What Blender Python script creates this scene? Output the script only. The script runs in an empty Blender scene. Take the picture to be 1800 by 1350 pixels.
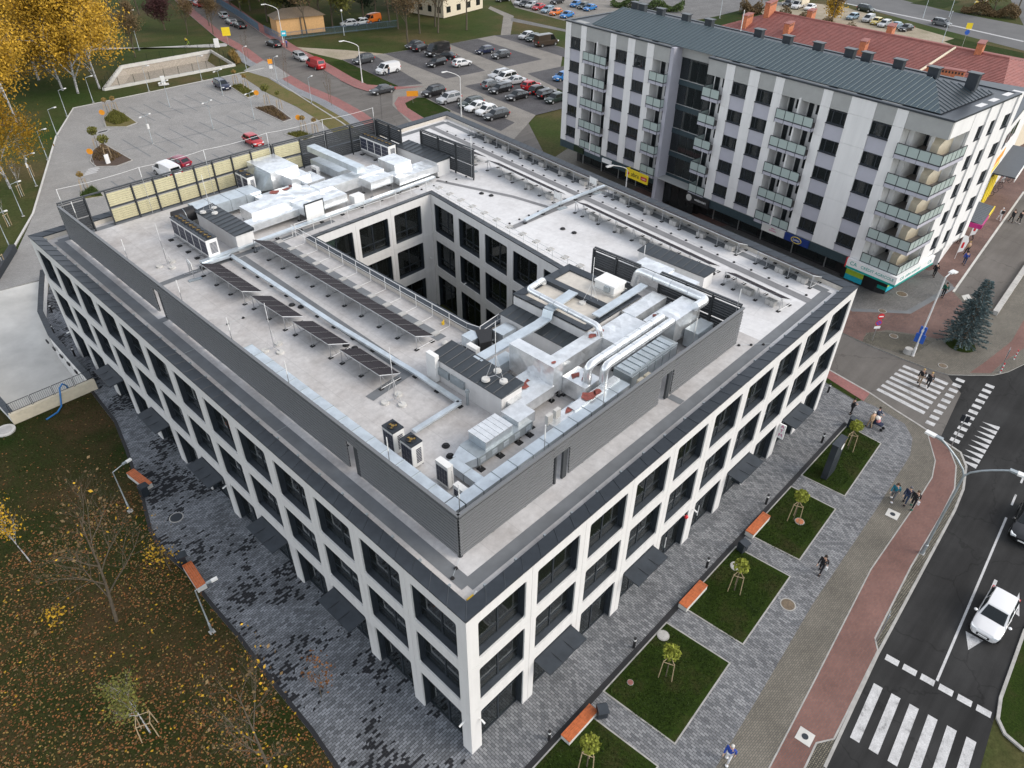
import bpy, bmesh, math, random
from mathutils import Vector, Matrix, geometry
R = math.radians
random.seed(7)
scene = bpy.context.scene
C = scene.collection

# ---------------------------------------------------------------- camera, sky, sun, exposure
cam_data = bpy.data.cameras.new('camera')
cam = bpy.data.objects.new('camera', cam_data); C.objects.link(cam)
yaw, pitch, roll = R(43.450), R(-37.696), R(0.661)
fw = Vector((math.cos(pitch)*math.cos(yaw), math.cos(pitch)*math.sin(yaw), math.sin(pitch)))
rt = Vector((math.sin(yaw), -math.cos(yaw), 0)); up = rt.cross(fw)
r2 = math.cos(roll)*rt + math.sin(roll)*up; u2 = -math.sin(roll)*rt + math.cos(roll)*up
m4 = Matrix((r2, u2, -fw)).transposed().to_4x4(); m4.translation = (-12.290, -14.250, 39.508)
cam.matrix_world = m4
cam_data.sensor_fit = 'HORIZONTAL'; cam_data.sensor_width = 36; cam_data.lens = 25.664
cam_data.clip_start = 0.5; cam_data.clip_end = 3000
scene.camera = cam

SUN_EL, SUN_AZ = R(38), R(150)          # azimuth clockwise from +Y
world = bpy.data.worlds.new('World'); scene.world = world; world.use_nodes = True
wn = world.node_tree; wn.nodes.clear()
sky = wn.nodes.new('ShaderNodeTexSky'); sky.sky_type = 'NISHITA'; sky.sun_disc = False
sky.sun_elevation = SUN_EL; sky.sun_rotation = SUN_AZ
sky.air_density = 1.0; sky.dust_density = 1.0; sky.ozone_density = 1.0; sky.altitude = 200
bg = wn.nodes.new('ShaderNodeBackground'); bg.inputs['Strength'].default_value = 0.15
wo = wn.nodes.new('ShaderNodeOutputWorld')
hs = wn.nodes.new('ShaderNodeHueSaturation'); hs.inputs['Saturation'].default_value = 0.28     # thin even cloud greys the blue
wn.links.new(sky.outputs[0], hs.inputs['Color']); wn.links.new(hs.outputs[0], bg.inputs[0]); wn.links.new(bg.outputs[0], wo.inputs[0])
sun_data = bpy.data.lights.new('sun', 'SUN'); sun_data.energy = 0.70; sun_data.angle = R(35); sun_data.color = (1.0, 0.86, 0.69)
sun = bpy.data.objects.new('sun', sun_data); C.objects.link(sun)
sd = Vector((math.sin(SUN_AZ)*math.cos(SUN_EL), math.cos(SUN_AZ)*math.cos(SUN_EL), math.sin(SUN_EL)))
sun.rotation_euler = sd.to_track_quat('Z', 'Y').to_euler(); sun.location = sd*300
vs = scene.view_settings
vs.view_transform = 'Standard'; vs.look = 'None'; vs.exposure = 1.1; vs.gamma = 1.0; vs.use_curve_mapping = False
scene.cycles.max_bounces = 6; scene.cycles.transparent_max_bounces = 12
scene.cycles.use_adaptive_sampling = True; scene.cycles.use_denoising = True

# ---------------------------------------------------------------- materials
M = {}
def newmat(name):
    m = bpy.data.materials.new(name); m.use_nodes = True
    nt = m.node_tree; b = nt.nodes['Principled BSDF']; M[name] = m
    return m, nt, b
def N(nt, t, **kw):
    n = nt.nodes.new(t)
    for k, v in kw.items():
        if k in n.inputs.keys() if hasattr(n.inputs, 'keys') else False: n.inputs[k].default_value = v
        else: setattr(n, k, v)
    return n
def col(c): return (c[0], c[1], c[2], 1) if not isinstance(c, (int, float)) else (c, c, c, 1)
def mixc(nt, fac, a, b, mode='MIX'):
    n = nt.nodes.new('ShaderNodeMix'); n.data_type = 'RGBA'; n.blend_type = mode
    for sock, v in ((0, fac), (6, a), (7, b)):
        if hasattr(v, 'is_output'): nt.links.new(v, n.inputs[sock])
        elif sock == 0: n.inputs[0].default_value = v
        else: n.inputs[sock].default_value = col(v)
    return n.outputs[2]
def ramp(nt, src, stops):
    n = nt.nodes.new('ShaderNodeValToRGB'); cr = n.color_ramp
    while len(cr.elements) < len(stops): cr.elements.new(0.5)
    for e, (p, c) in zip(cr.elements, stops): e.position = p; e.color = col(c)
    nt.links.new(src, n.inputs[0]); return n.outputs[0]
def coords(nt, kind='Object', scale=(1, 1, 1), rot=0.0):
    t = nt.nodes.new('ShaderNodeTexCoord'); mp = nt.nodes.new('ShaderNodeMapping')
    mp.inputs['Scale'].default_value = scale; mp.inputs['Rotation'].default_value = (0, 0, rot)
    nt.links.new(t.outputs[kind], mp.inputs[0]); return mp.outputs[0]
def noise(nt, vec, scale, detail=4, rough=0.6):
    n = nt.nodes.new('ShaderNodeTexNoise'); n.inputs['Scale'].default_value = scale
    n.inputs['Detail'].default_value = detail; n.inputs['Roughness'].default_value = rough
    nt.links.new(vec, n.inputs['Vector']); return n.outputs[0]
def bump(nt, b, h, strength=0.3, dist=0.02):
    n = nt.nodes.new('ShaderNodeBump'); n.inputs['Strength'].default_value = strength; n.inputs['Distance'].default_value = dist
    nt.links.new(h, n.inputs['Height']); nt.links.new(n.outputs[0], b.inputs['Normal'])
def simple(name, c, rough=0.6, metal=0.0, var=0.12, scale=3.0, spec=0.5, kind='Object', stretch=(1, 1, 1)):
    """plain surface with slight tonal wear"""
    m, nt, b = newmat(name)
    v = coords(nt, kind, stretch); f = noise(nt, v, scale, 5)
    c = col(c)[:3]; lo = [x*(1-var) for x in c]; hi = [min(1, x*(1+var)) for x in c]
    o = ramp(nt, f, [(0.3, lo), (0.7, hi)])
    nt.links.new(o, b.inputs['Base Color']); b.inputs['Roughness'].default_value = rough
    b.inputs['Metallic'].default_value = metal; b.inputs['Specular IOR Level'].default_value = spec
    return m
def paving(name, c1, c2, mortar, bw, bh, rot=0.0, msize=0.008, patch=None, patch_scale=0.15, rough=0.75, dark=None, offset=0.5, blotch=0.25):
    """small pavers: brick layout with a random tone per paver and worn blotches"""
    m, nt, b = newmat(name)
    v = coords(nt, 'Object', (1, 1, 1), rot)
    def brick(a, c, mo):
        n = nt.nodes.new('ShaderNodeTexBrick'); n.inputs['Scale'].default_value = 1.0
        n.inputs['Color1'].default_value = col(a); n.inputs['Color2'].default_value = col(c); n.inputs['Mortar'].default_value = col(mo)
        n.inputs['Brick Width'].default_value = bw; n.inputs['Row Height'].default_value = bh; n.inputs['Mortar Size'].default_value = msize
        n.offset = offset; nt.links.new(v, n.inputs['Vector']); return n
    n1 = brick(c1, c2, mortar); o = n1.outputs[0]
    if dark is not None:
        n2 = brick(0, 1, 0.5)
        f = noise(nt, v, patch_scale, 3, 0.55)
        mt = nt.nodes.new('ShaderNodeMath'); mt.operation = 'SUBTRACT'; nt.links.new(f, mt.inputs[0])
        mm = nt.nodes.new('ShaderNodeMath'); mm.operation = 'MULTIPLY_ADD'; mm.inputs[1].default_value = 0.30; mm.inputs[2].default_value = patch
        nt.links.new(n2.outputs[0], mm.inputs[0]); nt.links.new(mm.outputs[0], mt.inputs[1])
        gt = nt.nodes.new('ShaderNodeMath'); gt.operation = 'GREATER_THAN'; gt.inputs[1].default_value = 0.0
        nt.links.new(mt.outputs[0], gt.inputs[0]); o = mixc(nt, gt.outputs[0], o, dark)
    f2 = noise(nt, v, 0.35, 6, 0.65); sh = ramp(nt, f2, [(0.3, 1-blotch), (0.7, 1.0+blotch*0.4)])
    o = mixc(nt, 1.0, o, sh, 'MULTIPLY')
    nt.links.new(o, b.inputs['Base Color']); b.inputs['Roughness'].default_value = rough; b.inputs['Specular IOR Level'].default_value = 0.15
    bump(nt, b, n1.outputs[1], -0.25, 0.01)
    return m
def ground_mat(name, stops, scale=0.12, fine=6.0, rough=0.95, bumpd=0.05, finevar=0.35, streak=None, seams=None, cracks=None):
    """grass or soil: large patches times fine tufts"""
    m, nt, b = newmat(name)
    v = coords(nt); f = noise(nt, v, scale, 8, 0.62)
    o = ramp(nt, f, stops)
    g = noise(nt, v, fine, 5, 0.75); sh = ramp(nt, g, [(0.28, 1-finevar), (0.72, 1+finevar)])
    o = mixc(nt, 1.0, o, sh, 'MULTIPLY')
    if streak:      # wear drawn out along one direction: (angle, long scale, cross scale, amount)
        w = noise(nt, coords(nt, 'Object', (streak[1], streak[2], 1), streak[0]), 1.0, 5, 0.6); o = mixc(nt, 1.0, o, ramp(nt, w, [(0.32, 1-streak[3]), (0.7, 1+streak[3])]), 'MULTIPLY')
    if seams:       # welded sheet joints: (angle, width, length, tone)
        n3 = nt.nodes.new('ShaderNodeTexBrick'); n3.inputs['Scale'].default_value = 1.0; n3.inputs['Color1'].default_value = (1, 1, 1, 1); n3.inputs['Color2'].default_value = (0.95, 0.95, 0.95, 1); n3.inputs['Mortar'].default_value = col(seams[3])
        n3.inputs['Brick Width'].default_value = seams[2]; n3.inputs['Row Height'].default_value = seams[1]; n3.inputs['Mortar Size'].default_value = 0.025; nt.links.new(coords(nt, 'Object', (1, 1, 1), seams[0]), n3.inputs['Vector']); o = mixc(nt, 1.0, o, n3.outputs[0], 'MULTIPLY')
    if cracks:
        vo = nt.nodes.new('ShaderNodeTexVoronoi'); vo.feature = 'DISTANCE_TO_EDGE'; vo.inputs['Scale'].default_value = cracks[0]; wv = nt.nodes.new('ShaderNodeVectorMath'); wv.operation = 'ADD'
        nz = nt.nodes.new('ShaderNodeTexNoise'); nz.inputs['Scale'].default_value = 1.5; nt.links.new(v, nz.inputs['Vector']); nt.links.new(v, wv.inputs[0]); nt.links.new(nz.outputs['Color'], wv.inputs[1]); nt.links.new(wv.outputs[0], vo.inputs['Vector'])
        o = mixc(nt, 1.0, o, ramp(nt, vo.outputs['Distance'], [(0.0, cracks[1]), (0.012, 1.0)]), 'MULTIPLY')
    nt.links.new(o, b.inputs['Base Color']); b.inputs['Roughness'].default_value = rough; b.inputs['Specular IOR Level'].default_value = 0.08
    bump(nt, b, g, 0.6, bumpd)
    return m
def glassmat(name, tint, reflect=0.5, through=0.5, rough=0.02):
    """window glass: mirror reflection by angle over a tinted see-through pane"""
    m = bpy.data.materials.new(name); m.use_nodes = True; nt = m.node_tree; nt.nodes.clear(); M[name] = m
    out = nt.nodes.new('ShaderNodeOutputMaterial'); gl = nt.nodes.new('ShaderNodeBsdfGlossy'); gl.inputs['Roughness'].default_value = rough
    gl.inputs['Color'].default_value = (0.9, 0.95, 1, 1)
    tr = nt.nodes.new('ShaderNodeBsdfTransparent'); tr.inputs['Color'].default_value = col(tint)
    df = nt.nodes.new('ShaderNodeBsdfDiffuse'); df.inputs['Color'].default_value = col([x*0.12 for x in tint])
    mx = nt.nodes.new('ShaderNodeMixShader'); mx.inputs[0].default_value = through
    nt.links.new(df.outputs[0], mx.inputs[1]); nt.links.new(tr.outputs[0], mx.inputs[2])
    fr = nt.nodes.new('ShaderNodeFresnel'); fr.inputs['IOR'].default_value = 1.3 + reflect
    m2 = nt.nodes.new('ShaderNodeMixShader'); nt.links.new(fr.outputs[0], m2.inputs[0])
    nt.links.new(mx.outputs[0], m2.inputs[1]); nt.links.new(gl.outputs[0], m2.inputs[2]); nt.links.new(m2.outputs[0], out.inputs[0])
    return m

simple('panel_white', (0.665, 0.655, 0.64), 0.5, var=0.06, scale=1.0, stretch=(2.2, 2.2, 0.25))
simple('apt_white', (0.70, 0.695, 0.685), 0.75, var=0.06, scale=1.0, stretch=(1.6, 1.6, 0.2))
simple('apt_lavender', (0.40, 0.40, 0.45), 0.85, var=0.06, scale=0.6)
simple('apt_grey', (0.34, 0.345, 0.335), 0.85, var=0.07, scale=0.9)
simple('dark_metal', (0.030, 0.037, 0.046), 0.42, 0.2, var=0.18, scale=2.0)
simple('coping_metal', (0.040, 0.048, 0.058), 0.42, 0.3, var=0.22, scale=1.2)
simple('frame_metal', (0.020, 0.026, 0.034), 0.45, 0.1)
simple('louver_metal', (0.17, 0.175, 0.18), 0.45, 0.25, var=0.02)
simple('louver_dark', (0.05, 0.055, 0.06), 0.5, 0.3)
simple('louver_yellow', (0.50, 0.46, 0.29), 0.7, var=0.08)
simple('seam_roof', (0.055, 0.064, 0.072), 0.40, 0.45, var=0.12)
simple('seam_green', (0.045, 0.072, 0.085), 0.38, 0.35, var=0.12)
simple('galv', (0.60, 0.66, 0.70), 0.33, 0.6, var=0.14, scale=1.6)
simple('galv_dull', (0.36, 0.40, 0.42), 0.45, 0.5, var=0.15, scale=2.5)
simple('foil', (0.78, 0.80, 0.81), 0.24, 0.65, var=0.14, scale=2.2)
simple('foil_tear', (0.25, 0.07, 0.055), 0.8, var=0.4, scale=6)
simple('steel', (0.55, 0.56, 0.57), 0.35, 0.8, var=0.1)
simple('steel_white', (0.72, 0.72, 0.71), 0.4, 0.1, var=0.05)
simple('plastic_white', (0.74, 0.74, 0.72), 0.45, var=0.05)
simple('black', (0.012, 0.012, 0.014), 0.6)
simple('rubber', (0.018, 0.018, 0.019), 0.85)
simple('grille_dark', (0.03, 0.035, 0.06), 0.4)
simple('concrete', (0.42, 0.41, 0.39), 0.85, var=0.15, scale=1.5)
simple('concrete_light', (0.55, 0.54, 0.51), 0.85, var=0.12, scale=0.8)
simple('ramp_concrete', (0.52, 0.51, 0.48), 0.85, var=0.16, scale=0.35)
simple('wall_white', (0.72, 0.71, 0.69), 0.8, var=0.08, scale=0.9)
simple('kerb', (0.36, 0.35, 0.33), 0.85, var=0.2, scale=2)
simple('wood_orange', (0.46, 0.12, 0.035), 0.5, var=0.3, scale=5)
simple('wood_post', (0.38, 0.29, 0.18), 0.8, var=0.2)
simple('brick_chimney', (0.42, 0.15, 0.07), 0.8, var=0.25, scale=4)
simple('roof_tile', (0.27, 0.10, 0.085), 0.7, var=0.18, scale=1.2)
simple('cream', (0.62, 0.55, 0.42), 0.85, var=0.08)
simple('shed_orange', (0.60, 0.36, 0.16), 0.85, var=0.1)
simple('balcony_floor', (0.19, 0.175, 0.165), 0.8)
simple('solar_cell', (0.030, 0.026, 0.030), 0.6, 0.0, var=0.25, scale=2, spec=0.1)
simple('skin', (0.52, 0.32, 0.23), 0.6)
simple('trunk_brown', (0.15, 0.115, 0.080), 0.9, var=0.3, scale=6)
simple('bark_grey', (0.105, 0.085, 0.06), 0.9, var=0.3, scale=5)
simple('mulch', (0.075, 0.050, 0.036), 0.95, var=0.5, scale=9)
simple('gravel', (0.33, 0.29, 0.24), 0.95, var=0.3, scale=5)
simple('signal_yellow', (0.80, 0.50, 0.02), 0.5)
simple('sign_yellow', (0.80, 0.60, 0.02), 0.5, var=0.05)
simple('sign_orange', (0.85, 0.33, 0.02), 0.5, var=0.05)
simple('sign_blue', (0.02, 0.10, 0.45), 0.45, var=0.05)
simple('sign_navy', (0.008, 0.03, 0.16), 0.45, var=0.05)
simple('sign_red', (0.55, 0.02, 0.03), 0.45, var=0.05)
simple('sign_magenta', (0.42, 0.02, 0.17), 0.45, var=0.05)
simple('sign_teal', (0.0, 0.30, 0.26), 0.45, var=0.05)
simple('sign_cyan', (0.02, 0.42, 0.55), 0.45, var=0.1)
simple('sign_lime', (0.42, 0.60, 0.05), 0.45, var=0.1)
simple('sign_white', (0.78, 0.78, 0.77), 0.5, var=0.03)
simple('pipe_blue', (0.02, 0.16, 0.42), 0.4)
simple('carpet_green', (0.10, 0.34, 0.02), 0.9, var=0.2)
simple('carpet_grey', (0.17, 0.17, 0.16), 0.9)
simple('wood_floor', (0.36, 0.25, 0.10), 0.6)
simple('wall_lime', (0.42, 0.52, 0.10), 0.8)
simple('wall_inner', (0.35, 0.35, 0.34), 0.9)
simple('curtain', (0.45, 0.45, 0.42), 0.9)
simple('headlight', (0.75, 0.78, 0.8), 0.1, spec=0.9)
simple('taillight', (0.45, 0.02, 0.02), 0.2)
simple('orange_light', (0.8, 0.3, 0.03), 0.3)
glassmat('glass', (0.72, 0.80, 0.76), 0.25, 0.88)
glassmat('glass_dark', (0.32, 0.37, 0.38), 0.2, 0.6)
glassmat('glass_car', (0.10, 0.13, 0.13), 0.25, 0.35)
m, nt, b = newmat('glass_frost'); b.inputs['Base Color'].default_value = (0.42, 0.50, 0.475, 1); b.inputs['Roughness'].default_value = 0.25
b.inputs['Transmission Weight'].default_value = 0.15
# lamp lens shares white paint
# ground surfaces
paving('plaza_dark', (0.27, 0.285, 0.31), (0.12, 0.128, 0.14), 0.05, 0.30, 0.15, 0.0, 0.012, patch=0.46, patch_scale=0.22, dark=(0.022, 0.023, 0.027), blotch=0.3)
paving('plaza_front', (0.285, 0.29, 0.30), (0.135, 0.14, 0.15), 0.065, 0.30, 0.15, R(90), 0.012, blotch=0.22)
paving('cobble_brown', (0.21, 0.19, 0.155), (0.165, 0.15, 0.122), 0.085, 0.22, 0.11, R(3), 0.012, blotch=0.25)
paving('cobble_verge', (0.25, 0.225, 0.17), (0.15, 0.135, 0.10), 0.05, 0.13, 0.12, R(3), 0.02, blotch=0.35)
paving('bike_red', (0.235, 0.118, 0.095), (0.195, 0.10, 0.082), 0.12, 0.22, 0.11, R(3), 0.009, blotch=0.25)
paving('bike_red2', (0.36, 0.15, 0.135), (0.29, 0.115, 0.105), 0.15, 0.22, 0.11, R(-80), 0.009, blotch=0.2)
paving('promenade_red', (0.215, 0.125, 0.105), (0.17, 0.105, 0.09), 0.10, 0.24, 0.12, R(0), 0.010, blotch=0.35)
paving('pave_grey', (0.21, 0.205, 0.20), (0.16, 0.157, 0.152), 0.10, 0.25, 0.12, R(8), 0.01, blotch=0.25)
paving('pave_bluegrey', (0.30, 0.31, 0.33), (0.24, 0.25, 0.265), 0.15, 0.25, 0.12, R(20), 0.01, blotch=0.2)
paving('parking_light', (0.36, 0.35, 0.335), (0.30, 0.293, 0.28), 0.17, 0.24, 0.12, R(28), 0.012, blotch=0.16)
paving('parking_tan', (0.295, 0.27, 0.235), (0.245, 0.225, 0.20), 0.16, 0.24, 0.12, R(10), 0.012, blotch=0.2)
paving('parking_dark', (0.125, 0.120, 0.125), (0.095, 0.092, 0.097), 0.06, 0.24, 0.12, R(10), 0.012, blotch=0.25)
ground_mat('asphalt', [(0.25, 0.027), (0.5, 0.034), (0.78, 0.048)], 0.22, 30, 0.85, 0.004, 0.25, streak=(R(-3), 0.06, 1.1, 0.22), cracks=(0.16, 0.72))
ground_mat('asphalt_old', [(0.25, (0.115, 0.105, 0.096)), (0.5, (0.145, 0.135, 0.125)), (0.8, (0.18, 0.168, 0.155))], 0.14, 25, 0.85, 0.004, 0.2, streak=(R(-78), 0.08, 0.9, 0.12), cracks=(0.14, 0.75))
ground_mat('asphalt_far', [(0.25, 0.12), (0.5, 0.15), (0.8, 0.19)], 0.08, 12, 0.85, 0.004, 0.2)
ground_mat('lawn', [(0.30, (0.015, 0.027, 0.005)), (0.5, (0.022, 0.038, 0.006)), (0.68, (0.038, 0.038, 0.014))], 0.45, 9, 0.95, 0.05, 0.5)
ground_mat('ground_grass', [(0.34, (0.032, 0.056, 0.012)), (0.5, (0.052, 0.062, 0.020)), (0.66, (0.095, 0.075, 0.036))], 0.055, 4, 0.95, 0.05, 0.4)
ground_mat('lawn_leafy', [(0.34, (0.018, 0.032, 0.006)), (0.5, (0.038, 0.036, 0.013)), (0.62, (0.062, 0.043, 0.020))], 0.16, 7, 0.95, 0.06, 0.55)
ground_mat('dry_grass', [(0.3, (0.10, 0.10, 0.035)), (0.5, (0.15, 0.125, 0.055)), (0.7, (0.09, 0.105, 0.03))], 0.3, 6, 0.95, 0.05, 0.4)
ground_mat('sandy', [(0.3, (0.30, 0.25, 0.18)), (0.5, (0.36, 0.31, 0.24)), (0.7, (0.22, 0.20, 0.13))], 0.10, 3, 0.95, 0.04, 0.25)
ground_mat('paint_white', [(0.30, 0.22), (0.42, 0.46), (0.7, 0.60)], 1.6, 14, 0.75, 0.003, 0.28)
ground_mat('paint_far', [(0.3, 0.42), (0.7, 0.5)], 1.2, 9, 0.7, 0.003, 0.2)
ground_mat('membrane', [(0.28, (0.53, 0.52, 0.515)), (0.5, (0.64, 0.635, 0.635)), (0.75, (0.70, 0.70, 0.70))], 0.22, 2.2, 0.6, 0.003, 0.10, seams=(R(83), 1.9, 18.0, 0.88))
ground_mat('membrane_dirty', [(0.30, (0.40, 0.375, 0.36)), (0.5, (0.51, 0.495, 0.485)), (0.7, (0.58, 0.57, 0.565))], 0.30, 2.5, 0.7, 0.003, 0.15, streak=(R(20), 0.2, 0.5, 0.07), seams=(R(90), 1.9, 16.0, 0.87))
simple('walkway', (0.155, 0.165, 0.175), 0.75, var=0.14, scale=1.0)
simple('walkway_light', (0.20, 0.20, 0.205), 0.75, var=0.12, scale=1.0)
simple('upstand', (0.56, 0.52, 0.46), 0.8, var=0.1)

def leafmat(name, c, var=0.4, hue=0.0):
    m, nt, b = newmat(name)
    oi = nt.nodes.new('ShaderNodeNewGeometry')
    o = ramp(nt, oi.outputs['Random Per Island'], [(0.0, [x*(1-var) for x in c]), (0.6, c), (1.0, [min(1, x*(1+var)) for x in c])])
    nt.links.new(o, b.inputs['Base Color']); b.inputs['Roughness'].default_value = 0.7; b.inputs['Specular IOR Level'].default_value = 0.2
    return m
leafmat('leaf_gold', (0.42, 0.25, 0.025)); leafmat('leaf_yellow', (0.42, 0.25, 0.02)); leafmat('leaf_olive', (0.13, 0.13, 0.03))
leafmat('leaf_green', (0.055, 0.085, 0.02)); leafmat('leaf_spruce', (0.125, 0.175, 0.18), 0.5); leafmat('leaf_pine', (0.018, 0.030, 0.014))
leafmat('leaf_brown', (0.20, 0.085, 0.028), 0.55); leafmat('leaf_dull', (0.14, 0.095, 0.045)); leafmat('leaf_purple', (0.06, 0.024, 0.024))
leafmat('leaf_lime', (0.20, 0.22, 0.03)); leafmat('grass_blade', (0.024, 0.043, 0.007), 0.7); leafmat('leaf_straw', (0.24, 0.16, 0.05))
m, nt, b = newmat('birch_bark'); v = coords(nt, 'Object', (1, 1, 3)); o = ramp(nt, noise(nt, v, 2.2, 4), [(0.40, 0.05), (0.47, 0.42), (0.8, 0.55)])
nt.links.new(o, b.inputs['Base Color']); b.inputs['Roughness'].default_value = 0.8

# ---------------------------------------------------------------- helpers
class MB:
    """collects faces with materials; build() links them as ONE mesh object"""
    def __init__(s): s.v = []; s.f = []; s.m = []; s.mats = []
    def mi(s, mat):
        if mat not in s.mats: s.mats.append(mat)
        return s.mats.index(mat)
    def face(s, pts, mat):
        k = len(s.v); s.v += [tuple(p) for p in pts]; s.f.append(tuple(range(k, k+len(pts)))); s.m.append(s.mi(mat))
    def idx(s, verts, faces, mat):
        k = len(s.v); s.v += [tuple(p) for p in verts]; i = s.mi(mat)
        for f in faces: s.f.append(tuple(a+k for a in f)); s.m.append(i)
    def box(s, x0, x1, y0, y1, z0, z1, mat, T=None, skip=''):
        P = [Vector((x, y, z)) for z in (z0, z1) for y in (y0, y1) for x in (x0, x1)]
        if T is not None: P = [T @ p for p in P]
        F = {'b': (0, 2, 3, 1), 't': (4, 5, 7, 6), 's': (0, 1, 5, 4), 'n': (2, 6, 7, 3), 'w': (0, 4, 6, 2), 'e': (1, 3, 7, 5)}
        s.idx(P, [f for k, f in F.items() if k not in skip], mat); return s
    def prism(s, poly, z0, z1, mat, top=None, bottom=False):
        """poly: xy list (counter clockwise); z1 may be a list of heights"""
        n = len(poly); zt = z1 if isinstance(z1, (list, tuple)) else [z1]*n
        lo = [(p[0], p[1], z0) for p in poly]; hi = [(p[0], p[1], z) for p, z in zip(poly, zt)]
        for i in range(n):
            j = (i+1) % n; s.face([lo[i], lo[j], hi[j], hi[i]], mat)
        s.face(hi, top or mat)
        if bottom: s.face(lo[::-1], mat)
        return s
    def tube(s, pts, r, mat, n=8, caps=True):
        pts = [Vector(p) for p in pts]; rr = r if isinstance(r, (list, tuple)) else [r]*len(pts)
        rings = []; prev = None
        for i, p in enumerate(pts):
            a = pts[max(0, i-1)]; b = pts[min(len(pts)-1, i+1)]; t = (b-a)
            if t.length < 1e-9: t = Vector((0, 0, 1))
            t.normalize()
            ref = prev if prev is not None else (Vector((0, 0, 1)) if abs(t.z) < 0.9 else Vector((1, 0, 0)))
            x = ref - t*ref.dot(t)
            if x.length < 1e-6: x = t.orthogonal()
            x.normalize(); y = t.cross(x); prev = x
            rings.append([p + (x*math.cos(2*math.pi*k/n) + y*math.sin(2*math.pi*k/n))*rr[i] for k in range(n)])
        V = [q for ring in rings for q in ring]; F = []
        for i in range(len(rings)-1):
            for k in range(n):
                k2 = (k+1) % n; F.append((i*n+k, i*n+k2, (i+1)*n+k2, (i+1)*n+k))
        if caps: F.append(tuple(range(n))[::-1]); F.append(tuple((len(rings)-1)*n+k for k in range(n)))
        s.idx(V, F, mat); return s
    def cyl(s, x, y, z0, z1, r0, mat, r1=None, n=16, top=None):
        r1 = r0 if r1 is None else r1
        a = [(x+r0*math.cos(2*math.pi*k/n), y+r0*math.sin(2*math.pi*k/n), z0) for k in range(n)]
        b = [(x+r1*math.cos(2*math.pi*k/n), y+r1*math.sin(2*math.pi*k/n), z1) for k in range(n)]
        s.idx(a+b, [(k, (k+1) % n, n+(k+1) % n, n+k) for k in range(n)] + [tuple(range(n))[::-1]], mat)
        s.face(b, top or mat); return s
    def ball(s, c, r, mat, nu=10, nv=7, sz=1.0):
        V = []; F = []
        for j in range(nv+1):
            a = math.pi*j/nv
            for k in range(nu):
                t = 2*math.pi*k/nu; V.append((c[0]+r*math.sin(a)*math.cos(t), c[1]+r*math.sin(a)*math.sin(t), c[2]+r*sz*math.cos(a)))
        for j in range(nv):
            for k in range(nu): F.append((j*nu+k, (j+1)*nu+k, (j+1)*nu+(k+1) % nu, j*nu+(k+1) % nu))
        s.idx(V, F, mat); return s
    def mesh(s, name, smooth=None):
        me = bpy.data.meshes.new(name); me.from_pydata(s.v, [], s.f)
        for mt in s.mats: me.materials.append(M[mt])
        me.polygons.foreach_set('material_index', s.m)
        if smooth is not None:
            bm = bmesh.new(); bm.from_mesh(me); bmesh.ops.remove_doubles(bm, verts=bm.verts, dist=1e-4); bm.to_mesh(me); bm.free()
            me.polygons.foreach_set('use_smooth', [True]*len(me.polygons)); me.set_sharp_from_angle(angle=R(smooth))
        me.update(); return me
    def build(s, name, parent=None, loc=(0, 0, 0), rz=0.0, smooth=None):
        return put(name, s.mesh(name, smooth), parent, loc, rz)
def put(name, me, parent=None, loc=(0, 0, 0), rz=0.0):
    o = bpy.data.objects.new(name, me); C.objects.link(o); o.location = loc; o.rotation_euler = (0, 0, rz)
    if parent is not None: o.parent = parent
    return o
LABELS = {}
def tag(o, label, cat, group=None):
    o['label'] = label; o['category'] = cat
    if group: o['group'] = group
    return o
def thing(name, label, cat, loc=(0, 0, 0), rz=0.0, group=None):
    o = bpy.data.objects.new(name, None); C.objects.link(o); o.location = loc; o.rotation_euler = (0, 0, rz); o.empty_display_size = 0.3
    return tag(o, label, cat, group)
def struct(o): o['kind'] = 'structure'; return o
def stuff(o): o['kind'] = 'stuff'; return o
def children(o): return [c for c in bpy.data.objects if c.parent == o]
KIDS = {}
def kids(o):
    if o.name not in KIDS: KIDS[o.name] = list(o.children)
    return KIDS[o.name]
def dup(root, loc, rz, label=None, cat=None, group=None, parent=None):
    """a copy of a thing (or part) with copies of its parts and sub-parts"""
    c = root.copy(); C.objects.link(c); c.location = loc; c.rotation_euler = (0, 0, rz)
    if parent is not None: c.parent = parent
    if label: c['label'] = label
    if cat: c['category'] = cat
    if group: c['group'] = group
    for ch in kids(root): dup_part(ch, c)
    return c
def dup_part(o, parent):
    c = o.copy(); C.objects.link(c); c.parent = parent
    for ch in kids(o): dup_part(ch, c)
    return c
def text(name, body, size, mat, M4, parent=None, align='CENTER', extrude=0.01, sx=1.0):
    cu = bpy.data.curves.new(name, 'FONT'); cu.body = body; cu.size = size; cu.align_x = align; cu.align_y = 'CENTER'; cu.extrude = extrude
    tmp = bpy.data.objects.new('lettering_source', cu); C.objects.link(tmp); TEXTS.append((tmp, name, mat, M4 @ Matrix.Diagonal((sx, 1, 1, 1)), parent))
TEXTS = []
def finish_text():
    """letters become plain meshes of their own"""
    dg = bpy.context.evaluated_depsgraph_get()
    for tmp, name, mat, M4, parent in TEXTS:
        me = bpy.data.meshes.new_from_object(tmp.evaluated_get(dg)); me.name = name; me.materials.clear(); me.materials.append(M[mat])
        o = put(name, me, parent); o.matrix_local = M4
        cu = tmp.data; bpy.data.objects.remove(tmp); bpy.data.curves.remove(cu)
def frame(o, xdir, ydir):
    """matrix with given origin and in-plane axes"""
    x = Vector(xdir).normalized(); y = Vector(ydir).normalized(); z = x.cross(y)
    m = Matrix((x, y, z)).transposed().to_4x4(); m.translation = o; return m
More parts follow.
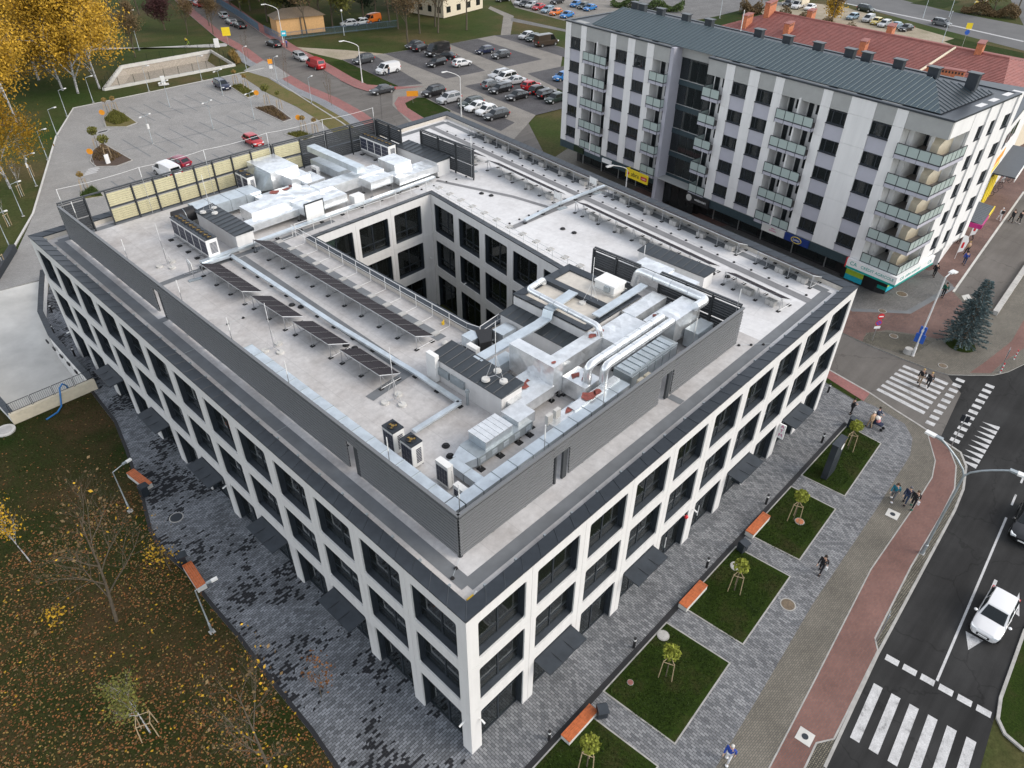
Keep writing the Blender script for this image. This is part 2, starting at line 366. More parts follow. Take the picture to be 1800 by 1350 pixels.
def sheet(name, poly, z, mat, holes=(), kind='structure', thick=None, parent=None):
    """flat ground sheet from an outline, with a real edge when thick is given"""
    rings = [[Vector((p[0], p[1], 0)) for p in poly]] + [[Vector((p[0], p[1], 0)) for p in h] for h in holes]
    tris = geometry.tessellate_polygon(rings); flat = [p for r in rings for p in r]
    mb = MB(); F = []
    for t in tris:
        a, b, c = (flat[i] for i in t)
        F.append(t if (b-a).cross(c-a).z > 0 else t[::-1])
    mb.idx([(p.x, p.y, z) for p in flat], F, mat)
    if thick:
        n = len(poly); area = sum(poly[i][0]*poly[(i+1) % n][1]-poly[(i+1) % n][0]*poly[i][1] for i in range(n))
        for i in range(n):
            a, b = poly[i], poly[(i+1) % n]
            if area < 0: a, b = b, a
            mb.face([(a[0], a[1], z-thick), (b[0], b[1], z-thick), (b[0], b[1], z), (a[0], a[1], z)], 'kerb')
    o = mb.build(name, parent)
    if kind: o['kind'] = kind
    return o
def strip_poly(pts, w0, w1):
    """outline of a band between two offsets (left positive) of a polyline"""
    P = [Vector((p[0], p[1])) for p in pts]; L = []; Rr = []
    for i, p in enumerate(P):
        a = P[max(0, i-1)]; b = P[min(len(P)-1, i+1)]; t = (b-a).normalized(); n = Vector((-t.y, t.x))
        L.append(p+n*w1); Rr.append(p+n*w0)
    return [tuple(q) for q in Rr] + [tuple(q) for q in reversed(L)]
def inset(poly, d):
    n = len(poly); out = []
    for i in range(n):
        p = Vector(poly[i-1]); q = Vector(poly[i]); r = Vector(poly[(i+1) % n])
        u = (q-p).normalized(); v = (r-q).normalized(); nu = Vector((-u.y, u.x)); nv = Vector((-v.y, v.x))
        k = (nu+nv); k = k/max(0.2, k.dot(nu)); out.append(tuple(q+k*d))
    return out
def ccw(ring):
    n = len(ring); a = sum(ring[i][0]*ring[(i+1) % n][1]-ring[(i+1) % n][0]*ring[i][1] for i in range(n))
    return list(ring) if a > 0 else list(ring)[::-1]
def border(name, ring, w0, w1, z, mat, thick=None):
    ring = ccw(ring); return sheet(name, inset(ring, -w1), z, mat, holes=[inset(ring, -w0)], thick=thick)

# ---------------------------------------------------------------- ground, roads, pavements
ZG, ZR = -0.13, -0.10
RAMP = [(-7.25, 46.5), (-1.35, 46.5), (-1.30, 50.0), (-1.15, 56.0), (-0.35, 61.0), (1.3, 65.5), (2.9, 69.5), (-8.4, 71.5)]
POND = [(35.87, 134.32), (44.57, 147.36), (63.39, 146.70), (61.15, 133.08)]
BIG = 900
sheet('ground', [(-BIG, -BIG), (BIG, -BIG), (BIG, BIG), (-BIG, BIG)], ZG, 'ground_grass', holes=[RAMP, POND])

# main road south of the plaza, with its junction into the side street
kerb_s = [(-60, -17.8), (12.53, -13.93), (21.02, -13.25), (36.59, -12.58), (39.34, -12.3), (42.1, -11.63), (43.51, -10.75), (44.44, -7.79), (45.2, -4.9), (46.0, -2.38), (47.0, 3.0), (52.5, 52)]
kerb_n = [(58.5, 52), (53.40, 3.28), (53.29, 1.44), (53.26, -2.28), (53.41, -5.11), (53.67, -6.36), (54.94, -7.77), (56.51, -9.37), (58.04, -10.18), (60.31, -10.86), (70, -19.5), (120, -22)]
kerb_far = [(140, -30), (60, -21.5), (29.22, -19.03), (22.24, -19.47), (10, -20.6), (-60, -24.5)]
road = sheet('road', kerb_s + kerb_n + kerb_far, ZR, 'asphalt')
sheet('side_street', [(46.0, -2.3), (47.0, 3.0), (52.5, 52), (58.5, 52), (53.40, 3.28), (53.29, 1.44), (53.26, -2.28), (53.67, -6.36), (51.67, -8.13), (44.53, -8.89), (44.93, -6.22)], ZR+0.004, 'asphalt_old')
sheet('median_lawn', [(29.22, -19.03), (23.28, -19.32), (21.81, -19.59), (21.12, -20.17), (20.85, -21.23), (30, -40), (60, -40), (60, -21.5)], 0.0, 'lawn', thick=0.12)
sheet('median_kerb', strip_poly([(29.22, -19.03), (23.28, -19.32), (21.81, -19.59), (21.12, -20.17), (20.85, -21.23)], -0.02, 0.16), 0.012, 'kerb', thick=0.12)

# pavement of the plaza: brown cobble footway, red cycle path, verge
foot = [(-60, -12.6), (8.46, -9.72), (14.15, -9.33), (21.65, -8.75), (32.32, -8.37), (40.3, -7.95), (42.5, -7.31), (43.85, -6.16), (44.41, -3.54), (44.36, -2.45)]
bike_in = [(-60, -14.9), (10.43, -11.76), (16.65, -11.24), (27.06, -10.30), (34.58, -10.25), (38.94, -10.10), (41.05, -9.60), (44.0, -7.95)]
bike_out = [(-60, -17.1), (11.93, -13.1), (13.43, -12.96), (14.32, -13.55), (21.33, -13.1), (22.05, -12.63), (29.18, -12.15), (35.46, -11.98), (38.89, -11.75), (41.54, -11.0), (43.22, -9.95), (44.35, -7.85)]
kerb_line = kerb_s[:10]
sheet('footway', foot + [(45.95, -2.38), (45.2, -4.9), (44.44, -7.79)] + list(reversed(bike_in[:-1])), 0.0, 'cobble_brown')
sheet('cycle_path', bike_in + list(reversed(bike_out)), 0.004, 'bike_red')
sheet('verge', bike_out[:-1] + list(reversed(kerb_line[:8])), 0.0, 'cobble_verge', thick=0.11)
sheet('road_kerb', strip_poly(kerb_line[1:] + [(47.0, 3.0)], -0.02, 0.15), 0.014, 'kerb', thick=0.12)
sheet('cycle_path_edge', strip_poly(bike_out[:-1], -0.05, 0.05), 0.010, 'kerb')
sheet('footway_edge', strip_poly(bike_in, -0.04, 0.04), 0.012, 'kerb')
sheet('red_footpath', [(44.4, -2.45), (45.95, -2.40), (46.9, 3.0), (52.0, 50), (50.6, 50), (45.35, 1.2)], 0.008, 'bike_red2')

# plaza
outline = [(0, -2.6), (40.6, -2.6)]
sheet('plaza', [(-5.5, -12), (8.0, -9.75)] + foot[1:] + [(44.35, -2.3), (43.9, -2.15), (44.6, 1.1), (45.4, 1.3), (51.2, 53.4), (46.6, 53.4), (40.5, 0.0), (40.0, 0.6), (-5.3, 0.6)], 0.003, 'plaza_front')
lawn_edge = [(-5.5, -12), (-5.3, 4.48), (-5.09, 7.31), (-5.06, 11.37), (-4.88, 15.18), (-4.89, 19.0), (-4.78, 22.35), (-5.07, 25.31), (-4.83, 27.38), (-3.96, 30.35), (-2.46, 36.63), (-1.63, 40.69), (-1.33, 46.3)]
sheet('plaza_side', [(0.6, 0.0), (0.6, 52.7), (6, 53), (6, 62), (3.4, 69.2), (1.75, 65.5), (0.10, 61.0), (-0.75, 56.0), (-0.90, 50), (-0.95, 46.3)] + list(reversed(lawn_edge[1:])) + [(-5.35, 0.0)], 0.006, 'plaza_dark')
sheet('plaza_edging', strip_poly(lawn_edge, -0.02, 0.22), 0.03, 'black', thick=0.16)
sheet('plaza_channel', strip_poly([(-3, -2.62), (40.5, -2.62)], -0.17, 0.17), 0.010, 'black')
lawn_polys = [
    [(-4.6, -2.86), (6.0, -2.86), (6.35, -7.45), (-4.6, -7.9)],
    [(7.75, -2.86), (13.98, -2.86), (14.29, -7.06), (8.06, -7.42)],
    [(15.75, -2.86), (22.35, -2.86), (22.65, -6.65), (16.03, -6.98)],
    [(24.05, -2.86), (30.40, -2.86), (30.55, -6.18), (24.45, -6.45)],
    [(32.15, -2.86), (40.2, -2.86), (39.95, -5.69), (32.35, -6.10)],
    [(43.95, -2.1), (44.35, -2.35), (45.25, 1.2), (50.4, 50), (49.8, 50), (44.6, 1.05)]]
for q in lawn_polys[:5]:
    sheet('lawn', q, 0.045, 'lawn', thick=0.05)
    border('lawn_border', q, 0.0, 0.09, 0.035, 'kerb')
sheet('lawn', lawn_polys[5], 0.045, 'lawn', thick=0.05)

# road paint
def paint(name, poly, parent=road, mat='paint_white', z=ZR+0.008):
    return sheet(name, poly, z, mat, kind='structure', parent=parent)
def lerp(a, b, t): return (a[0]+(b[0]-a[0])*t, a[1]+(b[1]-a[1])*t)
def quadstripe(a, b, c, d, u0, u1, v0, v1):
    """part of the quad abcd in fractions"""
    f = lambda u, v: lerp(lerp(a, b, u), lerp(d, c, u), v)
    return [f(u0, v0), f(u1, v0), f(u1, v1), f(u0, v1)]
e1, e2 = Vector((0.087, -0.996)), Vector((-0.996, -0.087))
z0 = Vector((19.16, -13.78))
for k in range(6):
    p = z0 + e1*(k*0.995); 
    paint('crosswalk_stripe', [tuple(p), tuple(p+e1*0.5), tuple(p+e1*0.5+e2*4.1), tuple(p+e2*4.1)][::-1])
s0 = Vector((21.57, -13.58))
for k in range(6):
    p = s0 + e1*(k*1.0); paint('stop_line_dash', [tuple(p), tuple(p+e1*0.75), tuple(p+e1*0.75+e2*0.45), tuple(p+e2*0.45)][::-1])
c0, c1 = Vector((21.88, -16.38)), Vector((38.61, -15.44)); cd = (c1-c0).normalized(); cn = Vector((-cd.y, cd.x))*0.07
paint('centre_line', [tuple(c0-cn), tuple(c1-cn), tuple(c1+cn), tuple(c0+cn)])
for a in (1.6, 4.6, 7.6, 10.6):
    p = c1+cd*a; q = p+cd*1.4; paint('centre_dash', [tuple(p-cn), tuple(q-cn), tuple(q+cn), tuple(p+cn)])
# arrows under the white car: straight-and-turn
ax = Vector((32.10, -16.63)); ay = Vector((26.82, -16.85)); ad = (ax-ay).normalized(); an = Vector((-ad.y, ad.x))
paint('arrow_shaft', [tuple(ax+an*0.1), tuple(ay+an*0.1), tuple(ay-an*0.1), tuple(ax-an*0.1)])
tip = Vector((25.30, -17.03)); bs = tip+ad*1.3
paint('arrow_head', [tuple(tip), tuple(bs-an*0.5), tuple(bs+an*0.5)])
paint('arrow_turn', [(32.09, -18.04), (30.75, -18.03), (30.16, -18.22), (30.09, -18.57)][::-1])
paint('arrow_turn_shaft', [(30.77, -18.06), (29.40, -18.33), (28.75, -18.25), (28.82, -18.10), (30.17, -18.06)])
# crossing of the side street
za, zb, zc, zd = (52.47, -2.89), (52.46, -6.82), (46.36, -6.83), (46.89, -2.58)
nb = 7
for k in range(nb):
    t0 = k/(nb-0.5); t1 = t0+0.5/(nb-0.5)
    paint('crosswalk_stripe', [lerp(za, zd, t0), lerp(zb, zc, t0), lerp(zb, zc, t1), lerp(za, zd, t1)][::-1], z=ZR+0.012)
for (p0, p1, n) in (((53.88, -7.43), (45.83, -7.66), 9), ((54.85, -9.62), (45.02, -9.88), 11)):
    p0 = Vector(p0); p1 = Vector(p1); dv = (p1-p0); L = dv.length; dv.normalize(); dn = Vector((-dv.y, dv.x))*0.35
    for k in range(n):
        p = p0+dv*(L*k/(n-1)); q = p+dv*0.5
        paint('cycle_crossing_dash', [tuple(p-dn), tuple(q-dn), tuple(q+dn), tuple(p+dn)], z=ZR+0.012)
p0, p1 = Vector((48.89, -12.02)), Vector((42.73, -12.18)); dv = p1-p0
for k in range(9):
    p = p0+dv*(k/8.0); u = dv.normalized(); nn = Vector((u.y, -u.x))
    if nn.x > 0: nn = -nn
    paint('give_way_triangle', [tuple(p-u*0.28), tuple(p+nn*1.3), tuple(p+u*0.28)] if nn.cross(u) < 0 else [tuple(p+u*0.28), tuple(p+nn*1.3), tuple(p-u*0.28)])

# island, promenade and pavements round the flats
sheet('corner_pavement', [(58.5, 52), (58.4, 30)] + [(53.40, 3.28), (53.29, 1.44), (53.26, -2.28), (53.41, -5.11), (53.67, -6.36), (54.94, -7.77), (56.51, -9.37), (58.04, -10.18), (60.31, -10.86)] + [(75, -19), (130, -25), (130, 60), (100, 62)], -0.004, 'cobble_brown', thick=0.09)
sheet('promenade', [(58.6, 40), (58.6, 14), (53.50, 3.33), (53.40, 1.47), (55.14, 1.81), (57.12, 0.53), (58.35, -1.87), (59.12, -3.91), (60.89, -4.01), (67.27, -3.68), (69.43, -1.62), (104.54, 0.77), (130, 0), (130, 30), (62, 40)], 0.002, 'promenade_red')
sheet('island', [(53.30, 1.42), (54.29, 1.68), (55.52, 1.57), (56.71, 0.37), (57.88, -1.39), (58.12, -3.46), (53.99, -2.90)], 0.012, 'cobble_verge', thick=0.03)
sheet('bank_forecourt', [(59.0, 30), (59.34, 5.92), (58.50, 4.70), (62.16, 0.37), (70.97, -1.12), (73.37, 1.68), (72.5, 2.0), (72, 20)], 0.008, 'pave_grey')
sheet('bank_forecourt_edge', strip_poly([(59.12, 5.83), (58.28, 4.61), (61.94, 0.29), (70.71, -1.20)], -0.3, 0.3), 0.012, 'walkway')
sheet('pedestrian_street', [(69.56, -1.58), (70.02, -5.99), (80.39, -5.58), (130, -21), (130, -6), (104.54, 0.77)], 0.006, 'asphalt_old')
sheet('pedestrian_street_kerb', strip_poly([(69.56, -1.58), (80.25, -0.83), (104.76, 0.83)], -0.12, 0.12), 0.012, 'concrete_light')
sheet('cycle_path', [(68.79, -8.63), (63.61, -8.89), (58.29, -8.17), (55.34, -7.69), (56.61, -9.10), (59.36, -9.38), (63.19, -10.10), (130, -20), (130, -14)], 0.004, 'bike_red')
sheet('drain_plate', [(69.29, -2.48), (70.22, -2.92), (69.43, -3.45), (68.51, -3.01)], 0.012, 'concrete_light')
sheet('spruce_bed', [(Vector((59.48, -5.52)) + Vector((1.35*math.cos(a*0.4488), 1.35*math.sin(a*0.4488)))).to_tuple() for a in range(14)], 0.02, 'lawn')

# car park behind the office block
lot = [(-9, 73.5), (-0.00, 74.28), (3.13, 78.64), (8.07, 87.74), (20.58, 114.72), (27.91, 127.30), (64.32, 127.05), (61.66, 120.61), (57.44, 98.35), (55.81, 89.50), (53.54, 80.38), (49.8, 56.0), (47.2, 53.2), (3, 53.2), (6.0, 60), (3.3, 69.6), (-9, 71.6)]
sheet('car_park', lot, -0.02, 'parking_light', thick=0.1)
sheet('car_park_kerb', strip_poly([(-0.00, 74.28), (8.07, 87.74), (20.58, 114.72), (27.91, 127.30), (64.32, 127.05)], 0.0, 0.25), 0.04, 'concrete_light', thick=0.15)
sheet('car_park_kerb', strip_poly([(50.0, 56.0), (53.54, 80.38), (55.81, 89.50), (57.44, 98.35), (61.66, 120.61)], -0.15, 0.1), 0.04, 'kerb', thick=0.15)
def bays(name, rows):
    for (a, b) in rows:
        a = Vector(a); b = Vector(b); dn = (b-a).normalized(); dn = Vector((-dn.y, dn.x))*0.09
        sheet(name, [tuple(a-dn), tuple(b-dn), tuple(b+dn), tuple(a+dn)], -0.012, 'walkway')
bays('bay_line', [((34.79, 121.43), (34.66, 111.50)), ((37.20, 121.28), (37.03, 110.79)), ((39.74, 121.51), (39.59, 111.57)), ((42.26, 121.35), (42.00, 111.33)), ((44.69, 121.34), (44.54, 111.43)), ((47.10, 121.40), (47.01, 111.67)), ((49.71, 121.31), (49.44, 111.55)),
    ((27.16, 106.43), (27.02, 96.43)), ((29.56, 106.22), (29.46, 96.29)), ((32.00, 106.01), (31.96, 96.49)), ((34.51, 106.18), (34.46, 96.41)), ((36.88, 106.15), (37.04, 96.32)), ((39.44, 106.00), (39.36, 96.19)), ((41.86, 106.03), (41.73, 96.05)), ((44.26, 105.73), (44.16, 95.91)), ((46.79, 105.77), (46.60, 96.19)),
    ((19.12, 91.37), (19.00, 87.66)), ((21.50, 91.27), (21.34, 86.68)), ((23.94, 91.17), (23.80, 86.71)), ((31.32, 91.20), (31.24, 87.53)), ((33.86, 91.27), (33.79, 87.49)), ((36.17, 90.97), (36.06, 87.47))])
for q in ([(33.50, 116.30), (50.08, 110.93)], [(25.08, 101.61), (47.49, 100.09)]):
    bays('bay_divider', [tuple(q)])
for q in (((26.15, 111.78), (26.90, 112.53)), ((18.16, 96.03), (19.46, 97.71))):
    a, b = Vector(q[0]), Vector(q[1])
    for k in range(4):
        c_ = a.lerp(b, k/3); sheet('crossing_mark', [(c_.x-0.9, c_.y-0.25), (c_.x+0.9, c_.y-0.25), (c_.x+0.9, c_.y+0.2), (c_.x-0.9, c_.y+0.2)], -0.01, 'paint_far')
sheet('path_north', [(45.87, 168.31), (66.11, 149.55), (68.19, 148.94), (70.10, 151.39), (67.62, 152.34), (44.90, 165.84)][::-1], ZG+0.01, 'concrete')
for ring, pl in ((((29.00, 117.86), (32.42, 122.01), (32.61, 118.85), (32.07, 112.46), (30.07, 111.70), (27.83, 113.91)), 'dry_grass'), (((20.08, 100.46), (22.06, 104.61), (24.29, 106.81), (24.41, 96.79), (21.93, 96.16), (19.86, 97.92)), 'mulch'),
                 (((53.20, 120.42), (55.44, 120.29), (54.10, 112.63), (51.88, 111.94)), 'dry_grass'), (((49.62, 106.01), (52.75, 105.15), (50.95, 96.69), (49.23, 96.36)), 'mulch'), (((46.20, 90.90), (48.72, 90.28), (48.77, 86.89), (46.69, 86.43)), 'dry_grass'),
                 (((14.11, 89.11), (16.67, 91.33), (16.30, 86.93), (14.27, 87.67)), 'dry_grass')):
    ar = sum(ring[i][0]*ring[(i+1) % len(ring)][1]-ring[(i+1) % len(ring)][0]*ring[i][1] for i in range(len(ring)))
    ring = list(ring) if ar > 0 else list(ring)[::-1]
    sheet('planting_bed', ring, 0.06, pl, thick=0.09)
    border('planting_bed_kerb', ring, 0.0, 0.15, 0.07, 'kerb', 0.09)

# street running north, with red and grey footpaths
ns = [(50.6, 50), (61.49, 90.92), (61.92, 93.08), (63.15, 100.92), (63.72, 110.68), (65.24, 119.33), (66.77, 126.44), (67.61, 132.93), (70.17, 142.88), (72.15, 155.33), (80.59, 186.50), (89.15, 214.71)]
sheet('north_street', strip_poly(ns, -8.2, 0.0), ZR, 'asphalt_old')
sheet('north_footpath', strip_poly(ns, 0.0, 2.3), 0.0, 'bike_red2', thick=0.11)
sheet('north_footpath', strip_poly(ns[:9], 2.3, 4.2), 0.0, 'pave_bluegrey', thick=0.11)
sheet('north_verge', strip_poly(ns[:7], 4.2, 8.0), 0.0, 'dry_grass')
sheet('entrance_apron', [(66.77, 126.44), (67.38, 132.54), (60.50, 128.44), (61.24, 119.93), (62.13, 117.99), (65.02, 118.99)], 0.008, 'parking_light')
sheet('north_footpath_east', strip_poly([(69.53, 104.51), (70.30, 110.04), (72.13, 118.32), (73.53, 125.35), (75.84, 137.43), (79.08, 150.98), (84.93, 173.02), (91.56, 196.61)], -2.6, 0.0), 0.0, 'bike_red2', thick=0.11)
sheet('north_footpath_east', [(72.54, 112.80), (71.71, 104.45), (74.58, 99.58), (78.74, 95.53), (73.22, 97.88), (69.43, 100.58), (69.31, 104.21), (70.07, 109.73)][::-1], 0.004, 'bike_red2')
# tan car park with dark bays
sheet('back_lane', [(47.0, 2.0), (60.0, 2.0), (68.5, 56), (90, 84), (72, 100), (60, 84), (53.5, 56)], -0.045, 'asphalt_old')
sheet('tan_car_park', [(79.23, 121.72), (88.54, 119.82), (104.13, 116.57), (117.19, 115.31), (122.01, 112.26), (119.88, 96.46), (94, 76), (62, 60), (62, 30), (52.6, 30), (54.5, 52), (63.76, 81.67), (67.47, 90.73), (73.22, 97.88), (75.49, 98.70)][::-1], -0.03, 'parking_tan')
DARK = [[(79.39, 121.55), (86.19, 120.11), (79.80, 97.09), (75.49, 98.70)], [(88.62, 119.74), (101.83, 116.63), (94.63, 95.35), (85.25, 96.58)], [(104.13, 116.57), (112.12, 115.56), (109.28, 93.32), (99.84, 94.42)], [(117.19, 115.31), (122.01, 112.26), (119.47, 95.46), (113.94, 90.74)],
        [(84.38, 90.54), (96.19, 88.71), (90.79, 68.34), (81.41, 69.66)], [(99.13, 88.11), (109.13, 86.63), (102.00, 68.80), (92.33, 66.38)], [(74.73, 90.55), (78.86, 90.89), (76.10, 69.53), (71.45, 68.24), (72.97, 81.37)]]
for q in DARK: sheet('parking_bay', q[::-1], -0.022, 'parking_dark')
sheet('lawn', [(78.62, 121.67), (75.57, 99.13), (71.03, 103.55), (73.93, 122.51)], -0.01, 'lawn')
sheet('lawn', [(69.85, 90.21), (73.49, 91.29), (74.29, 90.04), (72.62, 81.28), (67.09, 78.40), (66.94, 81.80), (68.49, 87.95)], 0.0, 'lawn', thick=0.1)
sheet('north_footpath_east', [(71.31, 93.89), (74.16, 92.07), (73.49, 91.29), (69.85, 90.21), (68.49, 87.95), (66.45, 80.23), (63.45, 78.44), (66.19, 87.59), (68.29, 91.28)], -0.006, 'bike_red2', thick=0.08)
# far surfaces
sheet('far_path', [(118.23, 114.31), (134.26, 129.07), (137.91, 138.34), (140.45, 140.05), (136.16, 127.27), (119.85, 112.76)], ZG+0.006, 'parking_tan')
sheet('far_path', [(134.27, 126.26), (134.16, 107.12), (132.35, 105.58), (131.30, 123.60)], ZG+0.010, 'pave_grey')
sheet('far_car_park', [(152.70, 144.88), (144.15, 134.50), (141.28, 115.03), (156.46, 103.37), (173.63, 104.66), (176.90, 130.43)], ZG+0.008, 'parking_tan')
sheet('far_plaza', [(159.38, 93.36), (203.95, 85.65), (201.60, 100.26), (178.95, 123.78), (167.91, 108.01)], ZG+0.012, 'pave_grey')
sheet('far_lawn', [(155.14, 92.17), (171.43, 91.04), (193.34, 90.26), (181.64, 81.36), (160.16, 85.68)], ZG+0.018, 'lawn')
sheet('sandy_lot', [(182.76, 86.05), (206.58, 88.72), (210.66, 73.95), (194.35, 41.52), (186.81, 22.40), (161.64, 15.79), (164.61, 36.04), (177.59, 59.14), (178.25, 71.04)], ZG+0.006, 'sandy')
hw = [(218.55, 93.99), (209.18, 70.11), (201.25, 46.54), (192.41, 23.87), (260, 30)]
sheet('main_street', [(217.48, 92.54), (216.13, 76.40), (200.69, 43.66), (192.41, 23.87), (240, 14), (300, 60), (220.86, 31.35), (225.98, 52.21), (233.74, 69.00), (238.56, 82.88)], ZG+0.012, 'asphalt_far')
sheet('main_street_line', strip_poly([(218.68, 87.81), (212.40, 64.00), (207.45, 43.23), (201.99, 26.39)], -0.5, 0.5), ZG+0.018, 'paint_far')
sheet('roadside_lawn', [(188.33, 39.49), (193.88, 38.80), (190.14, 23.28), (182.53, 21.28), (183.07, 32.87)], ZG+0.016, 'lawn')
sheet('far_lawn', [(228.78, 62.31), (241.48, 60.59), (242.19, 53.05), (228.40, 53.03)], ZG+0.018, 'lawn')
sheet('trodden_path', [(77.67, 139.85), (79.92, 135.58), (84.94, 128.00), (88.97, 119.40), (79.32, 122.25), (78.35, 128.98)], ZG+0.01, 'sandy')

# leafy lawn in the near corner
sheet('park_lawn', lawn_edge[:-1] + [(-1.4, 46.4), (-7.2, 46.4), (-12, 62), (-70, 80), (-70, -30), (-5.6, -30)], 0.0, 'lawn_leafy')

# ramp down to the garage, walls with dark capping, railing
rmp = thing('garage_ramp', 'pale concrete garage ramp sunk between white walls beside the office corner', 'ramp', (-4, 58, 0))
rmp.location = (0, 0, 0)
mb = MB(); zr = lambda y: -2.7*max(0.0, min(1.0, (70.0-y)/23.0))
Lr = [(-7.25, 46.5), (-7.4, 52), (-7.7, 58), (-8.0, 64), (-8.4, 71.5)]; Rr2 = [(-1.35, 46.5), (-1.2, 52), (-0.75, 58), (0.9, 64), (2.9, 69.5)]
for i in range(4):
    a, b, c, d = Lr[i], Rr2[i], Rr2[i+1], Lr[i+1]
    mb.face([(p[0], p[1], zr(p[1])) for p in (a, b, c, d)], 'ramp_concrete')
mb.build('ramp_floor', rmp)
def wall_run(name, pts, t, z0, z1, mat, parent, cap=None):
    mb = MB()
    ring = strip_poly(pts, -t/2, t/2); n = len(pts)
    for i in range(n-1):
        q = [ring[i], ring[i+1], ring[2*n-2-i], ring[2*n-1-i]]
        mb.prism(q, z0, z1, mat)
    o = mb.build(name, parent)
    if cap:
        for i in range(n-1):
            a = Vector(pts[i]); b = Vector(pts[i+1]); k = max(1, int((b-a).length/0.5))
            for j in range(k):
                p = a+(b-a)*(j/k); q = a+(b-a)*((j+1)/k); u = (q-p).normalized()*0.01
                cb = MB(); cb.prism(strip_poly([tuple(p+u), tuple(q-u)], -t/2-0.05, t/2+0.05), z1+0.002, z1+0.06, cap); cb.build('cap_stone', o)
    return o
wall_run('side_wall', [(-1.12, 46.5), (-1.08, 50.0), (-0.93, 56.0), (-0.13, 61.0), (1.53, 65.5), (3.1, 69.6)], 0.40, -2.75, 1.0, 'wall_white', rmp, 'coping_metal')
wall_run('side_wall', [(-8.55, 71.5), (-7.95, 60), (-7.45, 46.6)], 0.40, -2.75, 0.75, 'wall_white', rmp, 'coping_metal')
wall_run('end_wall', [(-7.65, 46.3), (-0.92, 46.3)], 0.36, -2.75, 1.0, 'cream', rmp)
for y in (49.5, 51.2, 52.9, 54.6, 56.3):
    MB().box(-1.42, -1.30, y, y+0.5, 0.05, 0.3, 'black').build('wall_lamp', rmp)
rl = thing('ramp_railing', 'dark steel railing on the end wall of the garage ramp', 'railing', (-4.3, 46.3, 1.0))
for (x0, x1) in ((-3.2, -1.55), (-1.45, 0.15), (0.25, 1.8), (1.9, 3.3)):
    mb = MB(); mb.tube([(x0, 0, 0.95), (x1, 0, 0.95)], 0.03, 'frame_metal', 6); mb.tube([(x0, 0, 0.12), (x1, 0, 0.12)], 0.025, 'frame_metal', 6)
    n = int((x1-x0)/0.14)
    for k in range(n+1): mb.tube([(x0+(x1-x0)*k/n, 0, 0.0 if k in (0, n) else 0.12), (x0+(x1-x0)*k/n, 0, 0.95)], 0.022 if k in (0, n) else 0.011, 'frame_metal', 5)
    mb.build('rail_panel', rl)
hz = [(-2.9, 46.6, 0.4), (-3.0, 46.5, 1.3), (-3.25, 46.25, 1.75), (-3.6, 46.05, 1.6), (-3.8, 45.95, 0.9), (-4.1, 45.6, 0.2), (-4.6, 45.2, 0.07), (-5.6, 44.9, 0.06)]
tag(MB().tube(hz, 0.07, 'pipe_blue', 8).build('water_hose', smooth=60), 'blue hose looped over the railing of the garage ramp', 'hose')

# fenced rain basin beside the car park
pd = thing('rain_basin', 'fenced sunken gravel basin with pale concrete rim behind the car park', 'basin')
zb = -1.5; cx = sum(p[0] for p in POND)/4; cy = sum(p[1] for p in POND)/4
inn = [(cx+(p[0]-cx)*0.86, cy+(p[1]-cy)*0.86) for p in POND]
mb = MB()
for i in range(4):
    j = (i+1) % 4; mb.face([(*POND[i], ZG), (*POND[j], ZG), (*inn[j], zb), (*inn[i], zb)], 'dry_grass' if i in (2, 3) else 'gravel')
mb.face([(*p, zb) for p in inn], 'gravel'); mb.build('basin_floor', pd)
wall_run('rim', POND + [POND[0]], 0.55, -0.3, 0.30, 'concrete_light', pd)
for i in range(4):
    a = Vector(POND[i]); b = Vector(POND[(i+1) % 4]); n = max(2, int((b-a).length/2.6)); mb = MB()
    for k in range(n+1):
        p = a+(b-a)*(k/n); mb.tube([(p.x, p.y, 0.3), (p.x, p.y, 1.75)], 0.04, 'leaf_pine', 5)
    for zz in [0.4+0.19*q for q in range(8)]: mb.tube([(a.x, a.y, zz), (b.x, b.y, zz)], 0.012, 'leaf_pine', 4)
    mb.build('mesh_fence', pd)
mb = MB()
for k in range(11):
    a = lerp((42.48, 132.91), (53.69, 132.78), k/11.0); b = lerp((42.48, 132.91), (53.69, 132.78), (k+0.75)/11.0); c = lerp((44.90, 135.82), (55.79, 135.90), (k+0.75)/11.0); d2 = lerp((44.90, 135.82), (55.79, 135.90), k/11.0)
    mb.face([(*a, -0.75), (*b, -0.75), (*c, -1.3), (*d2, -1.3)][::1], 'concrete_light')
mb.build('slope_slabs', pd)

